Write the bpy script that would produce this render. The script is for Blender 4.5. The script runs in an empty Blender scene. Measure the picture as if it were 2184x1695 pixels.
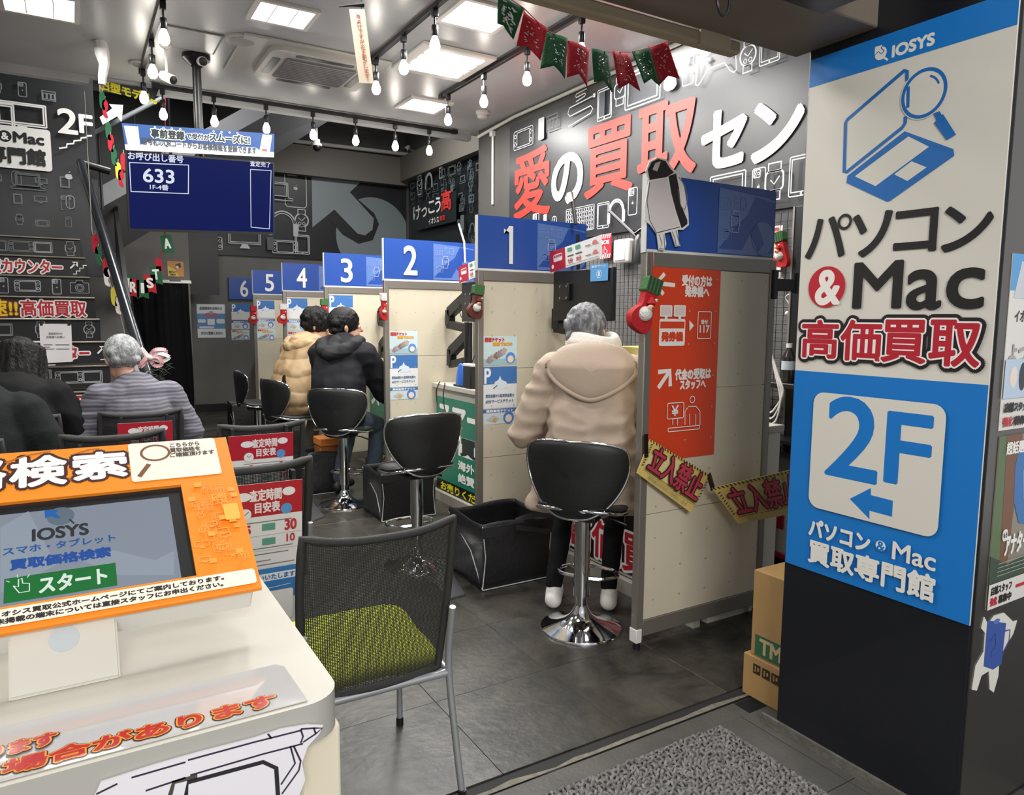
import bpy, bmesh, math, random
from mathutils import Vector, Matrix, noise, geometry
random.seed(7)
SC = bpy.context.scene
COL = SC.collection
# ---------------------------------------------------------------- camera
W, H, FPX = 2184, 1695, 1547.2
YAW, PITCH, ROLL = (math.radians(a) for a in (31.117, 6.286, -0.445))
CAM = Vector((0, 0, 1.5))
fwd = Vector((math.sin(YAW)*math.cos(PITCH), math.cos(YAW)*math.cos(PITCH), -math.sin(PITCH)))
r0 = Vector((math.cos(YAW), -math.sin(YAW), 0)); d0 = fwd.cross(r0)
rgt = r0*math.cos(ROLL)+d0*math.sin(ROLL); dwn = -r0*math.sin(ROLL)+d0*math.cos(ROLL)
cd = bpy.data.cameras.new('camera'); cam = bpy.data.objects.new('camera', cd); COL.objects.link(cam)
cd.sensor_width = 36; cd.lens = FPX/W*36; cd.clip_start = .05
m3 = Matrix((rgt, -dwn, -fwd)).transposed()
cam.matrix_world = Matrix.Translation(CAM) @ m3.to_4x4()
SC.camera = cam
# ---------------------------------------------------------------- world, exposure, lamps
wd = bpy.data.worlds.new('world'); SC.world = wd; wd.use_nodes = True
wd.node_tree.nodes['Background'].inputs[0].default_value = (.93, .96, 1, 1)
wd.node_tree.nodes['Background'].inputs[1].default_value = .6
SC.view_settings.view_transform = 'Standard'; SC.view_settings.look = 'None'
SC.view_settings.gamma = 1; SC.view_settings.use_curve_mapping = False
SC.view_settings.exposure = 0.0
SC.cycles.max_bounces = 8; SC.cycles.transparent_max_bounces = 16
CEIL = 3.45
def area(name, loc, sx, sy, power, col=(1, .985, .96), rot=(0, 0, 0)):
    l = bpy.data.lights.new(name, 'AREA'); l.shape = 'RECTANGLE'; l.size = sx; l.size_y = sy
    l.energy = power; l.color = col
    o = bpy.data.objects.new(name, l); o.location = loc; o.rotation_euler = rot; COL.objects.link(o); return o
PANELS = [(-.08, 5.68, .44, .44), (1.27, 5.02, .4, .36), (2.36, 4.36, .44, .42), (2.53, 5.25, .6, .62), (2.88, 6.39, .42, .4)]
for i, (x, y, sx, sy) in enumerate(PANELS):
    area('ceiling_area_light', (x, y, CEIL-.05), sx, sy, 44)
for x, y in ((.9, 2.7), (2.6, 2.6), (-.6, 3.6), (1.0, 7.9), (3.6, 9.5), (3.4, 4.2)):      # area lights without fixtures; the upper pair added to brighten the stair void
    area('ceiling_area_light', (x, y, CEIL-.04 if y < 7.2 else 4.5), .6, .6, 30 if y < 7.2 else 75)
area('street_fill', (-.6, -3.4, 3.7), 2.4, 1.4, 235, (1, .97, .93), (math.radians(52), 0, math.radians(-16)))   # added area light standing in for light from the street
# ---------------------------------------------------------------- helpers
def lin(h):
    if not isinstance(h, str): return h
    v = [int(h[i:i+2], 16)/255 for i in (0, 2, 4)]
    return tuple(c/12.92 if c <= .04045 else ((c+.055)/1.055)**2.4 for c in v)
MATS = {}
def mat(name, col='888888', rough=.5, metal=0, var=0, vs=8, bump=0, bs=120, emit=0, col2=None, coat=0, spec=.5, stretch=None, alpha=1, trans=0):
    if name in MATS: return MATS[name]
    m = bpy.data.materials.new(name); m.use_nodes = True; nt = m.node_tree; b = nt.nodes['Principled BSDF']
    c = lin(col); b.inputs['Base Color'].default_value = (*c, 1); b.inputs['Roughness'].default_value = rough
    b.inputs['Metallic'].default_value = metal; b.inputs['Coat Weight'].default_value = coat
    b.inputs['Specular IOR Level'].default_value = spec; b.inputs['Alpha'].default_value = alpha
    b.inputs['Transmission Weight'].default_value = trans
    if emit:
        b.inputs['Base Color'].default_value = (*[x*.06 for x in c], 1)
        b.inputs['Emission Color'].default_value = (*c, 1); b.inputs['Emission Strength'].default_value = emit
    if var or col2 or bump:
        tc = nt.nodes.new('ShaderNodeTexCoord'); mp = nt.nodes.new('ShaderNodeMapping'); nt.links.new(tc.outputs['Object'], mp.inputs[0])
        if stretch: mp.inputs['Scale'].default_value = stretch
    if var or col2:
        n = nt.nodes.new('ShaderNodeTexNoise'); n.inputs['Scale'].default_value = vs; n.inputs['Detail'].default_value = 6
        nt.links.new(mp.outputs[0], n.inputs['Vector'])
        r = nt.nodes.new('ShaderNodeValToRGB'); nt.links.new(n.outputs['Fac'], r.inputs[0])
        c2 = lin(col2) if col2 else tuple(min(1, x*(1+var)) for x in c); c1 = c if col2 else tuple(x*(1-var) for x in c)
        r.color_ramp.elements[0].color = (*c1, 1); r.color_ramp.elements[1].color = (*c2, 1)
        r.color_ramp.elements[0].position = .35; r.color_ramp.elements[1].position = .65
        nt.links.new(r.outputs[0], b.inputs['Base Color'])
    if bump:
        n2 = nt.nodes.new('ShaderNodeTexNoise'); n2.inputs['Scale'].default_value = bs; n2.inputs['Detail'].default_value = 4
        nt.links.new(mp.outputs[0], n2.inputs['Vector'])
        bp = nt.nodes.new('ShaderNodeBump'); bp.inputs['Strength'].default_value = bump; bp.inputs['Distance'].default_value = .01
        nt.links.new(n2.outputs['Fac'], bp.inputs['Height']); nt.links.new(bp.outputs[0], b.inputs['Normal'])
    MATS[name] = m; return m
def flat(h):                       # print ink of one colour
    return mat('ink_'+h, h, .45)
def ink(h, rough=.45): return mat('ink_%s_%g' % (h, rough), h, rough)
def thing(name, label=None, cat=None, loc=(0, 0, 0), group=None, rz=0, kind=None):
    o = bpy.data.objects.new(name, None); COL.objects.link(o); o.empty_display_size = .1
    o.matrix_world = Matrix.Translation(loc) @ Matrix.Rotation(rz, 4, 'Z')
    return tag(o, label, cat, group, kind)
def tag(o, label=None, cat=None, group=None, kind=None):
    if label: o['label'] = label
    if cat: o['category'] = cat
    if group: o['group'] = group
    if kind: o['kind'] = kind
    return o
def wm(o):                          # world matrix without a depsgraph update
    return wm(o.parent) @ o.matrix_parent_inverse @ o.matrix_basis if o.parent else o.matrix_basis.copy()
def copy_tree(o, parent=None, label=None, loc=None, rz=None):
    c = o.copy(); COL.objects.link(c); c.parent = parent
    if label: c['label'] = label
    if loc is not None: c.matrix_basis = Matrix.Translation(loc) @ Matrix.Rotation(rz or 0, 4, 'Z')
    for ch in list(o.children): copy_tree(ch, c)
    return c
def ortho(d):
    d = d.normalized(); a = Vector((0, 0, 1)) if abs(d.z) < .9 else Vector((1, 0, 0))
    u = d.cross(a).normalized(); return u, d.cross(u).normalized()
class MB:
    def __init__(s): s.v = []; s.f = []; s.m = []; s.mats = []
    def mi(s, m):
        if m not in s.mats: s.mats.append(m)
        return s.mats.index(m)
    def add(s, vs, fs, m):
        k = len(s.v); i = s.mi(m); s.v += [Vector(p) for p in vs]
        s.f += [tuple(a+k for a in f) for f in fs]; s.m += [i]*len(fs); return s
    def box(s, lo, hi, m, M=None):
        x0, y0, z0 = lo; x1, y1, z1 = hi
        vs = [Vector(p) for p in ((x0,y0,z0),(x1,y0,z0),(x1,y1,z0),(x0,y1,z0),(x0,y0,z1),(x1,y0,z1),(x1,y1,z1),(x0,y1,z1))]
        if M: vs = [M @ p for p in vs]
        return s.add(vs, [(0,3,2,1),(4,5,6,7),(0,1,5,4),(1,2,6,5),(2,3,7,6),(3,0,4,7)], m)
    def bar(s, a, b, w, h, m, up=(0, 0, 1)):                 # box from a to b, w across, h along up
        a, b = Vector(a), Vector(b); d = (b-a); L = d.length; d.normalize(); up = Vector(up)
        u = d.cross(up); u = ortho(d)[0] if u.length < 1e-4 else u.normalized(); v = u.cross(d)
        M = Matrix((d, u, v)).transposed().to_4x4(); M.translation = a
        return s.box((0, -w/2, -h/2), (L, w/2, h/2), m, M)
    def tube(s, pts, r, m, n=10, closed=False, caps=True):
        pts = [Vector(p) for p in pts]; N = len(pts); rs = r if isinstance(r, (list, tuple)) else [r]*N
        vs = []; fs = []; u = None
        for i, p in enumerate(pts):
            a = pts[(i-1) % N] if (i or closed) else p; b = pts[(i+1) % N] if (i < N-1 or closed) else p
            d = (b-a).normalized()
            if u is None: u = ortho(d)[0]
            u = (u-d*u.dot(d)).normalized(); w = d.cross(u)
            vs += [p+(u*math.cos(t)+w*math.sin(t))*rs[i] for t in [2*math.pi*k/n for k in range(n)]]
        R = N if closed else N-1
        for i in range(R):
            for k in range(n):
                a, b = i*n, ((i+1) % N)*n; fs.append((a+k, a+(k+1) % n, b+(k+1) % n, b+k))
        if caps and not closed: fs += [tuple(range(n))[::-1], tuple((N-1)*n+k for k in range(n))]
        return s.add(vs, fs, m)
    def cyl(s, a, b, r, m, n=20): return s.tube([a, b], r if isinstance(r, (list, tuple)) else [r, r], m, n)
    def lathe(s, prof, c, m, n=32, axis=(0, 0, 1)):          # prof: (radius, height) pairs
        ax = Vector(axis).normalized(); u, w = ortho(ax); c = Vector(c); vs = []; fs = []
        for r, z in prof: vs += [c+ax*z+(u*math.cos(t)+w*math.sin(t))*max(r, 1e-5) for t in [2*math.pi*k/n for k in range(n)]]
        for i in range(len(prof)-1):
            for k in range(n): fs.append((i*n+k, (i+1)*n+k, (i+1)*n+(k+1) % n, i*n+(k+1) % n))
        return s.add(vs, fs, m)
    def grid(s, fn, nu, nv, m, closed_u=False):
        vs = [fn(i/(nu if closed_u else nu-1), j/(nv-1)) for j in range(nv) for i in range(nu)]; fs = []
        for j in range(nv-1):
            for i in range(nu if closed_u else nu-1):
                k = (i+1) % nu; fs.append((j*nu+i, j*nu+k, (j+1)*nu+k, (j+1)*nu+i))
        return s.add(vs, fs, m)
    def ball(s, c, r, m, n=16, k=10):
        c = Vector(c); r = Vector(r) if not isinstance(r, (int, float)) else Vector((r, r, r))
        return s.grid(lambda a, b: c+Vector((r.x*math.cos(2*math.pi*a)*math.sin(math.pi*b), r.y*math.sin(2*math.pi*a)*math.sin(math.pi*b), -r.z*math.cos(math.pi*b))), n, k, m, True)
    def prism(s, poly, F, t0, t1, m, mside=None):            # 2-D outline in frame F extruded along its normal
        n = len(poly); vs = [F.P(a, b, t0) for a, b in poly]+[F.P(a, b, t1) for a, b in poly]
        tr = geometry.tessellate_polygon([[Vector((a, b, 0)) for a, b in poly]])
        s.add(vs, [tuple(x+n for x in t) for t in tr]+[t[::-1] for t in tr], m)
        return s.add(vs, [(i, (i+1) % n, (i+1) % n+n, i+n) for i in range(n)], mside or m)
    def build(s, name, parent=None, bevel=0, smooth=40, seg=2, merge=False, subsurf=0):
        me = bpy.data.meshes.new(name)
        inv = wm(parent).inverted() if parent else None
        vs = [inv @ p for p in s.v] if inv else s.v
        me.from_pydata([tuple(p) for p in vs], [], s.f)
        for m in s.mats: me.materials.append(m)
        me.polygons.foreach_set('material_index', s.m)
        bm = bmesh.new(); bm.from_mesh(me)
        if merge: bmesh.ops.remove_doubles(bm, verts=bm.verts, dist=1e-5)
        if not getattr(s, 'raw', 0): bmesh.ops.recalc_face_normals(bm, faces=bm.faces)
        bm.to_mesh(me); bm.free()
        if smooth: me.shade_smooth(); me.set_sharp_from_angle(angle=math.radians(smooth))
        o = bpy.data.objects.new(name, me); COL.objects.link(o)
        if parent: o.parent = parent
        if bevel:
            b = o.modifiers.new('bevel', 'BEVEL'); b.width = bevel; b.segments = seg; b.limit_method = 'ANGLE'; b.angle_limit = .6
        if subsurf: q = o.modifiers.new('sub', 'SUBSURF'); q.levels = q.render_levels = subsurf
        return o
def ray(px, py):
    return rgt*((px-W/2)/FPX)+dwn*((py-H/2)/FPX)+fwd
def onz(px, py, z=0): d = ray(px, py); return CAM+d*((z-CAM.z)/d.z)
def onx(px, py, x): d = ray(px, py); return CAM+d*((x-CAM.x)/d.x)
def ony(px, py, y): d = ray(px, py); return CAM+d*((y-CAM.y)/d.y)
class Frame:
    def __init__(s, o, u, v): s.o = Vector(o); s.u = Vector(u).normalized(); s.v = Vector(v).normalized(); s.n = s.u.cross(s.v).normalized()
    def P(s, a, b, t=0): return s.o+s.u*a+s.v*b+s.n*t
    def q(s, px, py):               # where the sight line through a photo pixel meets this surface
        d = ray(px, py); p = CAM+d*((s.o-CAM).dot(s.n)/d.dot(s.n))-s.o; return (p.dot(s.u), p.dot(s.v))
def FX(x): return Frame((x, 0, 0), (0, -1, 0), (0, 0, 1))     # faces -X: a = -Y, b = Z
def FY(y): return Frame((0, y, 0), (1, 0, 0), (0, 0, 1))      # faces -Y: a = X, b = Z
_tc = {}
def glyphs(body, off=0, shear=0, space=1):
    k = (body, off, shear, space)
    if k not in _tc:
        c = bpy.data.curves.new('t', 'FONT'); c.body = body; c.offset = off; c.shear = shear; c.space_character = space; c.resolution_u = 5
        o = bpy.data.objects.new('t', c); COL.objects.link(o); bpy.context.view_layer.update()
        me = bpy.data.meshes.new_from_object(o.evaluated_get(bpy.context.evaluated_depsgraph_get()))
        vs = [(p.co.x, p.co.y) for p in me.vertices]; fs = [tuple(p.vertices) for p in me.polygons]
        bpy.data.objects.remove(o); bpy.data.curves.remove(c); bpy.data.meshes.remove(me)
        xs = [a for a, _ in vs] or [0, 1]; ys = [b for _, b in vs] or [0, 1]
        _tc[k] = (vs, fs, min(xs), min(ys), max(xs)-min(xs) or 1, max(ys)-min(ys) or 1)
    return _tc[k]
class Print:                        # flat printing: several inks gathered into one thin mesh on a surface
    def __init__(s, F, t=.0012, step=.0004): s.F = F; s.eps = step*.12; s.mb = MB(); s.mb.raw = 1; s.t = t; s.step = step
    def up(s): s.t += s.step; return s
    def poly(s, pts, c, rough=.45):
        tr = geometry.tessellate_polygon([[Vector((a, b, 0)) for a, b in pts]])
        fs = []
        for t in tr:
            (ax, ay), (bx, by), (cx, cy) = (pts[i] for i in t)
            fs.append(t if (bx-ax)*(cy-ay)-(by-ay)*(cx-ax) > 0 else t[::-1])
        s.mb.add([s.F.P(a, b, s.t) for a, b in pts], fs, ink(c, rough) if isinstance(c, str) else c); return s.up()
    def rect(s, x0, y0, x1, y1, c, r=0, rough=.45):
        return s.poly(rrect(x0, y0, x1, y1, r), c, rough)
    def quad(s, a, b, c): return s.rect(min(a[0], b[0]), min(a[1], b[1]), max(a[0], b[0]), max(a[1], b[1]), c)
    def circ(s, x, y, r, c, ry=None, n=28): return s.poly([(x+r*math.cos(2*math.pi*i/n), y+(ry or r)*math.sin(2*math.pi*i/n)) for i in range(n)], c)
    def line(s, pts, w, c, closed=False, cap=True):
        P = [Vector((a, b, 0)) for a, b in pts]; N = len(P); vs = []; fs = []
        if closed:
            for i in range(N):
                d1 = (P[i]-P[i-1]).normalized(); d2 = (P[(i+1) % N]-P[i]).normalized(); d = d1+d2
                d = d2 if d.length < 1e-6 else d.normalized(); nn = Vector((-d.y, d.x, 0)); k = w/2/max(.35, nn.dot(Vector((-d1.y, d1.x, 0))))
                vs += [P[i]+nn*k, P[i]-nn*k]
            fs = [(2*i+1, 2*((i+1) % N)+1, 2*((i+1) % N), 2*i) for i in range(N)]
        else:
            for i in range(N):
                d = P[min(i+1, N-1)]-P[max(i-1, 0)]; d = Vector((1, 0, 0)) if d.length < 1e-9 else d.normalized(); nn = Vector((-d.y, d.x, 0)); vs += [P[i]+nn*w/2, P[i]-nn*w/2]
            fs = [(2*i+1, 2*i+3, 2*i+2, 2*i) for i in range(N-1)]
        s.mb.add([s.F.P(p.x, p.y, s.t) for p in vs], fs, ink(c) if isinstance(c, str) else c); return s
    def orect(s, x0, y0, x1, y1, w, c, r=0): return s.line(rrect(x0, y0, x1, y1, r), w, c, True)
    def ring(s, x, y, r, w, c, a0=0, a1=360, n=30, ry=None):
        full = a1-a0 >= 360; k = n if full else n+1
        return s.line([(x+r*math.cos(math.radians(a0+(a1-a0)*i/n)), y+(ry or r)*math.sin(math.radians(a0+(a1-a0)*i/n))) for i in range(k)], w, c, full)
    def text(s, body, a, b, c, bold=0, out=(), shear=0, space=1, up=True, skew=None, fit=True):
        # body fitted into the box a (lower left) to b (upper right); out: (radius, colour) rims, widest first
        vs, fs, mx, my, w, h = glyphs(body, 0, shear, space)
        (x0, y0), (x1, y1) = a, b; kx = (x1-x0)/w; ky = (y1-y0)/h
        if not fit: kx = ky
        for r, cc in list(out)+[(0, c)]:
            rr = r+bold; n = 1 if rr < 1e-6 else 8 if not r else (8 if rr < .0035 else 12 if rr < .009 else 22)
            for i in range(n):
                dx = rr*math.cos(2*math.pi*(i+.5)/n) if n > 1 else 0; dy = rr*math.sin(2*math.pi*(i+.5)/n) if n > 1 else 0
                pp = []
                for p, q in vs:
                    X = x0+(p-mx)*kx+dx; Y = y0+(q-my)*ky+dy
                    if skew: Y += skew*(X-x0)
                    pp.append(s.F.P(X, Y, s.t+(i % 12)*s.eps+(.5*s.eps if i > 11 else 0)))
                s.mb.add(pp, fs, ink(cc) if isinstance(cc, str) else cc)
            if up: s.t += s.step*1.4
        return s
    def build(s, name, parent=None): return s.mb.build(name, parent, smooth=0)
def rrect(x0, y0, x1, y1, r=0, n=5):
    if r <= 0: return [(x0, y0), (x1, y0), (x1, y1), (x0, y1)]
    o = []
    for cx, cy, a in ((x1-r, y0+r, -90), (x1-r, y1-r, 0), (x0+r, y1-r, 90), (x0+r, y0+r, 180)):
        o += [(cx+r*math.cos(math.radians(a+90*i/n)), cy+r*math.sin(math.radians(a+90*i/n))) for i in range(n+1)]
    return o
def sheet(name, F, x0, y0, x1, y1, c, th=.0015, parent=None, r=0, off=0, rough=.4):   # a real sheet with thickness
    return MB().prism(rrect(x0, y0, x1, y1, r), F, off, off+th, ink(c, rough) if isinstance(c, str) else c).build(name, parent, smooth=0)
# ---- line drawings of gadgets for the printed walls (centre x, y; height h)
def apple(p, x, y, h, c):
    s = h/2
    pts = []
    for i in range(40):
        t = 2*math.pi*i/40; r = s*.62*(1-.10*math.cos(2*t)); pts.append((x+r*1.0*math.sin(t), y-.18*s+r*math.cos(t)-.10*s*math.exp(-((math.sin(t))/.3)**2)*(1 if math.cos(t) > 0 else -.5)))
    bite = [(a, b) for a, b in pts if (a-x-.72*s)**2+(b-y+.02*s)**2 > (.30*s)**2]
    p.poly(bite, c); p.poly([(x-.02*s, y+.52*s), (x+.06*s, y+.78*s), (x+.3*s, y+.95*s), (x+.26*s, y+.7*s)], c)
def gadget(p, kind, x, y, h, c, w=.004, c2=None):
    s = h/2; R = lambda a, b, e, f, r=0, ww=w: p.orect(x+a*s, y+b*s, x+e*s, y+f*s, ww, c, r*s)
    if kind == 'phone':
        R(-.5, -1, .5, 1, .15); R(-.4, .45, .1, .92, .08)
        for q in ((-.27, .8), (-.27, .57), (-.03, .68)): p.ring(x+q[0]*s, y+q[1]*s, .08*s, w*.7, c, n=10)
        apple(p, x, y-.1*s, .3*s, c)
    elif kind == 'console':
        R(-2, -1, 2, 1, .25); R(-1.3, -.8, 1.3, .8, .05)
        for q in (-1.65, 1.65):
            p.ring(x+q*s, y+.45*s*(1 if q < 0 else -1), .2*s, w, c, n=12)
            for k in range(4): p.circ(x+q*s+.2*s*math.cos(k*1.5708), y-.4*s*(1 if q < 0 else -1)+.2*s*math.sin(k*1.5708), .09*s, c, n=8)
    elif kind == 'monitor':
        R(-1.5, -.55, 1.5, 1, .05); R(-1.35, -.4, 1.35, .88); p.poly([(x-.25*s, y-.58*s), (x+.25*s, y-.58*s), (x+.5*s, y-1*s), (x-.5*s, y-1*s)], c)
    elif kind == 'laptop':
        R(-1.2, -.5, 1.2, 1, .1); R(-1.05, -.38, 1.05, .85); p.line([(x-1.7*s, y-.6*s), (x-1.2*s, y-.5*s), (x+1.2*s, y-.5*s), (x+1.7*s, y-.6*s), (x+1.7*s, y-.8*s), (x-1.7*s, y-.8*s), (x-1.7*s, y-.6*s)], w, c)
    elif kind == 'watch':
        R(-.6, -.5, .6, .55, .25, w*1.5); R(-.42, .55, .42, 1); R(-.42, -1, .42, -.5); p.line([(x-.25*s, y+.1*s), (x, y-.15*s), (x+.35*s, y+.25*s)], w, c)
    elif kind == 'roundwatch':
        p.ring(x, y, .62*s, w*1.6, c); R(-.35, .62, .35, 1); R(-.35, -1, .35, -.62); p.line([(x-.3*s, y+.2*s), (x, y-.05*s), (x+.35*s, y+.3*s)], w, c)
        for q in (-.2, .2): p.ring(x+q*s, y-.3*s, .13*s, w*.7, c, n=10)
    elif kind == 'tablet':
        R(-.75, -1, .75, 1, .1); R(-.62, -.8, .62, .85); p.ring(x, y-.9*s, .05*s, w*.7, c, n=8)
    elif kind == 'widetablet':
        R(-1.5, -1, 1.5, 1, .12); R(-1.25, -.8, 1.25, .8)
    elif kind == 'mouse':
        R(-.55, -1, .55, 1, .5); p.line([(x, y+1*s), (x, y+.3*s)], w, c); p.ring(x, y+.55*s, .1*s, w, c, n=8)
    elif kind == 'headphones':
        p.ring(x, y, .8*s, w*1.6, c, 0, 180); p.ring(x, y, .66*s, w, c, 0, 180)
        for q in (-1, 1): p.rect(x+(q*.8-.16)*s, y-.75*s, x+(q*.8+.16)*s, y+.05*s, c, .1*s)
    elif kind == 'keyboard':
        R(-2, -1, 2, 1, .1)
        for j in range(5):
            for i in range(12): p.orect(x+(-1.9+i*.32)*s, y+(-.9+j*.37)*s, x+(-1.9+i*.32+.25)*s, y+(-.9+j*.37+.28)*s, w*.7, c)
    elif kind == 'pad':
        p.line([(x+a*s, y+b*s) for a, b in ((-1.7, -.9), (-1.5, -1), (-1.2, -.8), (-.7, -.2), (.7, -.2), (1.2, -.8), (1.5, -1), (1.7, -.9), (1.6, 0), (1.3, .75), (.9, .9), (-.9, .9), (-1.3, .75), (-1.6, 0))], w, c, True)
        p.rect(x-1.15*s, y+.32*s, x-.6*s, y+.48*s, c).rect(x-.95*s, y+.12*s, x-.8*s, y+.68*s, c)
        for k in range(4): p.circ(x+.9*s+.24*s*math.cos(k*1.5708), y+.4*s+.24*s*math.sin(k*1.5708), .1*s, c, n=8)
    elif kind == 'cable':
        p.line([(x+a*s, y+b*s) for a, b in ((1.8, .9), (-1.6, .7), (-1.8, .3), (-1.5, 0), (1.4, .2), (1.7, -.1), (1.4, -.4), (-1.7, -.8))], w*1.4, c); p.rect(x+1.7*s, y+.75*s, x+2*s, y+1.05*s, c)
    elif kind == 'camera':
        R(-1.1, -.8, 1.1, .6, .1); p.ring(x, y-.1*s, .5*s, w, c); p.ring(x, y-.1*s, .3*s, w, c); R(-.4, .6, .4, .95)
    elif kind == 'slab':
        p.rect(x-.5*s, y-s, x+.5*s, y+s, c, .1*s); 
    elif kind == 'board':
        R(-1.3, -1, 1.3, 1)
        for j in range(3): R(-1.1+j*.8, -.7, -.5+j*.8, .5)
KINDS = ['phone', 'console', 'monitor', 'laptop', 'watch', 'tablet', 'mouse', 'headphones', 'camera', 'board', 'widetablet', 'roundwatch', 'slab']
def gadget_field(p, x0, y0, x1, y1, cell, c, w, rnd, skip=None, fill=1):
    y = y0+cell*.5
    while y < y1:
        x = x0+cell*.5
        while x < x1:
            k = rnd.choice(KINDS); hh = cell*rnd.uniform(.45, .72)
            if k in ('console', 'keyboard', 'laptop', 'monitor', 'widetablet', 'board', 'camera'): hh *= .62
            if rnd.random() < fill and not (skip and skip(x, y)): gadget(p, k, x+rnd.uniform(-.08, .08)*cell, y+rnd.uniform(-.08, .08)*cell, hh, c, w)
            x += cell
        y += cell
# ================================================================ setting
def box4(F, pl, pr, pt, pb):        # a box on surface F given by photo extents (measured through its centre)
    cy, cx = (pt+pb)/2, (pl+pr)/2
    return (F.q(pl, cy)[0], F.q(cx, pb)[1]), (F.q(pr, cy)[0], F.q(cx, pt)[1])
def wood_like(): pass
def slate():
    m = bpy.data.materials.new('slate_tile'); m.use_nodes = True; nt = m.node_tree; b = nt.nodes['Principled BSDF']; L = nt.links.new; N = nt.nodes.new
    g = N('ShaderNodeNewGeometry'); oi = N('ShaderNodeObjectInfo'); ad = N('ShaderNodeVectorMath'); ad.operation = 'ADD'
    sc = N('ShaderNodeVectorMath'); sc.operation = 'SCALE'; sc.inputs['Scale'].default_value = 37
    cx = N('ShaderNodeCombineXYZ'); L(oi.outputs['Random'], cx.inputs[0]); L(oi.outputs['Random'], cx.inputs[1]); L(cx.outputs[0], sc.inputs[0])
    L(g.outputs['Position'], ad.inputs[0]); L(sc.outputs[0], ad.inputs[1])
    n = N('ShaderNodeTexNoise'); n.inputs['Scale'].default_value = 4.2; n.inputs['Detail'].default_value = 14; n.inputs['Roughness'].default_value = .76; n.inputs['Distortion'].default_value = .6; L(ad.outputs[0], n.inputs['Vector'])
    r = N('ShaderNodeValToRGB'); L(n.outputs['Fac'], r.inputs[0]); e = r.color_ramp.elements
    e[0].position = .36; e[0].color = (*lin('181817'), 1); e[1].position = .66; e[1].color = (*lin('4c4840'), 1)
    mx = N('ShaderNodeMix'); mx.data_type = 'RGBA'; mx.blend_type = 'MULTIPLY'; mx.inputs['Factor'].default_value = 1
    r2 = N('ShaderNodeMapRange'); L(oi.outputs['Random'], r2.inputs['Value']); r2.inputs['To Min'].default_value = .82; r2.inputs['To Max'].default_value = 1.12
    c2 = N('ShaderNodeCombineXYZ'); [L(r2.outputs[0], c2.inputs[i]) for i in range(3)]
    L(r.outputs[0], mx.inputs['A']); L(c2.outputs[0], mx.inputs['B']); L(mx.outputs['Result'], b.inputs['Base Color'])
    n2 = N('ShaderNodeTexNoise'); n2.inputs['Scale'].default_value = 26; n2.inputs['Detail'].default_value = 8; L(ad.outputs[0], n2.inputs['Vector'])
    bp = N('ShaderNodeBump'); bp.inputs['Strength'].default_value = .35; bp.inputs['Distance'].default_value = .006; L(n2.outputs['Fac'], bp.inputs['Height']); L(bp.outputs[0], b.inputs['Normal'])
    rr = N('ShaderNodeMapRange'); L(n.outputs['Fac'], rr.inputs['Value']); rr.inputs['To Min'].default_value = .5; rr.inputs['To Max'].default_value = .3; L(rr.outputs[0], b.inputs['Roughness'])
    return m
M_SLATE = slate()
M_JOINT = mat('floor_joint', '21201f', .8)
M_CEIL = mat('ceiling_paint', 'b2b4b6', .3, var=.04, vs=3)
M_VOID = mat('void_paint', '8a8986', .6)
M_DGREY = mat('dark_wall_film', '333437', .34, var=.05, vs=4)
M_GREYW = mat('grey_wall', '6b6966', .6, var=.05, vs=5, bump=.1, bs=300)
M_CHAR = mat('charcoal_film', '25272a', .4)
M_BEAM = mat('beam_metal', '6e6458', .5, var=.06, vs=6)
M_BLACK = mat('black_plastic', '131315', .42)
M_BLACKM = mat('black_metal', '17171a', .35)
M_WHITEP = mat('white_plastic', 'dcdad4', .4)
M_GREYP = mat('grey_plastic', 'aaa8a4', .45)
M_CHROME = mat('chrome', 'd9dadc', .07, 1)
M_ALU = mat('aluminium', '8c877e', .42, .55)
M_STEEL = mat('brushed_steel', '9fa2a6', .3, .9)
M_DIFF = mat('lit_diffuser', 'fff8ee', .5, emit=6)
M_BULB = mat('lit_bulb', 'fff6e6', .5, emit=16)
def struct(name, mb, parent=None, **k):
    o = mb.build(name, parent, **k)
    if not parent: o['kind'] = 'structure'
    return o
# floor with its slate tiles
fl = struct('floor', MB().box((-1.6, 1.86, -.1), (5.2, 12.2, -.006), M_JOINT))
TW = .525; tx0, ty0 = 1.145-5*TW, 1.935
tm = None; rt = random.Random(3)
for i in range(11):
    for j in range(20):
        x, y = tx0+i*TW, ty0+j*TW
        if x+TW > 3.95 or (y > 9.5 and (x < 0 or x > 3)): continue
        if tm is None:
            tm = MB().box((.0006, .0006, -.006), (TW-.0006, TW-.0006, 0), M_SLATE).build('floor_tile', fl, bevel=.0012, smooth=0, seg=1); o = tm
        else: o = tm.copy(); COL.objects.link(o)
        o.location = (x, y, -rt.random()*.0006)
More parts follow.
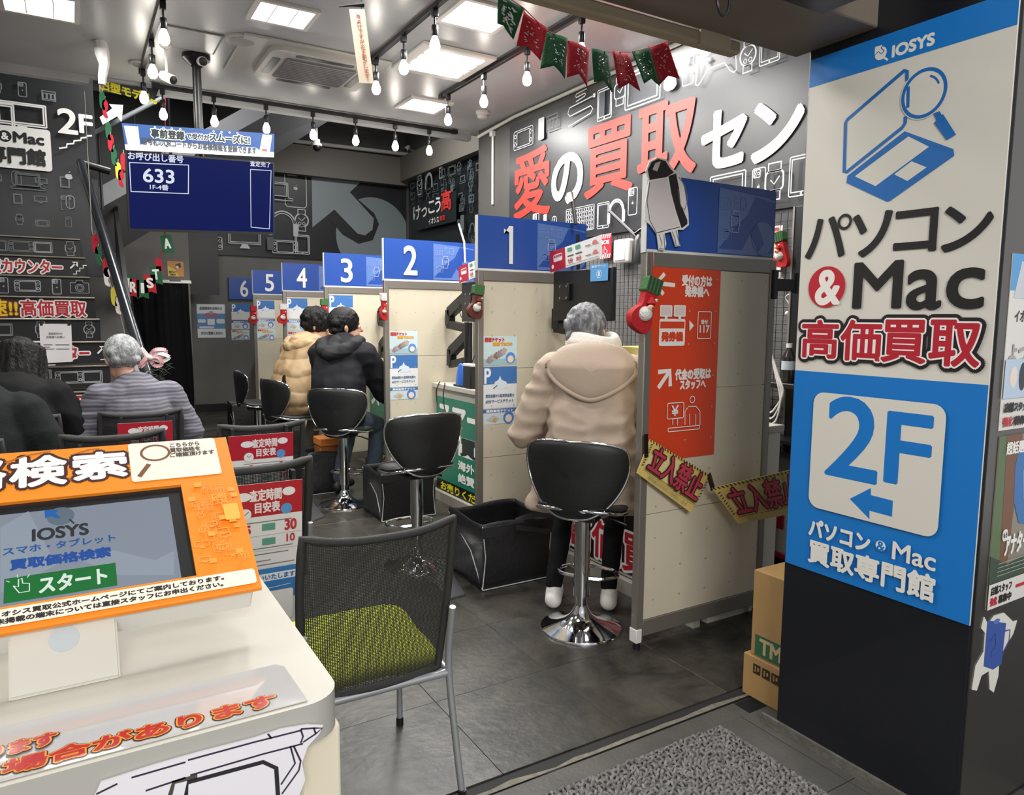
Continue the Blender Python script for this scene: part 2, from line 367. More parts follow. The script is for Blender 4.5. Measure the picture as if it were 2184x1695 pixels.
# raised threshold strip with a chipped edge, pavement outside
th = MB(); a0 = onz(1065, 1690); a1 = onz(1545, 1478)
n = 60
def edge(i, w): return Vector((-1.6+i*(5.0/n), 1.86+.012*(i/n)+w*(.012+.010*noise.noise((i*.9, 3, 1)) + .006*noise.noise((i*3.1, 7, 2))), 0))
th.grid(lambda u, v: edge(u*n, v*1.6)+Vector((0, 0, .002)), n+1, 3, mat('chipped_stone', '736e62', .75, var=.2, vs=30, bump=.5, bs=90))
struct('trim_1', th, smooth=0)
struct('trim_2', MB().box((-1.6, 1.78, -.1), (2.15, 1.862, -.001), mat('threshold_stone', '4b4944', .6, var=.14, vs=7, bump=.3, bs=60)))
pv = struct('pavement', MB().box((-1.6, -2.2, -.1), (5.2, 1.78, -.004), mat('pavement_base', '3c3a38', .7)))
pt = None
for i in range(9):
    for j in range(7):
        if pt is None: pt = MB().box((.002, .002, -.004), (.448, .448, 0), mat('pavement_stone', '4e4c48', .55, var=.12, vs=6, bump=.25, bs=50)).build('paving_slab', pv, smooth=0); o = pt
        else: o = pt.copy(); COL.objects.link(o)
        o.location = (-1.5+i*.45, -1.37+j*.45, 0)
# ceiling: front slab with a fascia, higher ceiling over the stair
ce = MB().box((-1.6, 1.7, CEIL), (3.9, 7.17, CEIL+.2), M_CEIL)
struct('ceiling', ce)
struct('trim_3', MB().box((-1.6, 7.12, 3.385), (3.76, 7.2, CEIL+.2), M_CEIL))
struct('ceiling_upper', MB().box((-1.6, 7.2, 4.6), (5.2, 12.3, 4.7), M_VOID))
struct('wall_fascia', MB().box((-1.6, 7.17, CEIL+.2), (5.2, 7.25, 4.6), M_VOID))
# walls
struct('wall_right', MB().box((3.76, 1.7, -.1), (3.95, 6.95, 4.6), mat('right_wall_paint', '4c4a48', .5, var=.04)))
struct('wall_recess', MB().box((5.1, 6.85, -.1), (5.25, 12.25, 4.6), M_GREYW))
struct('wall_return', MB().box((3.95, 6.8, -.1), (5.1, 6.95, 4.6), M_GREYW))
struct('wall_back', MB().box((.3, 12.1, -.1), (5.25, 12.3, 4.6), M_GREYW))
struct('wall_left', MB().box((-1.75, 1.7, -.1), (-1.6, 12.3, 4.6), mat('left_wall', '77746f', .6)))
struct('trim_4', MB().box((1.31, 11.92, 3.74), (5.1, 12.1, 4.2), mat('beam_grey', '76716a', .6)))
struct('trim_5', MB().box((4.93, 6.95, 3.8), (5.1, 11.92, 4.2), mat('beam_grey', '76716a', .6)))
struct('baseboard_back', MB().box((1.31, 12.06, 0), (2.6, 12.1, .12), M_BLACK))
# stair hall: wall with the rising soffit line and the black void above
pl = [ony(250, 960, 10.2).x, ony(405, 700, 10.2).x]
Fs = FY(10.2); q1, q2 = Fs.q(241, 542), Fs.q(330, 487); sl = (q2[1]-q1[1])/(q2[0]-q1[0])
xr = 1.315
struct('wall_stairside', MB().prism([(-.2, -.1), (xr, -.1), (xr, q1[1]+sl*(xr-q1[0])+.25), (q1[0], q1[1]), (-.2, q1[1]-.3)], Fs, -.15, 0, M_GREYW))
A1, A2 = ony(215, 443, 9.05), ony(274, 410, 9.05); dA = (A2-A1)/(A2.x-A1.x)
B1 = Vector((q1[0], 10.2, q1[1])); dB = Vector((1, 0, sl))
L = 3.2
c8 = [A1-dA*.35, B1-dB*.35, B1+dB*L, A1+dA*L]; upv = Vector((0, 0, .22))
fl2 = MB().add(c8+[p+upv for p in c8], [(0, 1, 2, 3), (7, 6, 5, 4), (0, 3, 7, 4), (1, 5, 6, 2), (0, 4, 5, 1), (3, 2, 6, 7)], mat('soffit_grey', '75767a', .5))
struct('ceiling_stair_soffit', fl2)
struct('wall_void', MB().box((-.2, 11.6, 1.8), (1.9, 11.7, 4.6), mat('void_black', '1c1d21', .4)))
FS = FY(8.9)
struct('wall_stair', MB().box((-1.6, 8.9, 1.9), (.3, 9.0, 4.6), M_CHAR))
wp = thing('stair_wall_print', None, None, (-.6, 8.9, 2.3), kind='structure'); wp.name = 'wall_stair_graphic'
p = Print(FS, .003, .0012)
rnd = random.Random(5)
gadget_field(p, -1.3, 2.33, .02, 2.85, .2, mat('dim_print', '64686c', .4), .007, rnd)
gadget_field(p, -1.0, 3.58, -.05, 3.82, .2, mat('dim_print2', '85888a', .4), .007, rnd)
gadget(p, 'mouse', *FS.q(150, 432), .13, '8d9092', .008); gadget(p, 'laptop', *FS.q(60, 390), .17, '5a5e62', .009)
apple(p, *FS.q(147, 376), .1, 'b9bbbc')
gadget(p, 'monitor', *FS.q(47, 252), .27, 'e0e0de', .014); gadget(p, 'tablet', *FS.q(5, 252), .26, 'e0e0de', .014)
p.text('2', *box4(FS, 124, 164, 235, 286), 'e9e9e6', .007); p.text('F', *box4(FS, 170, 196, 248, 285), 'e9e9e6', .008)
ar = [FS.q(*c) for c in ((212, 252), (239, 233), (232, 224), (262, 226), (259, 262), (249, 250), (219, 268))]; p.poly(ar, 'dfdfdc')
zz = [FS.q(*c) for c in ((126, 318), (142, 316), (143, 309), (157, 308), (158, 302), (172, 301), (173, 296), (184, 295), (185, 292), (196, 291))]; p.line(zz, .016, 'e9e9e6')
a, b = FS.q(-60, 352), FS.q(107, 280); p.rect(a[0], a[1], b[0], b[1], 'e6e6e3', .03)
p.circ(*FS.q(11, 292), .055, '1b1b1d'); p.text('&', *box4(FS, 4, 18, 285, 299), 'f2f2f0', .003)
p.text('Mac', *box4(FS, 30, 93, 287, 308), '1b1b1d', .006); p.text('専門館', *box4(FS, -26, 96, 317, 350), '1b1b1d', .009)
p.build('wall_lettering', wp)
# stair with printed risers
ST = thing('stairs', kind='structure', loc=(-.5, 6.3, 0))
M_NOSE = mat('brass_nosing', '8f887a', .3, .7); M_STEP = mat('step_black', '131315', .45)
for k in range(-2, 9):
    z, y = .66+.2*k, 6.8+.24*k
    X1 = ony(246-8.2*k, 684, y).x if k > 1 else .44
    sp = MB().box((-1.6, y, z-.2), (X1, y+.30, z-.012), M_STEP).build('step', ST, smooth=0)
    MB().box((-1.6, y-.025, z-.014), (X1, y+.03, z), M_NOSE).build('nosing', sp, smooth=0, bevel=.004)
    F = FY(y); p = Print(F, .002, .0008)
    def bx(a, b_, lo=.03, hi=.17): return (a, z-.2+lo), (b_, z-.2+hi)
    if k in (1, 5):
        p.text('高価買取', (F.q(45, 0 or 660)[0] if k == 5 else F.q(60, 860)[0], z-.182), (F.q(183, 660)[0] if k == 5 else F.q(195, 860)[0], z-.035), 'b3202c', .004, ((.011, 'e9e6e4'),))
        p.text('最速!!', (F.q(-70, 660)[0], z-.182), (F.q(37, 660)[0], z-.035), 'f0c81e', .004, ((.009, '7a3a10'),))
    elif k in (3, 7):
        e0, e1 = (142, 740) if k == 7 else (190, 755)
        p.text('最速買取カウンター', (F.q(e0-238, e1)[0], z-.172), (F.q(e0, e1)[0], z-.04), 'b3202c', .004, ((.011, 'e9e6e4'),))
        x = F.q(e0+8, 570)[0]; p.line([(x+.02+a*.12, z-.165+b_*.11) for a, b_ in ((0, 0), (.25, 0), (.25, .28), (.5, .28), (.5, .55), (.75, .55), (.75, .8), (1, .8))], .008, 'e9e9e6')
        p.line([(x, z-.11), (x+.05, z-.055)], .014, 'e9e9e6').poly([(x+.015, z-.045), (x+.065, z-.045), (x+.065, z-.095)], 'e9e9e6')
    else:
        rr = random.Random(k+20); xx = X1-.09
        while xx > -1.4:
            kd = rr.choice(['console', 'watch', 'widetablet', 'camera', 'slab', 'monitor', 'roundwatch', 'console', 'phone']); hh = .14 if kd not in ('console', 'widetablet') else .1
            gadget(p, kd, xx-(.05 if kd in ('console', 'monitor', 'widetablet') else 0), z-.1, hh, rr.choice(['a9adb0', '6d7275', '8d9092']), .006); xx -= rr.uniform(.17, .26)
    p.build('riser_print', sp)
struct('trim_6', MB().prism([(5.9, -.1), (9.3, 2.75), (9.3, 2.2), (6.6, -.1)], Frame((.47, 0, 0), (0, 1, 0), (0, 0, 1)), -.02, .02, M_BLACKM))
# entrance header and pillar
struct('beam_entrance', MB().box((-1.6, 1.42, 2.388), (2.16, 1.72, 3.6), M_BEAM), bevel=.006)
PX, PY0, PY1 = 2.15, 1.022, 1.657
struct('pillar', MB().box((PX, PY0, 0), (3.3, PY1, 3.6), mat('pillar_black', '14161c', .32, var=.08, vs=3, coat=.15)), bevel=.004)
struct('trim_8', MB().box((PX+.012, PY0-.004, .02), (3.3, PY0-.0002, 3.6), mat('satin_panel', '7d7974', .34, .9)))
struct('trim_7', MB().box((PX-.012, PY0-.4, -.003), (PX, PY1+.06, .035), mat('kerb_stone', '615e57', .7, var=.2, vs=18, bump=.4, bs=60)))
struct('wall_front', MB().box((2.6, 1.66, 2.39), (3.95, 1.75, 4.6), M_BEAM))
# big sign wall on the right
SW = thing('wall_sign', 'huge black wall sign with red and white characters and gadget drawings', 'sign', (3.755, 4.4, 2.2))
FW = FX(3.738); b0 = FW.q(1087, 275); b1 = FW.q(1715, 437)
sx0, sx1, sz0, sz1 = b0[0], -2.3, b1[1], b0[1]+.02
MB().prism([(sx0, sz0), (sx1, sz0), (sx1, sz1), (sx0, sz1)], FX(3.76), 0, .02, M_DGREY).build('sign_board', SW, smooth=0)
p = Print(FW, .003, .001)
R_, Wt = 'd8382e', 'eceae6'
for ch, e, c in (('愛', (1098, 1173, 320, 460), R_), ('の', (1179, 1242, 330, 431), Wt), ('買', (1250, 1350, 262, 412), R_), ('取', (1364, 1485, 217, 378), R_), ('セ', (1501, 1590, 237, 353), Wt), ('ン', (1610, 1712, 214, 334), Wt)):
    p.text(ch, *box4(FW, *e), c, .013 if c == R_ else .017)
G = lambda k, px, py, h, w=.006, c='d8dadb': gadget(p, k, *FW.q(px, py), h, c, w)
G('console', 1118, 295, .17); G('slab', 1158, 275, .19, c='c9ccce'); G('board', 1181, 262, .13, c='6d7275'); G('cable', 1242, 240, .2); G('cable', 1243, 205, .08)
G('slab', 1286, 222, .2, c='3d4247'); G('tablet', 1294, 222, .24); G('watch', 1327, 195, .21); G('widetablet', 1375, 185, .26, .008); apple(p, *FW.q(1435, 172), .2, Wt)
G('phone', 1473, 150, .2, .006); G('pad', 1533, 135, .21, .007); G('roundwatch', 1603, 120, .2, .007); G('tablet', 1650, 100, .2)
G('keyboard', 1243, 468, .2, .004); G('tablet', 1293, 460, .2, .005); G('headphones', 1321, 452, .23, .009); G('phone', 1357, 430, .2, .006); G('phone', 1150, 480, .2, .006); G('slab', 1170, 470, .1); G('mouse', 1190, 478, .13); G('slab', 1215, 470, .14, c='777')  if 0 else None
G('widetablet', 1560, 405, .2, .008); G('phone', 1627, 395, .2, .006); G('watch', 1661, 388, .22, .008); G('tablet', 1720, 375, .23, .007); G('cable', 1500, 425, .15)
p.build('sign_print', SW)
# printed mural at the back
MU = thing('back_mural', 'dark mural high on the back wall with a pale grey arrow over a lens', 'mural', (3.3, 12.09, 2.5))
FB = FY(12.07); m0, m1 = FB.q(403, 540), FB.q(865, 373)
MB().prism(rrect(1.565, m0[1], 5.095, 3.735), FY(12.1), .006, .03, M_CHAR).build('mural_board', MU, smooth=0)
p = Print(FB, .004, .002)
c = FB.q(797, 505); rr_ = .66; GA = '8b9599'
pts = [(c[0]+rr_*math.cos(math.radians(a)), c[1]+rr_*math.sin(math.radians(a))) for a in range(0, 360, 6)]
pts = [(min(5.09, x), max(m0[1]+.01, y)) for x, y in pts]; p.poly(pts, '838d91')
sh = [FB.q(*e) for e in ((722, 446), (705, 470), (730, 500), (765, 520), (795, 512), (808, 478), (798, 455), (762, 424), (745, 398))]; p.poly(sh, '25272a')
p.poly([FB.q(*e) for e in ((664, 357), (784, 374), (746, 410), (797, 466), (794, 490), (778, 502), (762, 498), (713, 447), (666, 485))], GA)
G = lambda k, px, py, h, w=.012, c='c4c8ca': gadget(p, k, *FB.q(px, py), h, c, w)
G('phone', 630, 396, .68, .014); G('roundwatch', 643, 470, .34, .014); G('headphones', 603, 478, .5, .014); G('console', 445, 518, .19); G('monitor', 521, 508, .32); G('console', 607, 527, .2); G('tablet', 643, 522, .3); G('slab', 575, 520, .2, c='5a5e62'); G('laptop', 588, 410, .3)
p.build('mural_print', MU)
KP = thing('side_mural', 'black gadget mural on the side wall reading a white and red slogan', 'mural', (5.09, 9.5, 2.2))
FK = FX(5.07)
MB().prism([(-11.9, 2.2), (-9.15, 2.2), (-9.15, 4.0), (-10.3, 4.0), (-10.3, 3.78), (-11.9, 3.78)], FX(5.1), .006, .03, mat('mural_green_black', '1d2224', .35)).build('mural_board', KP, smooth=0)
p = Print(FK, .004, .0015); rnd = random.Random(11)
for q in range(3): gadget_field(p, -11.85+.1*q, 2.25+.1*q, -9.2, 3.7, .3, mat('dim_print3', '5f686a', .4), .008, rnd, lambda x, y: -11.75 < x < -9.9 and 2.45 < y < 3.0, .8)
a, b = FK.q(884, 490), FK.q(982, 405); p.rect(a[0], a[1]-.05, b[0]+.05, b[1]-.02, '1d2224')
for ch, e in (('け', (893, 908, 441, 469)), ('っ', (911, 922, 444, 463)), ('こ', (926, 939, 430, 455)), ('う', (941, 952, 422, 453))): p.text(ch, *box4(FK, *e), 'e4e4e2', .006)
p.text('高', *box4(FK, 954, 975, 407, 449), 'd23a32', .009); p.text('イオシス', *box4(FK, 927, 949, 465, 477), 'e4e4e2', .003); p.text('買取', *box4(FK, 951, 963, 461, 471), 'c8352e', .003)
gadget(p, 'watch', *FK.q(908, 396), .3, 'aeb4b6', .02); gadget(p, 'headphones', *FK.q(928, 388), .3, '9aa0a2', .02); gadget(p, 'phone', *FK.q(954, 367), .2, '9aa0a2', .012)
p.build('mural_print', KP)
# ================================================================ booths: partitions, headers, counters
PAX0, PAX1 = 2.114, 2.945
PYS = [2.418, 3.928, 5.478, 7.06, 8.70, 10.34]
NUMS = ['', '1', '2', '3', '4', '5']
M_CREAM = mat('cream_board', 'cfc6b0', .5, var=.03, vs=3)
M_HEAD = mat('header_blue', '2a4f9f', .3)
M_HEAD2 = mat('header_blue_pale', '5d7ab8', .3)
M_EDGE = mat('header_edge', 'd8d8d4', .4)
NW = dict(zip('123456', ('one', 'two', 'three', 'four', 'five', 'six')))
WORDS = ['first', 'second', 'third', 'fourth', 'fifth', 'sixth']
def header_print(F, x0, x1, num, parent, z0=1.79, z1=2.105, plain=False):
    p = Print(F, .0015, .0006)
    xm = x0+(x1-x0)*.525
    pts = [(xm, z0+.012), (x1-.012, z0+.012), (x1-.012, z1-.04), (x1-.1, z1-.03), (xm, z1-.012)]
    p.poly(pts, M_HEAD2)
    # darker arrow cut over the paler patch
    w = x1-xm; X = lambda a: xm+w*a; Z = lambda b: z0+(z1-z0)*b
    p.poly([(X(.62), Z(.9)), (X(.98), Z(.84)), (X(.98), Z(.1)), (X(.72), Z(.03)), (X(.55), Z(.35)), (X(.42), Z(.1)), (X(.02), Z(.1)), (X(.3), Z(.45)), (X(.5), Z(.62))], M_HEAD)
    p.circ(X(.78), Z(.3), w*.2, M_HEAD2); p.poly([(X(.55), Z(.36)), (X(.66), Z(.52)), (X(.8), Z(.22)), (X(.7), Z(.08))], M_HEAD)
    gadget(p, 'watch', X(.28), Z(.5), (z1-z0)*.3, '9db1d6', .004)
    for i, (a, b_) in enumerate(((.12, .75), (.3, .8), (.42, .78), (.14, .3))): gadget(p, ('board', 'phone', 'tablet', 'camera')[i], X(a), Z(b_), (z1-z0)*.17, '7f99ca', .002)
    if num:
        hw = .056 if num != '1' else .034; cx = x0+(x1-x0)*(.275 if num != '1' else .262)
        if num == '1': p.poly([(cx-.034, z1-.095), (cx+.004, z1-.045), (cx+.032, z1-.045), (cx+.032, z0+.04), (cx+.004, z0+.04), (cx+.004, z1-.085), (cx-.034, z1-.063)], 'e9e9e6')
        else: p.text(num, (cx-hw, z0+.045), (cx+hw, z1-.045), 'e9e9e6', .0045)
    p.build('header_print', parent)
def partition(i, y):
    num = NUMS[i]; n = WORDS[i]
    lab = ('cream partition at the booth end carrying an orange-red notice and a numberless blue header' if i == 0 else
           'cream booth partition whose blue header shows the number %s' % NW[num])
    T = thing('booth_partition', lab, 'partition', ((PAX0+PAX1)/2, y, 0), 'numbered booth partitions')
    for k, x in enumerate((PAX0, PAX1-.04)):
        MB().box((x, y-.02, .04), (x+.04, y+.02, 1.785), M_ALU).build('post', T, bevel=.004)
        MB().box((x-.004, y-.025, .035), (x+.03, y+.025, .1), M_WHITEP).build('post_cap', T, bevel=.004)
        MB().cyl((x+.02, y, 0), (x+.02, y, .045), .016, M_BLACK, 12).build('foot', T)
    MB().box((PAX0+.04, y-.018, 1.722), (PAX1-.04, y+.018, 1.785), M_ALU).build('top_rail', T, bevel=.003)
    MB().box((PAX0+.04, y-.018, .06), (PAX1-.04, y+.018, .135), M_ALU).build('bottom_rail', T, bevel=.003)
    zs = (.135, .626, 1.183, 1.722)
    for a in range(3):
        MB().box((PAX0+.04, y-.012, zs[a]+.0015), (PAX1-.04, y+.012, zs[a+1]-.0015), M_CREAM).build('board', T, smooth=0)
    F = FY(y-.0125); p = Print(F, .0008)
    for ix in range(5):
        for iz in range(11): p.circ(PAX0+.1+ix*.16, .22+iz*.146, .0045, 'a89f88', n=8)
    d = p.build('peg_dimples', T); d['kind'] = 'stuff'
    hd = MB().box((PAX0, y-.014, 1.788), (PAX1-.02, y+.014, 2.112), M_HEAD).build('header', T, smooth=0)
    MB().box((PAX0-.002, y-.016, 1.782), (PAX1-.02, y+.016, 1.796), M_EDGE).box((PAX0-.004, y-.016, 1.782), (PAX0, y+.016, 2.112), M_EDGE).build('header_edge', hd, smooth=0)
    header_print(FY(y-.0145), PAX0, PAX1-.02, num, hd)
    return T
PARTS = [partition(i, y) for i, y in enumerate(PYS)]
T6 = thing('number_sign', 'blue number 6 sign fixed straight to the grey back wall', 'sign', (2.4, 12.08, 1.74))
MB().box((2.114, 12.06, 1.75), (2.93, 12.098, 2.09), M_HEAD).build('sign_panel', T6, smooth=0)
header_print(FY(12.059), 2.114, 2.93, '6', T6, 1.75, 2.09)
# orange-red notice on the end partition
N0 = thing('notice_board', 'tall orange-red notice with white arrows and pictograms on the end partition', 'notice', (2.36, 2.405, .86))
FN = FY(2.405); MB().prism(rrect(2.152, .865, 2.567, 1.738), FN, 0, .004, mat('notice_red', 'd2421f', .4)).build('notice_panel', N0, smooth=0)
p = Print(FN, .0048); Wh = 'f0e8e2'
Q = FN.q
def arrow(p, a, b_, w, hd, c):
    a, b_ = Vector(a), Vector(b_); d = (b_-a).normalized(); n = Vector((-d.y, d.x)); e = b_-d*w*.2
    p.line([a, e], w, c); p.t += p.step
    p.line([b_-d*hd+n*hd, b_-d*.0, b_-d*hd-n*hd], w*1.05, c); return p.up()
arrow(p, Q(1438, 608), Q(1398, 604), .018, .045, Wh)
arrow(p, Q(1402, 827), Q(1427, 790), .02, .05, Wh)
p.text('受付の方は', *box4(FN, 1453, 1516, 588, 610), Wh, .0025); p.text('発券機へ', *box4(FN, 1459, 1510, 611, 633), Wh, .0025)
p.text('代金の受取は', *box4(FN, 1438, 1513, 786, 808), Wh, .0025); p.text('スタッフへ', *box4(FN, 1448, 1502, 809, 829), Wh, .0025)
a, b_ = Q(1402, 738), Q(1459, 680); p.rect(a[0], a[1], b_[0], b_[1], Wh, .01); 
p.rect(a[0]+.005, b_[1]-.042, b_[0]-.005, b_[1]-.012, 'd2421f'); p.text('発券機', *box4(FN, 1408, 1453, 708, 727), 'd2421f', .003)
for e in ((1404, 1431), (1433, 1459)):
    a, b_ = Q(e[0], 675), Q(e[1], 651); p.rect(a[0], a[1], b_[0], b_[1], Wh, .005); p.rect(a[0]+.005, a[1]+.005, b_[0]-.005, b_[1]-.005, 'dccfc8'); p.rect((a[0]+b_[0])/2-.008, a[1]-.012, (a[0]+b_[0])/2+.008, a[1], Wh)
p.poly([Q(1466, 683), Q(1476, 694), Q(1466, 706)], Wh)
a, b_ = Q(1483, 722), Q(1513, 665); p.orect(a[0], a[1], b_[0], b_[1], .004, Wh, .005); p.text('受付', *box4(FN, 1491, 1505, 682, 691), Wh, .001); p.text('117', *box4(FN, 1488, 1508, 694, 709), Wh, .0015)
p.ring(*Q(1472, 851), .015, .004, Wh)
a, b_ = Q(1418, 893), Q(1454, 857); p.orect(a[0], a[1], b_[0], b_[1], .004, Wh, .008); p.text('¥', *box4(FN, 1428, 1442, 864, 886), Wh, .0015)
p.line([Q(*e) for e in ((1456, 905), (1456, 876), (1464, 866), (1480, 866), (1488, 876), (1488, 905))], .004, Wh); p.line([Q(1466, 905), Q(1466, 882)], .004, Wh); p.line([Q(1479, 905), Q(1479, 882)], .004, Wh)
p.line([Q(1430, 893), Q(1430, 905)], .004, Wh); p.line([Q(1440, 893), Q(1440, 905)], .004, Wh)
a, b_ = Q(1420, 920), Q(1487, 906); p.orect(a[0], a[1], b_[0], b_[1], .004, Wh, .003)
p.build('notice_lettering', N0)
# counters behind the partitions
M_CTOP = mat('counter_top', 'b9b5ab', .4); M_CBODY = mat('counter_body', 'd6d2c6', .5)
gaps = list(zip(PYS, PYS[1:]+[12.06]))
for i, (ya, yb) in enumerate(gaps):
    C_ = thing('booth_counter', ('white booth counter between partitions, with a black front panel lettered in red, in booth 1' if i == 0 else 'white booth counter just behind the header numbered %s' % NW[str(i)] if i < 5 else 'white counter in the far booth beside the back wall'), 'counter', (2.75, (ya+yb)/2, 0), 'booth counters')
    y0, y1 = ya+.025, yb-.025
    MB().box((2.52, y0, .925), (3.12, y1, .962), M_CTOP).build('worktop', C_, bevel=.004)
    MB().box((2.56, y0+.01, .08), (2.6, y1-.01, .925), M_CBODY).build('front_panel', C_, smooth=0)
    for s in (y0+.01, y1-.05): MB().box((2.62, s, 0), (3.1, s+.04, .925), M_CBODY).build('leg_panel', C_, smooth=0)
    F = FX(2.553)
    if i in (1, 2):
        G_ = thing('green_poster', 'green poster with large white characters on the counter front of booth %d' % (i+1) if i == 1 else 'sliver of green poster on the counter front of booth 3', 'poster', (2.55, (ya+yb)/2, .14))
        MB().prism(rrect(-y1+.02, .17, -y0-.05, .855), F, 0.0005, .003, mat('poster_green', '1f7a63', .4)).build('poster_sheet', G_, smooth=0)
        p = Print(F, .004); o = -(y1-5.545)-5.545 if 0 else -y1
        def tt(s, a, b_, z0, z1, c, bold, **k): p.text(s, (o+a, z0), (o+b_, z1), c, bold, **k)
        tt('スマート', .07, 1.02, .63, .80, 'eeeeea', .012)
        p.rect(o+.42, .42, o+1.02, .57, 'eeeeea'); tt('買取', .46, .98, .43, .56, '1b2a2a', .009)
        tt('海外モデル', .42, 1.1, .31, .38, 'eeeeea', .004); tt('絶賛買取中', .42, 1.1, .21, .28, 'eeeeea', .004)
        p.build('poster_print', G_)
        MB().prism(rrect(-y1+.02, .075, -y0-.05, .165), F, 0.0005, .003, mat('poster_black', '101011', .4)).build('lower_strip', G_, smooth=0)
        p = Print(F, .004); p.text('お売りください', (o+.1, .088), (o+.95, .155), 'd9d21e', .003); p.build('strip_lettering', G_)
    if i == 0:
        G_ = thing('kick_banner', 'black banner with red and white characters below the counter beside the stool', 'banner', (2.55, 3.2, .05))
        MB().prism(rrect(-y1+.03, .10, -y0-.03, .60), F, 0.0005, .003, mat('poster_black', '101011', .4)).build('banner_sheet', G_, smooth=0)
        p = Print(F, .004); p.text('高価買取', (-3.56, .12), (-2.5, .34), 'b3202c', .006, ((.014, 'e9e6e4'),))
        p.text('最新モデルから', (-3.75, .50), (-3.2, .56), 'e9e6e4', .003); p.text('旧型まで', (-3.75, .41), (-3.35, .47), 'e9e6e4', .003); p.text('も', (-3.62, .34), (-3.57, .39), 'e9e6e4', .003); p.build('banner_print', G_)
    MB().box((2.515, y0, .0), (2.56, y1, .075), mat('skirting_grey', 'a09b90', .5)).build('plinth', C_, smooth=0)
# posters on the partitions
M_PB = 'P'
def poster_sheets(F, x0, tops, n, lab, y):
    pass
def phone_flyer(F, x0, z0, w, h, lab, grp=None, name='flyer'):
    t = thing(name, lab, 'flyer', F.P(x0+w/2, z0), grp); MB().prism(rrect(x0, z0, x0+w, z0+h), F, .0003, .001, ink('c9dde0')).build('flyer_sheet', t, smooth=0)
    p = Print(F, .0014, .0003)
    p.rect(x0, z0, x0+w, z0+h*.22, '9fbfc9'); p.text('超速チケット', (x0+.05*w, z0+.80*h), (x0+.62*w, z0+.95*h), 'c23a3a', .002); p.text('価格でBOX!', (x0+.28*w, z0+.66*h), (x0+.85*w, z0+.79*h), 'e0a030', .002)
    rr = random.Random(len(lab))
    for k in range(7): a = x0+w*(.08+.07*k); p.poly([(a, z0+h*(.12+.05*k)), (a+w*.12, z0+h*(.05+.05*k)), (a+w*.2, z0+h*(.24+.05*k)), (a+w*.08, z0+h*(.31+.05*k))], ('a77f74', '8b93a6', 'b9a58f', '7d6a6e')[k % 4])
    p.circ(x0+w*.8, z0+h*.25, w*.14, '5b8fd0'); p.circ(x0+w*.8, z0+h*.2, w*.09, 'ecd9cc'); p.build('flyer_print', t); return t
def p_flyer(F, x0, z0, w, h, lab, grp=None, text=True):
    t = thing('flyer', lab, 'flyer', F.P(x0+w/2, z0), grp); MB().prism(rrect(x0, z0, x0+w, z0+h), F, .0003, .001, ink('e3e4e4')).build('flyer_sheet', t, smooth=0)
    p = Print(F, .0014, .0003); s = .58 if text else .5
    p.rect(x0, z0+h*s, x0+w, z0+h, '3f73b4'); p.text('P', (x0+.05*w, z0+h*(s+.03)), (x0+.22*w, z0+h*.96), 'f0f0ee', .003)
    p.poly([(x0+w*a, z0+h*(s+b_)) for a, b_ in ((.28, -.1), (.35, .06), (.45, .1), (.5, .2), (.54, .1), (.68, .05), (.75, -.08), (.6, -.13))], 'd9e2ea')
    p.line([(x0+w*.3, z0+h*(s-.1)), (x0+w*.42, z0+h*(s-.03))], .006, '33507c')
    if text:
        p.text('買取金額から駐車料金最大', (x0+.08*w, z0+.26*h), (x0+.92*w, z0+.34*h), '5b6f92', .0008); p.text('60分サービスチケット', (x0+.08*w, z0+.13*h), (x0+.9*w, z0+.21*h), '5b6f92', .0008)
    p.build('flyer_print', t); return t
def s_flyer(F, x0, z0, w, h, lab, grp=None):
    t = thing('flyer', lab, 'flyer', F.P(x0+w/2, z0), grp); MB().prism(rrect(x0, z0, x0+w, z0+h), F, .0003, .001, ink('cfd8dc')).build('flyer_sheet', t, smooth=0)
    p = Print(F, .0014, .0003); p.rect(x0, z0+h*.75, x0+w, z0+h, '3f6fae'); p.text('買取査定チケット', (x0+.1*w, z0+.79*h), (x0+.9*w, z0+.95*h), 'e9eef2', .001)
    p.circ(x0+w*.76, z0+h*.38, w*.16, '4d80c4'); p.circ(x0+w*.76, z0+h*.33, w*.1, 'ecd9cc'); p.poly([(x0+w*a, z0+h*b_) for a, b_ in ((.1, .3), (.3, .15), (.5, .35), (.3, .6))], 'b9bfc4'); p.circ(x0+w*.35, z0+h*.28, w*.06, 'c9a94f'); p.build('flyer_print', t); return t
for i in (1, 2):
    F = FY(PYS[i]-.0125); w = .245; x = 2.152; b = 'the partition numbered '+NW[str(i)]
    phone_flyer(F, x, 1.205, w, .18, 'pale blue and red picture flyer, topmost on '+b, 'flyers on the partitions')
    p_flyer(F, x, .935, w, .26, 'white and blue flyer headed P on '+b, 'flyers on the partitions')
    s_flyer(F, x, .835, w, .125-.03, 'small blue flyer, lowest on '+b, 'flyers on the partitions')
for i in (3, 4, 5):
    F = FY(PYS[i]-.0125) ; b = 'the partition numbered '+NW[str(i)]; x = 2.152
    p_flyer(F, x, 1.47, .245, .235, 'white and blue flyer headed P at the top of '+b, 'flyers on the partitions', False)
    s_flyer(F, x, 1.33, .245, .125, 'small pale blue flyer, middle one on '+b, 'flyers on the partitions')
    phone_flyer(F, x, 1.165, .245, .155, 'pale blue and red picture flyer, lowest on '+b, 'flyers on the partitions')
F = FY(12.1)
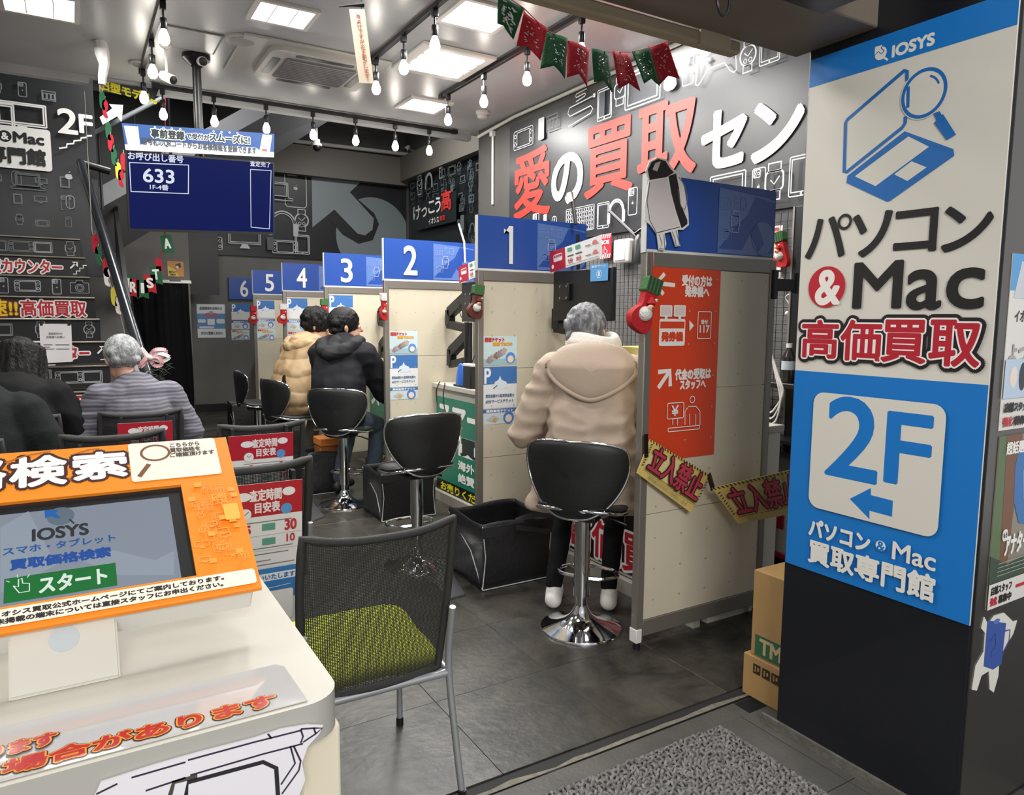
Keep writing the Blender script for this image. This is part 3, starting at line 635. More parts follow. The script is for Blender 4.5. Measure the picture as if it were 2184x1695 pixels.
for k, (pt_, pb_, fn, lab) in enumerate(((648, 682, lambda *a: p_flyer(*a, text=False), 'white and blue flyer headed P under the number 6 sign'), (684, 702, s_flyer, 'small pale blue flyer in the strip under the number 6 sign'), (703, 725, phone_flyer, 'picture flyer at the foot of the strip under the number 6 sign'))):
    a, b = F.q(494, pb_), F.q(532, pt_); fn(F, a[0], a[1], b[0]-a[0], b[1]-a[1], lab)
WP = thing('wall_poster', 'white poster with a blue diagram on the grey back wall left of the booths', 'poster', (1.9, 12.09, 1.3))
a, b = F.q(422, 720), F.q(479, 649); MB().prism(rrect(*a, *b), F, .0005, .002, ink('dfe2e6')).build('poster_sheet', WP, smooth=0)
p = Print(F, .003, .0008); w, h = b[0]-a[0], b[1]-a[1]; X = lambda t: a[0]+w*t; Z = lambda t: a[1]+h*t
p.rect(X(0), Z(.27), X(1), Z(.72), '5f8cc0'); p.circ(X(.5), Z(.68), w*.26, 'b06a74', h*.07); p.circ(X(.5), Z(.75), w*.07, '9aa4b2'); p.rect(X(.36), Z(.38), X(.62), Z(.56), 'e6e8ea')
for e in ((.02, .45, .3, .55), (.68, .42, .98, .56), (.05, .28, .6, .34)): p.rect(X(e[0]), Z(e[1]), X(e[2]), Z(e[3]), 'd3dce8', .02)
p.text('店舗情報のお知らせ', (X(.1), Z(.84)), (X(.9), Z(.92)), '6b6f76', .002); p.text('ぜひご登録ください', (X(.12), Z(.1)), (X(.9), Z(.18)), '6b6f76', .002); p.build('poster_print', WP)
# ================================================================ stools, chairs, bags, kiosk
def smooth_loop(pts, n=6):           # closed Catmull-Rom through 2-D points
    N = len(pts); o = []
    for i in range(N):
        p0, p1, p2, p3 = (Vector(pts[(i+k-1) % N]) for k in range(4))
        for t in range(n):
            t /= n; o.append(.5*((2*p1)+(p2-p0)*t+(2*p0-5*p1+4*p2-p3)*t*t+(3*p1-p0-3*p2+p3)*t**3))
    return [tuple(v) for v in o]
def spline(pts, n=8):                # open Catmull-Rom in 3-D
    P = [Vector(p) for p in pts]; P = [P[0]*2-P[1]]+P+[P[-1]*2-P[-2]]; o = []
    for i in range(1, len(P)-2):
        p0, p1, p2, p3 = P[i-1:i+3]
        for t in range(n):
            t /= n; o.append(.5*((2*p1)+(p2-p0)*t+(2*p0-5*p1+4*p2-p3)*t*t+(3*p1-p0-3*p2+p3)*t**3))
    return o+[P[-2]]
def pad(mb, loop, c, th, fn, m, nr=6):
    # cushion: closed outline round centre c, thickness th, mapped into space by fn(a, b, t)
    N = len(loop); prof = [(math.sin(i/nr*math.pi/2), 1) for i in range(nr+1)]+[(math.sin((nr-i)/nr*math.pi/2), -1) for i in range(1, nr+1)]
    vs = []
    for r, s in prof:
        t = s*th/2*math.sqrt(max(0, 1-r**7))
        vs += [fn(c[0]+(a-c[0])*r, c[1]+(b-c[1])*r, t) for a, b in loop]
    fs = [(j*N+i, j*N+(i+1) % N, (j+1)*N+(i+1) % N, (j+1)*N+i) for j in range(len(prof)-1) for i in range(N)]
    return mb.add(vs, fs, m)
M_LEATHER = mat('black_leatherette', '151617', .48, bump=.12, bs=260)
half = [(0, -.02), (.08, -.008), (.15, .04), (.205, .115), (.238, .195), (.246, .262), (.230, .318), (.17, .338), (.08, .343)]
BACK = smooth_loop(half+[(0, .341)]+[(-a, b) for a, b in half[:0:-1]])
hs = [(0, -.18), (.10, -.175), (.18, -.13), (.215, -.03), (.21, .08), (.165, .155), (.08, .185)]
SEAT = smooth_loop(hs+[(0, .19)]+[(-a, b) for a, b in hs[:0:-1]])
def fback(a, b, t): return Vector((a, -.175-.07*b+1.5*a*a-t*.95, .605+b-.25*a*a))
def fseat(a, b, t): return Vector((a, b, .602+t+.05*(b/.19)**2*(1 if b < 0 else -.35)+.35*a*a))
def make_stool():
    T = thing('bar_stool', 'x', 'stool', (0, 0, 0), 'black chrome stools at the booths')
    pb = pad(MB(), BACK, (0, .17), .034, fback, M_LEATHER).build('backrest', T, smooth=60)
    MB().tube([fback(a*1.004, .17+(b-.17)*1.004, 0) for a, b in BACK], .0065, M_CHROME, 8, True).build('chrome_rim', pb, smooth=60)
    ps = pad(MB(), SEAT, (0, 0), .05, fseat, M_LEATHER).build('seat', T, smooth=60)
    MB().tube([fseat(a, b, -.018) for a, b in SEAT], .0085, M_CHROME, 8, True).build('chrome_rim', ps, smooth=60)
    MB().box((-.09, -.09, .55), (.09, .09, .58), M_BLACKM).build('seat_plate', T, bevel=.008)
    MB().lathe([(.001, .555), (.038, .555), (.039, .17), (.039, .165), (.026, .163), (.026, .10)], (0, 0, 0), M_CHROME, 28).build('column', T)
    MB().lathe([(.0262, .118), (.031, .112), (.040, .09), (.055, .068), (.08, .049), (.12, .031), (.165, .018), (.196, .010), (.2, .004), (.2, 0), (.001, 0)], (0, 0, 0), M_CHROME, 48).build('base', T)
    MB().tube(spline([(.036, .0, .255), (.11, .03, .25), (.15, .1, .245), (.11, .18, .243), (0, .205, .243), (-.11, .18, .243), (-.15, .1, .245), (-.11, .03, .25), (-.036, 0, .255)], 5), .009, M_CHROME, 8).build('foot_rest', T)
    MB().tube([(.05, .03, .56), (.13, .05, .545), (.2, .06, .52)], [.005, .005, .007], M_BLACKM, 8).build('lever', T)
    return T
stool = make_stool()
def place(proto, first, loc, rz, label):
    if first: proto.matrix_world = Matrix.Translation(loc) @ Matrix.Rotation(rz, 4, 'Z'); proto['label'] = label; return proto
    return copy_tree(proto, None, label, loc, rz)
R = math.radians
STOOLS = [((2.05, 2.73, 0), R(-54), 'black scoop-back bar stool on a chrome trumpet base, under the man in the beige coat'),
          ((1.72, 3.95, 0), R(2), 'empty black bar stool with its seat turned aside, in front of the number 2 partition'),
          ((1.80, 5.57, 0), R(-42), 'black bar stool under the man in the black hooded jacket'),
          ((1.60, 6.53, 0), R(-76), 'black bar stool under the man in the tan puffer jacket'),
          ((1.56, 7.6, 0), R(-95), 'empty black bar stool turned sideways, farthest from the entrance')]
for i, (l, r, lab) in enumerate(STOOLS): place(stool, i == 0, l, r, lab)
# ---- waiting chairs with mesh backs
def mesh_fabric(name, col, holes, scale):
    m = bpy.data.materials.new(name); m.use_nodes = True; nt = m.node_tree; b = nt.nodes['Principled BSDF']; L = nt.links.new; N = nt.nodes.new
    b.inputs['Base Color'].default_value = (*lin(col), 1); b.inputs['Roughness'].default_value = .55
    tc = N('ShaderNodeTexCoord'); out = nt.nodes['Material Output']; sx = N('ShaderNodeSeparateXYZ'); L(tc.outputs['Object'], sx.inputs[0])
    def wave(src):
        a = N('ShaderNodeMath'); a.operation = 'MULTIPLY'; a.inputs[1].default_value = scale; L(src, a.inputs[0])
        s = N('ShaderNodeMath'); s.operation = 'SINE'; L(a.outputs[0], s.inputs[0]); return s.outputs[0]
    mx = N('ShaderNodeMath'); mx.operation = 'ADD'; L(wave(sx.outputs[0]), mx.inputs[0]); L(wave(sx.outputs[2]), mx.inputs[1])
    gt = N('ShaderNodeMath'); gt.operation = 'GREATER_THAN'; gt.inputs[1].default_value = holes; L(mx.outputs[0], gt.inputs[0])
    tr = N('ShaderNodeBsdfTransparent'); ms = N('ShaderNodeMixShader'); L(gt.outputs[0], ms.inputs[0]); L(b.outputs[0], ms.inputs[1]); L(tr.outputs[0], ms.inputs[2]); L(ms.outputs[0], out.inputs[0])
    return m
M_MESH = mesh_fabric('back_mesh', '2b2a25', 1.15, 2*math.pi/.0048)
M_MESHB = mesh_fabric('black_mesh', '161616', 1.3, 2*math.pi/.006)
M_TUBE = mat('silver_tube', 'aeb0b3', .38, .6)
M_LIME = mat('lime_fabric', 'd6e42c', .75, bump=.3, bs=400)
M_BFAB = mat('black_fabric', '1b1b1d', .8, bump=.2, bs=300)
def fchair(a, b):                    # point of the back: a -1..1 across, b 0..1 up
    hw = .206+.022*math.sin(b*2.2); x = a*hw; return Vector((x, -.215-.075*b**1.3+.028*(1-a*a)*-1+.02, .405+b*.475+.022*abs(a)**3*b-.0*a))
def make_chair(lime):
    fr_r = .0125 if lime else .018
    T = thing('mesh_chair', 'x', 'chair', (0, 0, 0), 'waiting chairs')
    mb = MB(); mb.grid(lambda u, v: fchair(u*2-1, v), 17, 15, M_MESH); mb.build('back_mesh', T)
    loop = [fchair(-1+2*i/16, 1) for i in range(17)]+[fchair(1, 1-i/10) for i in range(1, 10)]+[fchair(1-2*i/16, 0) for i in range(17)]+[fchair(-1, i/10) for i in range(1, 10)]
    MB().tube(loop, fr_r, mat('back_edge', '2a2a28', .6, bump=.4, bs=500), 8, True).build('back_frame', T, smooth=60)
    st = smooth_loop([(-.21, -.18), (0, -.19), (.21, -.18), (.225, 0), (.21, .19), (0, .215), (-.21, .19), (-.225, 0)])
    pad(MB(), st, (0, 0), .06, lambda a, b, t: Vector((a, b, .44+t+.02*math.sin(b*6))), M_LIME if lime else M_BFAB).build('seat', T, smooth=60)
    for s in (-1, 1):
        MB().tube(spline([(s*.226, -.262, .62), (s*.230, -.225, .42), (s*.24, -.25, .2), (s*.248, -.285, .012)], 5), .011, M_TUBE, 10).cyl((s*.248, -.285, 0), (s*.248, -.286, .03), .0135, M_BLACK, 10).build('leg', T)
        MB().tube(spline([(s*.225, -.1, .40), (s*.225, .15, .402), (s*.225, .185, .37), (s*.23, .2, .012)], 5), .011, M_TUBE, 10).cyl((s*.23, .2, 0), (s*.23, .2, .03), .0135, M_BLACK, 10).build('leg', T)
        MB().tube([(s*.233, -.22, .395), (s*.226, .1, .4)], .010, M_TUBE, 10).build('side_rail', T)
    MB().tube([(-.233, -.222, .392), (.233, -.222, .392)], .0125, M_TUBE, 10).build('cross_bar', T)
    return T
ch0 = make_chair(True)
place(ch0, True, (.73, 2.185, 0), R(-1), 'silver tube chair with black mesh back and lime seat behind the kiosk table')
def make_black_chair():
    T = make_chair(False)
    for o in T.children:
        if o.name.startswith('back_frame'): o.scale = (1.0, 1.0, 1.0)
        if o.name.startswith('back_mesh'): o.data.materials[0] = M_MESHB
        if o.name.startswith(('leg', 'side_rail', 'cross_bar')): o.data.materials[0] = M_BLACKM if not o.name.startswith('leg') else M_TUBE
    return T
CH = [((.60, 3.3, 0), 'black mesh chair with a red, white and blue poster, behind the lime chair'),
      ((.875, 4.42, 0), 'black mesh chair with a red price poster, farther back beside the booth aisle'),
      ((.145, 4.42, 0), 'black mesh chair whose top rim shows just above the orange kiosk board'),
      ((.335, 5.3, 0), 'black mesh chair with a red poster, under the grey-haired man in the striped shirt'),
      ((-.33, 5.3, 0), 'black mesh chair under the long-haired person in black'),
      ((-.55, 4.42, 0), 'black mesh chair under the person in the dark hooded jacket at the frame edge')]
cb = make_black_chair()
CHAIRS = [place(cb, i == 0, l, R(1), lab) for i, (l, lab) in enumerate(CH)]
# posters hung on the chair backs
def chart_poster(ch, lab, w=.27, top=.862, h=.37, blue=False, a0=-.5):
    x, y, _ = ch; F = Frame((x+a0*w, y-.352, top-h), (1, 0, 0), (0, -.10, 1))
    t = thing('time_chart', lab, 'poster', F.P(w/2, 0), 'posters hung on the waiting chairs')
    MB().prism(rrect(0, -.26 if blue else 0, w, h), F, 0, .0015, ink('e4e2df')).build('poster_sheet', t, smooth=0)
    p = Print(F, .002, .0004); p.rect(0, h*.62, w, h, 'b3182d')
    p.text('査定時間', (w*.36, h*.80), (w*.74, h*.93), 'e9dfdf', .0015); p.text('目安表', (w*.42, h*.66), (w*.72, h*.78), 'e9dfdf', .0015)
    p.circ(w*.28, h*.86, w*.10, 'e9e6e4', h*.05); p.circ(w*.83, h*.88, w*.08, 'e9e6e4', h*.05); p.circ(w*.30, h*.66, w*.075, 'e9e6e4'); p.line([(w*.27, h*.69), (w*.3, h*.655), (w*.34, h*.69)], .003, '333333')
    p.circ(w*.8, h*.68, w*.07, '5b93cf')
    for k, zz in ((0, .5), (1, .33)): p.rect(w*.05, h*(zz-.05), w*.2, h*(zz+.01), '5f9a86'); p.rect(w*.5, h*(zz-.05), w*.66, h*(zz+.03), '5f9a86')
    p.text('5', (w*.3, h*.43), (w*.36, h*.53), 'c02b38', .002); p.text('30', (w*.78, h*.43), (w*.92, h*.55), 'c02b38', .002); p.text('10', (w*.8, h*.29), (w*.9, h*.38), 'c02b38', .001)
    for zz in (.56, .25, .18, .10, .05): p.line([(w*.22, h*zz), (w*(.55+.35*abs(math.sin(zz*30))), h*zz)], .003, '6d6a68')
    p.line([(0, h*.40), (w, h*.40)], .001, '999999'); p.line([(0, h*.22), (w, h*.22)], .001, '999999')
    if blue:
        p.rect(0, -.17, w, 0, '3d7fc0'); p.rect(w*.25, -.055, w*.95, -.022, 'e6eef4', .01); p.text('お願いいたします', (w*.3, -.05), (w*.9, -.028), '3d6fa8', .001)
        p.poly([(0, -.17), (w*.3, -.17), (w*.7, -.12), (w, -.15), (w, -.26), (0, -.26)], 'e6e8ea'); p.rect(w*.55, -.235, w*.88, -.10, 'f1efec', .012); p.orect(w*.55, -.235, w*.88, -.10, .002, '9a9a9a', .012); p.rect(w*.62, -.22, w*.8, -.212, 'd06060', .003)
        p.line([(w*.3, -.09), (w*.85, -.08)], .003, 'c8dcec')
    p.build('poster_print', t)
    for s in (.08, .92): MB().box((x+a0*w+w*s-.008, y-.36, top-.012), (x+a0*w+w*s+.008, y-.312, top+.03), M_BLACK).build('clip', t, smooth=0)
    return t
for lab, px4 in (('flat grey steel foot plate on the floor beside the large black bag', ((948, 1192), (992, 1266), (955, 1276), (925, 1240))), ('flat grey steel foot plate on the floor beside the nearest black chair', ((660, 1062), (692, 1100), (662, 1112), (640, 1080)))):
    cs = [onz(*e, .012) for e in px4]; t = thing('foot_plate', lab, 'plate', (cs[0]+cs[2])/2*1.0)
    MB().prism([(c.x, c.y) for c in cs][::-1], Frame((0, 0, .0), (1, 0, 0), (0, 1, 0)), .001, .012, M_STEEL).build('plate', t, bevel=.002)
    MB().cyl(((cs[0]+cs[2])/2).xy.to_3d()+Vector((0, 0, .012)), ((cs[0]+cs[2])/2).xy.to_3d()+Vector((0, 0, .016)), .008, M_CHROME, 10).build('screw', t)
chart_poster(CH[0][0], 'red, white and blue poster on the chair behind the lime one', .32, .845, .36, True, -.48)
chart_poster(CH[1][0], 'red and white price poster on the chair beside the booth aisle', .34, .862, .36, False, -.58)
chart_poster(CH[2][0], 'red poster peeping over the orange kiosk board, top edge only', .34, .835, .36, False, -.5)
chart_poster(CH[3][0], 'red and white poster behind the man in the striped shirt', .30, .85, .36, False, -.45)
chart_poster(CH[5][0], 'red poster on the chair at the frame edge, below the dark jacket', .30, .85, .36, False, -.3)
# ---- folding black bags on the floor
M_BAG = mat('black_nylon', '141416', .5, bump=.35, bs=35); M_PIPE = mat('silver_piping', 'c9cacb', .35, .2)
def make_bag(x0, x1, y0, y1, h, lab, strap=True, name='collapsible_bag'):
    T = thing(name, lab, 'bag', ((x0+x1)/2, (y0+y1)/2, 0), 'black bags beside the stools')
    mb = MB(); dx = (x1-x0)*.10; ym = (y0+y1)/2
    def wall(u, v):                 # around u, up v; the short sides fold inwards at mid height
        t = u*4; k = int(t) % 4; f = t-int(t); fold = math.sin(min(1, v/.8)*math.pi)*.9
        c = [(x0, y0), (x1, y0), (x1, y1), (x0, y1)]; a, b = c[k], c[(k+1) % 4]; px = a[0]+(b[0]-a[0])*f; py = a[1]+(b[1]-a[1])*f
        inn = fold*dx*(math.sin(f*math.pi) if k in (1, 3) else 0)
        px += -inn if k == 1 else inn if k == 3 else 0
        sag = .015*math.sin(f*math.pi)*math.sin(v*math.pi)*(1 if k in (0, 2) else 0); py += -sag if k == 0 else sag
        lip = .012*math.sin(f*math.pi*2)*v; return Vector((px, py, .004+v*h+lip*.6))
    mb.grid(wall, 40, 12, M_BAG, True)
    mb.add([wall(i/40, 0) for i in range(40)], [tuple(range(40))[::-1]], M_BAG)
    o = mb.build('bag_body', T, smooth=50); s = o.modifiers.new('s', 'SOLIDIFY'); s.thickness = .004
    for k, x in ((0, x0), (1, x1)):
        kx = 1 if k == 0 else -1
        MB().tube([(x, y0, .006), (x+kx*dx*.4, y0, h*.5), (x, y0, h*.98)], .0035, M_PIPE, 6).build('piping', T)
    MB().tube([(x0, y0-.003, .006), (x1, y0-.003, .006)], .003, M_PIPE, 6).build('piping', T)
    MB().tube([(x0, y0, .006), (x0+dx*.8, ym, h*.45), (x0, y1, h*.95)], .003, M_PIPE, 6).build('piping', T)
    MB().box((x0-.004, y0-.006, h*.80), (x1+.004, y0-.001, h*.97), mat('black_band', '1d1d20', .6)).build('top_band', T, bevel=.002)
    if strap:
        xm = x0+(x1-x0)*.45
        pts = spline([(xm, y0-.01, h*.9), (xm+.08, y0-.03, h*.86), (xm+.19, y0-.05, h*.80), (xm+.23, y0-.05, h*.9), (xm+.2, y0-.03, h*1.03), (xm+.1, y0-.01, h*1.05), (xm+.02, y0+.02, h*.98)], 6)
        ms = MB()
        for a, b in zip(pts, pts[1:]): ms.bar(a, b, .03, .003, M_BLACK, up=(0, -1, .5))
        ms.build('handle', T)
    return T
make_bag(1.86, 2.32, 3.38, 3.80, .37, 'large black folding bag with a strap hanging out, behind the front stool')
make_bag(1.87, 2.30, 4.93, 5.33, .36, 'black folding bag with silver piping under the empty stool by the number 2 partition', False)
b3 = make_bag(1.63, 1.98, 5.98, 6.3, .36, 'black folding bag holding an orange-brown case, behind the hooded man\'s stool', False)
make_bag(1.62, 2.02, 9.3, 9.65, .42, 'black folding bag on the floor below the farthest stool', False)
OB = thing('orange_case', 'orange-brown case standing in the black bag behind the hooded man\'s stool', 'case', (1.85, 6.1, .01))
MB().box((1.74, 6.02, .012), (1.92, 6.2, .40), mat('orange_leather', '9a5a22', .55, var=.15, vs=14)).build('case_body', OB, bevel=.012)
MB().box((1.735, 6.01, .40), (1.925, 6.21, .47), mat('orange_lid', 'c9772e', .5)).build('case_lid', OB, bevel=.01)
# ---- white kiosk table, tablet stand, tilted orange board, laminated sheet
M_TABLE = mat('table_laminate', 'c2bdb0', .42, spec=.4); M_TEDGE = mat('table_edge', 'a9a79f', .35); M_CABI = mat('cabinet_cream', 'd8cfb8', .5)
KT = thing('kiosk_table', 'white round-cornered table with a cream cabinet below, nearest the camera', 'table', (-.2, 1.35, 0))
tf = Frame((0, 0, .89), (1, 0, 0), (0, 1, 0))
rp = rrect(-.75, .985, .313, 1.72, .055, 8)
MB().prism(rp, tf, 0, .06, M_TABLE, M_TEDGE).build('table_top', KT, bevel=.004, smooth=30)
MB().box((.255, 1.02, .04), (.318, 1.06, .889), M_CABI).build('cabinet_post', KT, bevel=.008)
MB().box((.26, 1.06, .04), (.30, 1.69, .889), M_CABI).build('side_panel', KT, smooth=0)
MB().box((-.72, 1.05, .30), (.255, 1.075, .80), mat('cabinet_grey', '77736a', .5)).build('front_panel', KT, smooth=0)  # front panel in one even grey
MB().box((-.72, 1.02, .80), (.255, 1.06, .889), M_CABI).build('apron', KT, bevel=.004)
MB().box((-.72, 1.66, .04), (.26, 1.69, .889), M_CABI).build('back_panel', KT, smooth=0)
for x in (.285, -.70):
    for y in (1.06, 1.66): MB().cyl((x, y, 0), (x, y, .045), .02, M_BLACK, 12).build('caster', KT)
TS = thing('tablet_stand', 'white bent-metal stand carrying the tilted screen on the table', 'stand', (-.03, 1.3, .95))
M_STAND = mat('stand_white', 'c2beb2', .4)
fp = [(-.102, .951), (.033, .951), (.033, 1.075), (-.102, 1.075)]
MB().prism([(-.102, 0), (.033, 0), (.033, .098), (-.102, .098)], Frame((0, 1.207, .951), (1, 0, 0), (0, .062, .08)), -.003, .001, M_STAND).build('front_plate', TS, bevel=.001)
p = Print(Frame((0, 1.207, .951), (1, 0, 0), (0, .062, .08)), .0016); p.circ(-.035, .075, .02, 'aeb6b8'); p.build('cable_hole', TS)
for x in (.033, -.105): MB().prism([(1.209, .951), (1.225, .951), (1.36, 1.06), (1.30, 1.045), (1.262, 1.018)], Frame((x, 0, 0), (0, 1, 0), (0, 0, 1)), 0, .003, M_STAND).build('side_flange', TS, smooth=0)
MB().box((-.102, 1.207, .951), (.033, 1.42, .955), M_STAND).build('foot_plate', TS, smooth=0)
KB = thing('search_kiosk', 'tilted touch screen in an orange printed board with big white characters', 'kiosk', (0, 1.25, 1.03))
tl = Vector((0, .3, .216)); FK_ = Frame((0, 1.25, 1.036), (1, 0, 0), tl); Q = FK_.q
LEN = .372; XR = .256; XL = -.34
s0, s1 = Q(-40, 1300), Q(413, 1035)
ox0, oy0, ox1, oy1 = -.27, Q(413, 1230)[1]+.002, Q(400, 1130)[0]+.002, Q(200, 1052)[1]
M_OR = mat('kiosk_orange', 'f08a1c', .42)
for nm, (a, b, c, d) in dict(top=(XL, oy1, XR, LEN), bottom=(XL, 0, XR, oy0), right=(ox1, oy0, XR, oy1), left=(XL, oy0, ox0, oy1)).items():
    MB().prism(rrect(a, b, c, d), FK_, -.008, 0, M_OR).build('board_'+nm if 0 else 'board_panel', KB, smooth=0)
MB().prism(rrect(XL+.01, .004, XR-.012, LEN-.02, .004), FK_, -.058, -.0085, M_WHITEP).build('housing', KB, bevel=.004)
MB().prism(rrect(ox0-.0, oy0, ox1, oy1), FK_, -.0085, -.007, M_BLACK).build('bezel', KB, smooth=0)
sx1, sy0, sy1 = Q(372, 1130)[0], Q(388, 1232)[1]-.002, Q(200, 1068)[1]-.004
scr = mat('lit_screen_grey', '7f8894', .25, emit=1.0)
MB().prism(rrect(ox0+.02, sy0, sx1, sy1), FK_, -.007, -.0062, scr).build('screen', KB, smooth=0)
def E(c, k=1.0): return mat('lit_'+c, c, .3, emit=k)
p = Print(FK_, -.0058, .00015)
p.poly([Q(*e) for e in ((0, 1120), (60, 1085), (120, 1200), (0, 1260))], E('8a93a0')); p.poly([Q(*e) for e in ((170, 1190), (240, 1168), (330, 1190), (372, 1170), (372, 1222), (255, 1222))], E('8a93a0'))
p.circ(*Q(129, 1096), .020, E('5d6b78')); p.poly([Q(*e) for e in ((94, 1083), (125, 1083), (118, 1090), (130, 1099), (120, 1101), (108, 1096), (96, 1101))], E('1f5fa6')); p.line([Q(148, 1103), Q(158, 1112)], .003, E('33373c'))
def T4(body, pl, pr, pt, pb, c, bold=0, out=(), skew=True):       # fitted text on the board, its run following the board's own axis
    a, b = box4(FK_, pl, pr, pt, pb); p.text(body, a, b, c, bold, out)
T4('IOSYS', 69, 188, 1118, 1142, E('2b2e33'), .0012)
T4('スマホ・タブレット', 6, 247, 1149, 1165, E('23528f'), .0006); T4('買取価格検索', 22, 236, 1176, 1197, E('1d4a94'), .0014)
a, b = box4(FK_, 8, 250, 1213, 1264); p.rect(*a, *b, E('0d6a2c')); T4('スタート', 84, 228, 1217, 1250, E('d3e2d6'), .0012)
hx, hy = Q(46, 1247); p.line([(hx+a*.011, hy+b_*.012) for a, b_ in ((-1, .3), (-.4, .0), (-.4, 1.2), (0, 1.3), (.1, .5), (.9, .3), (.9, -.9), (-.3, -.9), (-1, .3))], .0017, E('d3e2d6'))
for a in (60, 100, 140): p.line([(hx-.002+.018*math.cos(R(a)), hy+.018*math.sin(R(a))), (hx-.002+.024*math.cos(R(a)), hy+.024*math.sin(R(a)))], .0012, E('d3e2d6'))
p.build('screen_lettering', KB)
p = Print(FK_, .0006, .00015)
T4('索', 158, 268, 966, 1020, 'f0eae4', .003, ((.0055, '3a1a16'),)); T4('検', 24, 140, 975, 1036, 'f0eae4', .003, ((.0055, '3a1a16'),)); T4('価格', -190, 10, 985, 1050, 'f0eae4', .003, ((.0055, '3a1a16'),))
p.line([Q(10, 988), Q(60, 972), Q(108, 963)], .003, 'a8651a'); p.line([Q(150, 972), Q(190, 960), Q(212, 958)], .003, 'a8651a')
a, b = Q(282, 1024), Q(462, 940); a = (Q(276, 980)[0], Q(370, 1021)[1]); b = (Q(470, 980)[0]-.003, Q(370, 941)[1]); p.rect(*a, *b, 'ebe3d2', .006)
p.circ(*Q(331, 967), .026, 'ebe3d2', .019); p.ring(*Q(331, 967), .024, .0045, '7a4a2a', ry=.020); p.line([Q(318, 991), Q(297, 1018)], .008, '7a4a2a')
for body, e in (('こちらから', (362, 425, 945, 953)), ('買取価格を', (362, 427, 955, 964)), ('ご確認頂けます', (362, 457, 964, 973))): T4(body, *e, '4a4038', .0005)
a, b = Q(-60, 1345), Q(560, 1225); p.rect(XL+.005, .010, XR-.006, oy0-.006, 'ebe3d2', .006)
T4('買取価格はイオシス買取公式ホームページにてご案内しております。', -230, 481, 1232, 1312, '2a2320', .0004)  if 0 else None
zt = oy0-.006
p.text('買取価格はイオシス買取公式ホームページにてご案内しております。', (Q(0, 1325)[0]-.075, .010+(zt-.01)*.56), (Q(478, 1240)[0], .010+(zt-.01)*.86), '2a2320', .0006)
p.text('なお未掲載の端末については直接スタッフにお申出ください。', (Q(0, 1345)[0]-.03, .010+(zt-.01)*.15), (Q(478, 1262)[0], .010+(zt-.01)*.45), '2a2320', .0006)
rnd = random.Random(8)
O1, O2 = 'f7a23a', 'ffb347'
x, y0_, y1_ = ox1+.004, oy0+.004, Q(440, 1020)[1]
for k in range(46):
    gx, gy = rnd.uniform(ox1+.012, XR-.01), rnd.uniform(y0_+.01, y1_-.008)
    if k % 4 == 0: p.rect(gx-.006, gy-.005, gx+.006, gy+.005, O1, .001)
    else: gadget(p, rnd.choice(['monitor', 'phone', 'console', 'watch', 'board', 'tablet']), gx, gy, rnd.uniform(.012, .02), O1, .0008)
gx, gy = Q(493, 1097); p.rect(gx-.013, gy-.019, gx+.013, gy+.019, O2, .003); p.orect(Q(470, 1067)[0]-.014, Q(470, 1067)[1]-.006, Q(470, 1067)[0]+.008, Q(470, 1067)[1]+.008, .0015, O2)
p.build('board_print', KB)
LS = thing('laminated_sheet', 'glossy laminated notice with red outlined characters on the table', 'notice', (0, 1.05, .95))
FT = Frame((0, 0, .951), (1, 0, 0), (0, 1, 0)); q = FT.q
M_LAM = mat('laminate_film', 'bdbab8', .06, bump=.06, bs=9, coat=.6)
sh = [q(-300, 1690), q(664, 1500), q(640, 1450), q(607, 1411), q(590, 1408), q(-300, 1600)]
sh = [(.262, .995), (.258, 1.115), (.248, 1.128), (-.6, 1.14), (-.6, .995)]
MB().prism(sh[::-1], FT, 0, .0012, M_LAM).build('sheet', LS, smooth=0)
p = Print(FT, .0016, .0003)
RD = mat('laminated_red', 'b52a2c', .1); OU = mat('laminated_dark', '35201c', .1); MI = mat('laminated_amber', 'e0963c', .1)
def row(body, x0, x1, ya, yb):
    p.text(body, (x0, ya), (x1, yb), RD, .0016, ((.0038, OU), (.0022, MI)))
x0 = q(0, 1660)[0]
row('がある場合があります', x0-.135, .222, 1.004, 1.037); row('買取しております', x0-.16, x0+.055, 1.048, 1.078)
p.build('sheet_print', LS)
CO = thing('tablet_cutout', 'white cut-out board drawn with a stylus and a tablet on the table front', 'cutout', (.1, .978, .8))
FC = FY(.982); q = FC.q
ol = [q(*e) for e in ((180, 1740), (215, 1665), (330, 1628), (430, 1600), (540, 1572), (600, 1552), (655, 1543), (688, 1545), (680, 1562), (655, 1590), (643, 1625), (650, 1660), (620, 1740))]
MB().prism(ol[::-1], FC, 0, .003, ink('dedbe0')).build('cutout_board', CO, smooth=0)
p = Print(FC, .0034, .0003); DK = '33283c'
for pts in (((205, 1690), (250, 1668)), ((280, 1655), (395, 1622)), ((400, 1618), (540, 1580), (640, 1555)), ((310, 1683), (395, 1655)), ((405, 1650), (560, 1605), (645, 1583)), ((640, 1552), (645, 1568), (640, 1582)), ((640, 1552), (668, 1550), (686, 1550), (672, 1562), (645, 1580)), ((668, 1550), (672, 1562)), ((625, 1588), (640, 1620), (636, 1640), (600, 1690)), ((618, 1588), (628, 1625), (598, 1670)), ((570, 1562), (578, 1572))): p.line([q(*e) for e in pts], .0025, DK)
p.line([q(*e) for e in ((395, 1700), (400, 1665), (560, 1622), (588, 1635), (592, 1700))], .006, '26242a'); p.line([q(*e) for e in ((360, 1700), (370, 1665), (420, 1652))], .006, '4a453e')
p.build('cutout_drawing', CO)
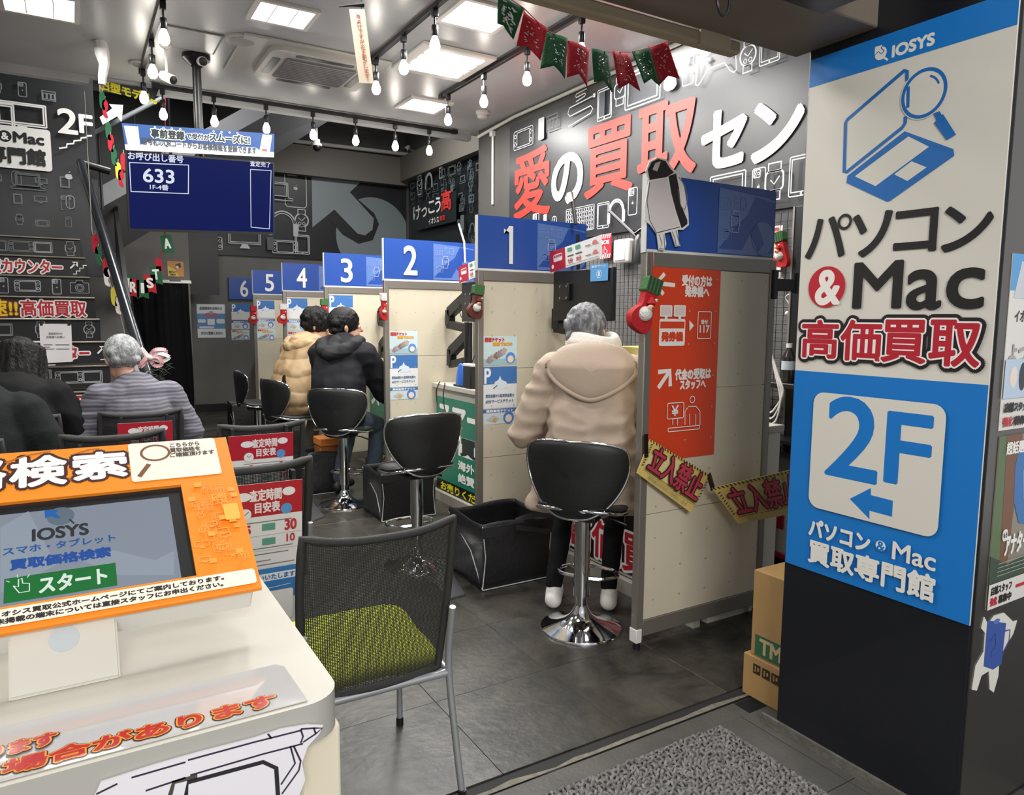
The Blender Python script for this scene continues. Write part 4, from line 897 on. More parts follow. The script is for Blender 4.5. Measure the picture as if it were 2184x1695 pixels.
# ================================================================ pillar sign, posters on the pillar
PS = thing('pillar_sign', 'tall cream and blue sign on the black pillar with a laptop drawing and 2F box', 'sign', (PX, 1.33, .64))
FP = FX(PX-.006); q = FP.q
ya, yb = -1.648, -1.022; z0, z1, z2, z3 = .638, 1.326, 2.268, 2.356
SG_C = mat('sign_cream', 'd5d0c5', .4); SG_B = mat('sign_blue', '1272c0', .4); SG_B2 = mat('sign_blue_deep', '1a66ad', .4)
MB().prism(rrect(ya, z0, yb, z3), FX(PX), 0, .006, SG_C).build('sign_panel', PS, smooth=0)
p = Print(FP, .0006, .00014); WT = 'e2ded5'
p.rect(ya, z0, yb, z1, SG_B); p.rect(ya, z2, yb, z3, SG_B)
def B(pl, pr, pt, pb): return box4(FP, pl, pr, pt, pb)
p.text('IOSYS', *B(1905, 1992, 84, 108), WT, .0022)
c = q(1879, 114); p.circ(c[0], c[1], .019, WT); p.line([(c[0]+.010, c[1]-.014), (c[0]+.024, c[1]-.026)], .006, WT); p.poly([(c[0]-.022, c[1]+.026), (c[0]+.008, c[1]+.026), (c[0]+.002, c[1]+.016), (c[0]+.012, c[1]+.004), (c[0]+.002, c[1]-.004), (c[0]-.008, c[1]+.006), (c[0]-.022, c[1]-.002)], SG_B); p.poly([(c[0]-.020, c[1]+.024), (c[0]+.004, c[1]+.024), (c[0]-.002, c[1]+.016), (c[0]+.008, c[1]+.005), (c[0]+.002, c[1]-.001), (c[0]-.008, c[1]+.009), (c[0]-.020, c[1]+.002)], WT)
LB = SG_B2
def PL(pts, w, closed=False): p.line([q(*e) for e in pts], w, LB, closed); return p
# laptop with a lens
PL(((1935, 172), (1935, 152), (1930, 150), (1808, 255), (1804, 262), (1801, 367), (1806, 367), (1925, 272), (1931, 262), (1932, 248)), .011); p.up()
p.poly([q(*e) for e in ((1808, 375), (1930, 280), (2034, 318), (2036, 332), (1898, 429), (1892, 430), (1806, 390))], LB)
p.poly([q(*e) for e in ((1824, 376), (1938, 291), (1982, 313), (1868, 397))], SG_C); p.poly([q(*e) for e in ((1908, 372), (1945, 344), (1977, 357), (1936, 386))], SG_C)
c = q(1971, 199); rx = abs(q(2017, 199)[0]-c[0]); rz = abs(q(1971, 150)[1]-c[1]); p.circ(c[0], c[1], rx+.008, SG_C, rz+.008, 40)
PL(((1938, 185), (1937, 230)), .010); p.t += p.step
p.ring(c[0], c[1], rx, .010, LB, ry=rz, n=40); p.ring(c[0], c[1], rx*.72, .006, LB, 20, 70, 8, rz*.72); p.up()
p.poly([q(*e) for e in ((1992, 242), (2005, 237), (2012, 250), (1998, 256))], LB); p.poly([q(*e) for e in ((1993, 262), (2012, 243), (2040, 287), (2020, 299))], LB)
for ch, e in (('ハ', (1722, 1802, 466, 548)), ('ソ', (1821, 1900, 455, 545)), ('コ', (1911, 1998, 449, 535)), ('ン', (2014, 2116, 439, 532))): p.text(ch, *B(*e), '1c1a19', .0045)
p.ring(*q(1803, 473), .021, .009, '1c1a19'); c = q(1764, 612); p.circ(c[0], c[1], abs(q(1804, 612)[0]-c[0]), 'b81c2b', abs(q(1764, 568)[1]-c[1]), 40); p.text('&', *B(1743, 1792, 578, 648), 'e9e4dc', .005)
for ch, e in (('M', (1824, 1924, 560, 655)), ('a', (1938, 2008, 577, 658)), ('c', (2023, 2099, 574, 656))): p.text(ch, *B(*e), '1c1a19', .0045)
for ch, e in (('高', (1713, 1788, 684, 762)), ('価', (1796, 1880, 684, 768)), ('買', (1884, 1977, 684, 772)), ('取', (1986, 2092, 684, 780))): p.text(ch, *B(*e), '1c1618', .003, ((.016, '1c1618'),), up=False)
p.up().up()
for ch, e in (('高', (1713, 1788, 684, 762)), ('価', (1796, 1880, 684, 768)), ('買', (1884, 1977, 684, 772)), ('取', (1986, 2092, 684, 780))): p.text(ch, *B(*e), 'b01c2c', .0038, ((.005, 'e9e4e0'),))
ba = [q(1738, 840)[0], q(2020, 900)[0]]; p.rect(ya+.085, q(1735, 1080)[1]-.0, yb-.103, q(1745, 835)[1], SG_C, .038)
p.text('2', *B(1768, 1875, 850, 1020), SG_B, .006); p.text('F', *B(1894, 1986, 884, 1034), SG_B, .006)
p.poly([q(*e) for e in ((1815, 1063), (1860, 1040), (1860, 1055), (1907, 1067), (1905, 1101), (1857, 1088), (1857, 1106))], SG_B)
p.text('パソコン', *B(1728, 1858, 1122, 1158), WT, .003); c = q(1881, 1163); p.circ(*c, .0165, WT, .0165); p.text('&', *B(1873, 1890, 1154, 1174), SG_B, .001); p.text('Mac', *B(1906, 1999, 1166, 1204), WT, .0016)
p.text('買取専門館', *B(1726, 1998, 1188, 1240), WT, .0034)
p.build('sign_print', PS)
FN2 = FY(PY0-.0045); q = FN2.q
def wposter(lab, x0, z0, x1, z1, bg, fn, name='poster'):
    t = thing(name, lab, 'poster', FN2.P((x0+x1)/2, z0)); MB().prism(rrect(x0, z0, x1, z1), FN2, 0, .002, bg if not isinstance(bg, str) else ink(bg, .25)).build('poster_sheet', t, smooth=0)
    p = Print(FN2, .0025, .0004); fn(p, x0, z0, x1, z1); p.build('poster_print', t)
def top_p(p, x0, z0, x1, z1):
    p.rect(x0, z1-.10, x1, z1, '5d9fd6'); p.poly([(x0+.02, z1-.12), (x0+.05, z1-.02), (x1, z1-.03), (x1, z1-.13)], 'c9cdd2'); p.text('イオシス', (x0+.035, z1-.185), (x0+.15, z1-.155), '3c3a3a', .001); p.text('よつこ', (x0+.02, z1-.30), (x0+.17, z1-.25), 'a9a5a5', .003)
    p.text('あなたの', (x0+.02, z1-.365), (x0+.075, z1-.35), '3c3a3a', .0006); p.text('「カ', (x0+.08, z1-.37), (x0+.13, z1-.335), 'c02838', .002)
    p.rect(x0, z0+.09, x1, z0+.20, 'b9cbdd'); p.circ(x0+.05, z0+.15, .02, 'e8d8cc', .03); p.circ(x0+.1, z0+.15, .02, '3a3d42', .04); p.rect(x0+.14, z0+.1, x1, z0+.2, '2f6fb4')
    p.text('店舗スタッフ', (x0+.012, z0+.052), (x0+.16, z0+.078), '2a2624', .0016); p.text('強化', (x0+.012, z0+.012), (x0+.06, z0+.038), 'c02838', .0014); p.text('募集中', (x0+.07, z0+.012), (x0+.16, z0+.038), '2a2624', .0012); p.line([(x0+.175, z0+.01), (x0+.175, z0+.08)], .002, '555555')
wposter('white recruiting poster with a blue top on the narrow pillar side', 2.205, 1.195, 2.60, 1.685, 'dedad4', top_p)
def low_p(p, x0, z0, x1, z1):
    w, h = x1-x0, z1-z0
    p.poly([(x0, z0+.07), (x0+.09, z0+.07), (x0+.06, z1), (x0, z1)], '5f7350'); p.poly([(x0+.06, z0+.1), (x0+.10, z0+.1), (x0+.13, z1), (x0+.04, z1)], '7b5541')
    p.poly([(x0+.12, z1-.02), (x0+.10, z1-.10), (x0+.11, z1-.20), (x0+.15, z1-.27), (x0+.20, z1-.28), (x1, z1-.24), (x1, z1)], '3f74b0'); p.poly([(x0+.17, z1-.05), (x0+.145, z1-.12), (x0+.165, z1-.2), (x0+.2, z1-.15)], '5e92c6')
    p.poly([(x0, z0+.07), (x1, z0+.07), (x1, z0+.15), (x0+.1, z0+.12), (x0, z0+.16)], '3f5040')
    p.text('超話題、メイ', (x0+.04, z1-.055), (x0+.24, z1-.02), 'eeeae4', .0015); p.text('アナター', (x0+.075, z0+.15), (x0+.21, z0+.21), 'f0ece6', .003); p.rect(x0+.055, z0+.195, x0+.085, z0+.23, 'e9e5df', .012); p.text('もう', (x0+.06, z0+.205), (x0+.08, z0+.22), '333333', .0008)
    for k in range(4): p.line([(x0+.04, z0+.095+.012*k), (x0+.2, z0+.095+.012*k)], .002, 'a9b3a6')
    p.rect(x0, z0, x1, z0+.075, 'dedad4'); p.text('店舗スタッフ', (x0+.012, z0+.042), (x0+.13, z0+.066), '2a2624', .0014); p.text('強化', (x0+.012, z0+.01), (x0+.05, z0+.034), 'c02838', .0014); p.text('募集中', (x0+.058, z0+.01), (x0+.13, z0+.034), '2a2624', .0012); p.rect(x0+.155, z0+.04, x0+.25, z0+.05, 'c02838')
wposter('forest poster with a plain blue shape on the narrow pillar side, lower one', 2.213, .672, 2.62, 1.178, '8a8371', low_p)
MG = thing('mug_sticker', 'white cut-out sticker of a blue mug low on the narrow side of the pillar', 'sticker', (2.26, PY0, .41))
ol = [q(*e) for e in ((2072, 1470), (2080, 1420), (2097, 1390), (2100, 1350), (2092, 1340), (2098, 1315), (2106, 1330), (2120, 1312), (2140, 1306), (2160, 1325), (2168, 1322), (2160, 1350), (2140, 1385), (2130, 1410), (2128, 1440), (2118, 1476), (2110, 1470), (2108, 1430), (2092, 1440), (2082, 1472))]
MB().prism(ol[::-1], FN2, 0, .002, ink('e2dfd6', .3)).build('sticker_sheet', MG, smooth=0)
p = Print(FN2, .0025, .0003); p.poly([q(*e) for e in ((2096, 1420), (2104, 1322), (2144, 1328), (2134, 1415), (2116, 1427))][::-1], '3c57a0'); p.circ(*q(2124, 1324), .018, '5a74b8', .008); p.line([q(*e) for e in ((2142, 1344), (2152, 1342), (2150, 1365), (2136, 1392))], .005, '3c57a0'); p.line([q(*e) for e in ((2110, 1365), (2120, 1350), (2122, 1375), (2112, 1390), (2112, 1400))], .002, '25376e'); p.build('sticker_print', MG)
# ================================================================ door mat (coir loops) at the threshold
DM = thing('door_mat', 'grey and black loop-pile door mat on the pavement at the threshold', 'mat', (1.4, 1.38, 0))
M_PILE = mat('mat_loops', '6f6d6a', .9, var=.45, vs=60, bump=.4, bs=200)
M_MAT = mat('mat_pile', '2f2e2d', .9, col2='8f8c88', vs=120, bump=1, bs=160)
MB().box((.85, .95, -.002), (1.985, 1.775, .006), M_MAT).build('mat_backing', DM, bevel=.004)
mb = MB(); rnd = random.Random(4)
for i in range(46):
    for j in range(38):
        x, y = 1.0+.0213*i+rnd.uniform(-.006, .006), 1.17+.0158*j+rnd.uniform(-.005, .005)
        if x > 1.975: continue
        a = rnd.uniform(0, 6.28); dx, dy = .012*math.cos(a), .012*math.sin(a); h = rnd.uniform(.012, .019)
        mb.tube([(x-dx, y-dy, .004), (x, y, h), (x+dx, y+dy, .004)], rnd.uniform(.005, .0066), M_PILE, 5, caps=False)
o = mb.build('loop_pile', DM, smooth=80); o['kind'] = 'stuff'
# ================================================================ ceiling fittings
M_FRAME = mat('light_frame', 'd8d6d0', .4)
LB5 = ['square ceiling light panel in the corner above the stair side', 'square ceiling light panel in the middle of the ceiling behind the tracks', 'square ceiling light panel partly behind the first green flag', 'big square ceiling light with four glowing louvre slots', 'square ceiling light panel farthest back, above the second booth']
for k, (x, y, sx, sy) in enumerate(PANELS):
    T = thing('ceiling_light', LB5[k], 'light', (x, y, CEIL), 'ceiling light panels')
    a, b = sx/2, sy/2; f = MB(); w = .03 if k != 3 else .0
    if k != 3:
        for lo, hi in (((-a, -b), (a, -b+w)), ((-a, b-w), (a, b)), ((-a, -b+w), (-a+w, b-w)), ((a-w, -b+w), (a, b-w))): f.box((x+lo[0], y+lo[1], CEIL-.018), (x+hi[0], y+hi[1], CEIL-.001), M_FRAME)
        f.build('frame', T, smooth=0); MB().box((x-a+w, y-b+w, CEIL-.010), (x+a-w, y+b-w, CEIL-.002), M_DIFF).build('diffuser', T, smooth=0)
        for t in (-.17, .17): MB().box((x+sx*t-.003, y-b+w, CEIL-.014), (x+sx*t+.003, y+b-w, CEIL-.0095), M_FRAME).build('divider', T, smooth=0)
    else:
        MB().box((x-a, y-b, CEIL-.03), (x+a, y+b, CEIL-.001), M_FRAME).build('frame', T, bevel=.008)
        for j in range(4): MB().box((x-a+.07, y-b+.065+.125*j, CEIL-.036), (x+a-.07, y-b+.155+.125*j, CEIL-.029), M_DIFF).build('lit_slot', T, bevel=.004)
AC = thing('ceiling_air_conditioner', 'ceiling cassette air conditioner with a dark grille between the tracks', 'air conditioner', (1.66, 5.88, CEIL))
M_ACW = mat('ac_white', 'b3b1ac', .45)
MB().box((1.12, 5.46, CEIL-.022), (2.2, 6.31, CEIL-.001), M_ACW).build('panel', AC, bevel=.008)
fr = Frame((1.72, 5.89, CEIL-.024), (1, 0, 0), (0, -1, 0))
MB().prism(rrect(-.40, -.36, .40, .36, .09), fr, -.002, .035, M_ACW).build('body', AC, bevel=.012)
MB().prism(rrect(-.27, -.24, .27, .24, .03), fr, .035, .04, mat('ac_grille', '6b6a68', .6)).build('grille', AC, bevel=.003)
for j in range(12): MB().prism(rrect(-.255, -.225+.038*j, .255, -.215+.038*j), fr, .04, .045, mat('ac_slat', '87858a', .5)).build('slat', AC, smooth=0)
for a, b, c_, d in ((-.36, -.2, -.30, .2), (.30, -.2, .36, .2), (-.22, -.33, .22, -.275), (-.22, .275, .22, .33)): MB().prism(rrect(a, b, c_, d, .02), fr, .0352, .037, M_BLACK).build('outlet', AC, smooth=0)
HT = thing('access_hatch', 'square ceiling access hatch beside the left light track', 'hatch', (.8, 5.85, CEIL))
MB().box((.575, 5.61, CEIL-.007), (1.01, 6.04, CEIL-.001), mat('hatch_rim', '6a6865', .5)).build('rim', HT, smooth=0); MB().box((.59, 5.625, CEIL-.01), (.995, 6.025, CEIL-.006), M_CEIL).build('panel', HT, smooth=0)
for x, y, lab in ((1.14, 5.62, 'round ceiling speaker grille next to the access hatch'), (.55, 6.56, 'small round ceiling fitting near the end of the left light track')):
    T = thing('ceiling_speaker', lab, 'speaker', (x, y, CEIL)); s = 1 if x > 1 else .62
    MB().lathe([(.125*s, 0), (.125*s, -.012), (.105*s, -.02), (.1*s, -.018), (.001, -.012)], (x, y, CEIL-.001), M_ACW).build('ring', T); MB().lathe([(.095*s, -.019), (.001, -.028)], (x, y, CEIL-.001), mat('grille_grey', '9b9a97', .6)).build('grille', T)
for x, y, lab in ((3.45, 6.3, 'round smoke detector in the ceiling corner by the big sign wall'), (3.1, 3.25, 'smoke detector on the ceiling above the last flags')):
    T = thing('smoke_detector', lab, 'detector', (x, y, CEIL)); MB().lathe([(.065, 0), (.065, -.018), (.05, -.03), (.048, -.055), (.03, -.065), (.001, -.066)], (x, y, CEIL-.001), M_WHITEP).build('housing', T)
# light tracks with bare bulbs
bp = None
def bulb(x, y, z, first, lab):
    T = thing('track_bulb', lab, 'lamp', (x, y, z), 'bare bulbs on the black tracks')
    if first:
        MB().box((x-.018, y-.018, z-.045), (x+.018, y+.018, z), M_BLACKM).build('adapter', T, bevel=.004)
        MB().cyl((x, y, z-.10), (x, y, z-.045), .007, M_BLACKM, 8).build('stem', T)
        MB().lathe([(.001, .0), (.019, 0), (.021, -.005), (.021, -.06), (.016, -.066)], (x, y, z-.095), M_BLACKM, 16).build('socket', T)
        MB().lathe([(.014, 0), (.017, -.012), (.024, -.028), (.0315, -.048), (.033, -.066), (.029, -.083), (.018, -.097), (.001, -.102)], (x, y, z-.155), M_BULB, 16).build('bulb', T)
    return T
proto_b = None
def track(lab, a, b, xs, n0):
    global proto_b
    a, b = Vector(a), Vector(b)
    T = thing('light_track', lab, 'light track', a); MB().bar(a, b, .035, .032, M_BLACKM).build('rail', T, bevel=.003)
    d = (b-a).normalized(); MB().bar(a-d*.03, a+d*.03, .045, .038, M_BLACKM).build('end_cap', T); MB().bar(b-d*.03, b+d*.03, .045, .038, M_BLACKM).build('end_cap', T)
    for k, t in enumerate(xs):
        P = a+(b-a)*t; P.z -= .016; lab2 = 'bare glowing bulb, number %s from the near end of %s' % (('one', 'two', 'three', 'four', 'five', 'six', 'seven')[k], n0)
        if proto_b is None: proto_b = bulb(*P, True, lab2)
        else: copy_tree(proto_b, None, lab2, P)
        l = bpy.data.lights.new('bulb_light', 'POINT'); l.energy = BULB_W; l.color = (1, .94, .84); l.shadow_soft_size = .034
        o = bpy.data.objects.new('bulb_light', l); o.location = (P.x, P.y, P.z-.29); COL.objects.link(o)
BULB_W = 1.7
z = CEIL-.03
def frac_y(px, py, x, a, b): return (onx(px, py, x).y-a)/(b-a)
track('black light track at the left with bare bulbs, running away from the camera', (.57, 4.2, z), (.57, 6.66, z), [(5.12-4.2)/2.46, (5.86-4.2)/2.46, (6.58-4.2)/2.46], 'the left track')
track('long black light track across the ceiling edge with seven bulbs', (.70, 7.02, z), (3.51, 7.02, z), [(ony(px, 190, 7.02).x-.70)/2.81 for px in (346, 455, 566, 666, 757, 842, 915)], 'the long rear track')
track('black light track in the middle running toward the air conditioner', (2.03, 3.9, z), (2.03, 5.45, z), [(4.33-3.9)/1.55, (4.83-3.9)/1.55, (5.36-3.9)/1.55], 'the middle track')
track('black light track at the right above the numbered booths', (2.87, 3.85, z), (2.87, 5.98, z), [(3.93-3.85)/2.13, (4.58-3.85)/2.13, (5.22-3.85)/2.13, (5.86-3.85)/2.13], 'the right track')
# conduits
def conduit(lab, pts, r=.016): 
    T = thing('cable_conduit', lab, 'conduit', pts[0]); MB().tube(pts, r, M_WHITEP, 8).build('pipe', T); MB().box(Vector(pts[0])-Vector((.025,)*3), Vector(pts[0])+Vector((.025,)*3), M_WHITEP).build('end_box', T)
conduit('white cable conduit along the top of the big sign wall', [(3.74, 2.6, 3.42), (3.74, 6.2, 3.42), (3.74, 6.92, 3.38)])
conduit('white cable conduit dropping down the wall edge beside the big sign', [(3.745, 6.62, 3.35), (3.745, 6.62, 2.65)], .012)
conduit('white double cable conduit along the dark beam above the back mural', [ony(590, 296, 11.9), ony(870, 329, 11.9)], .03)
# ================================================================ hanging call screen
TV = thing('call_screen', 'large dark blue queue screen showing 633, hung from the ceiling on a pole', 'screen', (.9, 6.1, CEIL))
pc = onz(415, 120, CEIL-.001)
MB().cyl((.90, 6.15, 2.5), (.90, 6.15, CEIL-.01), .032, M_BLACKM, 16).build('pole', TV); MB().lathe([(.001, 0), (.10, 0), (.10, -.03), (.04, -.08)], (.90, 6.15, CEIL-.001), M_BLACKM).build('ceiling_plate', TV)
TLc, TRc, BLc = ony(267, 321, 6.0), ony(585, 346, 6.04), ony(284, 490, 6.06)
FT_ = Frame(TLc, TRc-TLc, (0, -.05, .57)); wv = (TRc-TLc).length; vh = -.56
MB().prism(rrect(0, vh, wv, 0, .006), FT_, -.045, 0, M_BLACK).build('screen_body', TV, bevel=.004)
MB().prism(rrect(.3, vh+.1, .7, -.1), FT_, -.12, -.045, M_BLACKM).build('mount', TV, smooth=0)
MB().prism(rrect(.012, vh+.02, wv-.012, -.012), FT_, 0, .0015, mat('lit_screen_blue', '0a1650', .3, spec=.12, emit=1.0)).build('screen_glass', TV, smooth=0)
p = Print(FT_, .0025, .0006); Wl = E('cfd6e4', 1); q = FT_.q
def TB(pl, pr, pt, pb): return box4(FT_, pl, pr, pt, pb)
p.text('お呼び出し番号', *TB(274, 391, 330, 346), Wl, .0015); p.text('633', *TB(308, 373, 364, 392), Wl, .003); p.text('1F-4番', *TB(323, 362, 396, 408), Wl, .0008); p.text('査定完了', *TB(534, 577, 355, 366), Wl, .0008)
a, b = q(280, 380), q(405, 385); p.line([q(277, 347), q(403, 357), q(405, 418), q(283, 409)], .006, Wl, True); p.line([q(535, 371), q(579, 375), q(580, 499), q(541, 494)], .005, Wl, True)
p.build('screen_lettering', TV)
HB = thing('screen_topper', 'blue and white banner board fixed above the queue screen', 'banner', (.9, 6.05, 2.7))
FH = Frame(FT_.P(0, 0, .012), FT_.u, FT_.v); q = FH.q
MB().prism([q(268, 320), q(584, 347), q(583, 297), q(257, 262)], FH, 0, .006, ink('264a85')).build('banner_sheet', HB, smooth=0)
p = Print(FH, .0065, .0005); p.poly([q(*e) for e in ((265, 308), (300, 310), (320, 302), (545, 325), (556, 333), (584, 336), (584, 347), (268, 320))], 'e2e4e6')
p.poly([q(262, 268), q(292, 271), q(298, 312), q(272, 309)], 'ece9e4'); p.poly([q(558, 297), q(578, 300), q(574, 340), (q(552, 336))], 'ece9e4'); p.rect(q(558, 333)[0], q(558, 333)[1], q(569, 330)[0], q(569, 330)[1]+.004, 'd05a5a')
def HBX(*e): return box4(FH, *e)
p.text('事前登録', *HBX(321, 391, 281, 299), '1b2430', .003, ((.006, 'cfe0c4'),)); p.text('で受付が', *HBX(396, 444, 291, 304), '1b2430', .002, ((.004, 'dfe6ee'),)); p.text('スムーズに!', *HBX(446, 530, 295, 312), '1b2430', .003, ((.006, 'cfe0c4'),))
p.text('番号札のQRコードからお客様情報を登録できます', *HBX(303, 545, 309, 325), '3a3f4a', .0012)
for px, py in ((328, 274), (346, 276), (364, 278), (382, 280), (453, 287), (470, 289), (487, 291), (504, 293)): p.ring(*q(px, py), .006, .003, 'f0ede6', n=10)
p.build('banner_print', HB)
# cameras and odd things below the ceiling
def bullet(lab, base, tip, arm):
    T = thing('security_camera', lab, 'camera', base); b, t = Vector(base), Vector(tip); d = (t-b).normalized()
    MB().lathe([(.001, 0), (.032, 0), (.034, .02), (.034, .13), (.03, .135)], b, M_WHITEP, 20, d).build('body', T); MB().lathe([(.03, .132), (.001, .137)], b, M_BLACK, 20, d).build('lens', T)
    MB().tube([b+d*.05, b+d*.05+Vector(arm)*.6, b+d*.05+Vector(arm)], .009, M_WHITEP, 8).build('bracket', T); MB().lathe([(.001, 0), (.04, 0), (.04, -.01), (.012, -.03)], b+d*.05+Vector(arm), M_WHITEP, 16, (0, 0, 1)).build('base_plate', T)
c = ony(432, 131, 6.02); bullet('white security camera with a round black lens on the screen pole', c+Vector((.0, .10, .03)), c, (-.03, .03, .10))
c = onz(368, 170, 3.17); bullet('security camera hanging from a ceiling stalk left of the screen pole', c+Vector((-.05, .1, .05)), c, (.0, .0, .22))
c = onx(862, 322, 4.8); bullet('white bullet camera at the end of the conduit above the side mural', c+Vector((.12, .1, .1)), c, (.17, .1, -.02))
DC = thing('dome_camera', 'small white dome camera under the rear beam', 'camera', ony(675, 316, 10.5)); c = ony(675, 310, 10.5); MB().lathe([(.001, .08), (.05, .08), (.05, .03), (.075, .02), (.075, -.01), (.001, -.02)], c, M_WHITEP).build('housing', DC); MB().ball(c-Vector((0, .02, .03)), .055, M_BLACK).build('dome', DC); MB().cyl(c+Vector((0, 0, .07)), (c.x, c.y, 4.599), .02, M_WHITEP).build('stalk', DC)
PS2 = thing('ceiling_tassel', 'crumpled white paper tube hanging from the ceiling edge by the stair', 'decoration', onz(213, 90, CEIL)); c = onz(213, 88, CEIL)
MB().tube([c, c+Vector((.01, 0, -.08)), c+Vector((.02, -.01, -.16)), c+Vector((.005, 0, -.24)), c+Vector((.0, 0, -.30))], [.045, .05, .035, .03, .025], mat('paper_white', 'c9c7c4', .7, bump=.8, bs=30), 10).build('paper_tube', PS2, smooth=20)
OS = thing('overhead_sign', 'dark overhead sign with yellow lettering at the stair fascia', 'sign', ony(270, 190, 7.1)); FO = FY(7.1); a, b = FO.q(200, 205), FO.q(338, 172)
MB().prism([FO.q(198, 193), FO.q(330, 213), FO.q(338, 192), FO.q(198, 172)], FO, 0, .02, M_CHAR).build('sign_panel', OS, smooth=0); p = Print(FO, .021); p.text('旧型モデル。', *box4(FO, 214, 332, 180, 200), 'd6cf1c', .004, skew=-.14); p.build('sign_print', OS)
TG = thing('hanging_tag', 'narrow cream paper tag with a column of red brush writing, hanging from the ceiling', 'tag', (1.2, 3.2, 2.5))
Ft = Frame(ony(790, 180, 3.2), (1, 0, 0), ony(768, 22, 3.2)-ony(781, 180, 3.2)); wq = Ft.q(756, 30)
MB().prism([Ft.q(766, 179), Ft.q(797, 178), Ft.q(788, 22), Ft.q(755, 24)], Ft, 0, .003, ink('d9cbb4')).build('tag_sheet', TG, smooth=0); p = Print(Ft, .0035)
for k, ch in enumerate('虫よけですが必ず動かします'): cx, cy = 773+k*.85, 38+k*10.5; a, b = box4(Ft, cx-4.5, cx+4.5, cy-4.5, cy+4.5); p.text(ch, a, b, 'a84a3c', .0003)
p.build('tag_print', TG); t0 = ony(771, 24, 3.2); MB().tube([t0, t0+Vector((0, 0, .06)), (t0.x, t0.y, CEIL)], .0015, M_BLACK, 5).build('thread', TG); MB().tube([ony(722, 14, 3.2), ony(752, 11, 3.2), ony(775, 10, 3.2)], [.003, .006, .012], M_BLACK, 6).build('hook', TG)
# flag garland at the entrance
GA_ = thing('garland_string', 'thin string carrying the red and green flags across the entrance', 'string', ony(1110, 0, 2.45))
fp = [(1062, -20), (1118, 18), (1163, 63), (1208, 86), (1257, 106), (1302, 111), (1344, 111), (1390, 100), (1432, 85)]
wpts = [ony(a, b, 2.45) for a, b in fp]; MB().tube([ony(1040, -60, 2.45)]+wpts+[ony(1436, 40, 2.47), Vector((2.42, 2.5, CEIL))], .0018, mat('red_string', 'a02030', .7), 5).build('string', GA_)
FLG = {'g': mat('felt_green', '1f5a3a', .85, bump=.5, bs=200, var=.1), 'r': mat('felt_red', 'b01c2e', .85, bump=.5, bs=200, var=.1)}
bots = [((1062, -20), (1118, 18), (1098, 83), (1060, 50)), ((1120, 22), (1165, 62), (1148, 132), (1107, 94)), ((1166, 64), (1208, 84), (1199, 170), (1155, 145)), ((1210, 85), (1256, 106), (1254, 184), (1207, 166)), ((1259, 105), (1300, 110), (1312, 196), (1266, 176)), ((1302, 111), (1344, 112), (1366, 194), (1318, 190)), ((1346, 110), (1386, 102), (1408, 184), (1370, 180)), ((1384, 98), (1420, 90), (1450, 168), (1408, 180))]
fn_ = ['dark green', 'red', 'green', 'red', 'green', 'red', 'green', 'red']; od = ['first', 'second', 'third', 'fourth', 'fifth', 'sixth', 'seventh', 'eighth']
Fg = FY(2.45)
for k, (tl_, tr_, br_, bl_) in enumerate(bots):
    T = thing('garland_flag', '%s felt flag with glitter drawing, %s of eight from the left on the garland' % (fn_[k], od[k]), 'flag', ony(*tl_, 2.45), 'garland flags')
    mb = MB(); c4 = [Vector(Fg.q(*e)) for e in (tl_, tr_, br_, bl_)]; yy = .012*math.sin(k*2)
    def fs(u, v, k=k):
        top = c4[0].lerp(c4[1], u); bot = c4[3].lerp(c4[2], u); P = top.lerp(bot, v); notch = .05*v*v*(1-abs(2*u-1))*1.0
        return Vector((P.x, 2.45+.012*math.sin(u*3.1+k)+.01*v*math.sin(k*1.7+u*2), P.y+notch*.55))
    mb.grid(fs, 9, 9, FLG['g' if 'green' in fn_[k] else 'r']); o = mb.build('cloth', T); s = o.modifiers.new('s', 'SOLIDIFY'); s.thickness = .0025
    mb = MB(); rr = random.Random(k); GL = mat('glitter_silver', 'dfe6e2', .25, .3)
    n = 34 if k == 0 else 20
    for i in range(n):
        u, v = rr.uniform(.2, .8), rr.uniform(.15, .85); wd_ = rr.uniform(.01, .05)*(1.8 if k == 0 else 1); an = rr.uniform(-.6, .9)
        a = fs(u, v); du = wd_*math.cos(an); dv = wd_*math.sin(an); b = fs(min(.9, u+du*2), min(.92, max(.05, v+dv*2)))
        a.y -= .004; b.y -= .004; mb.tube([a, b], .0016*(1.7 if k == 0 else 1), GL, 4)
    o = mb.build('glitter_drawing', T, smooth=0); o['kind'] = 'stuff'
# roller shade, box and cable at the header
RS = thing('roller_shade', 'beige rolled shade under the entrance beam', 'shade', (.9, 1.735, 2.36)); MB().box((-.9, 1.715, 2.347), (1.885, 1.76, 2.387), mat('shade_beige', '9a8b70', .6, var=.08, vs=8, stretch=(1, 8, 8))).build('shade_roll', RS, bevel=.008); MB().box((1.70, 1.708, 2.343), (1.83, 1.716, 2.39), mat('tape_clear', 'a89a80', .25)).build('tape', RS, smooth=0)
SB = thing('header_box', 'pale green box with a dark edge hung on the entrance beam beside the pillar', 'box', (1.8, 1.36, 2.42)); MB().box((1.60, 1.28, 2.382), (1.865, 1.418, 2.75), mat('box_green', '8d9470', .5)).build('box_body', SB, bevel=.004); MB().box((1.865, 1.275, 2.375), (1.885, 1.419, 2.76), M_BLACKM).build('edge_rail', SB, smooth=0); MB().box((1.60, 1.276, 2.372), (1.885, 1.419, 2.382), M_BLACKM).build('edge_rail', SB, smooth=0)
CL = thing('cable_loop', 'black cable loop dangling from the entrance beam', 'cable', ony(1545, 0, 1.4)); MB().tube(spline([ony(1531, -30, 1.41), ony(1530, 5, 1.40), ony(1538, 30, 1.40), ony(1547, 32, 1.40), ony(1554, 20, 1.40), ony(1558, -20, 1.41)], 6), .004, M_BLACK, 6).build('cable', CL)
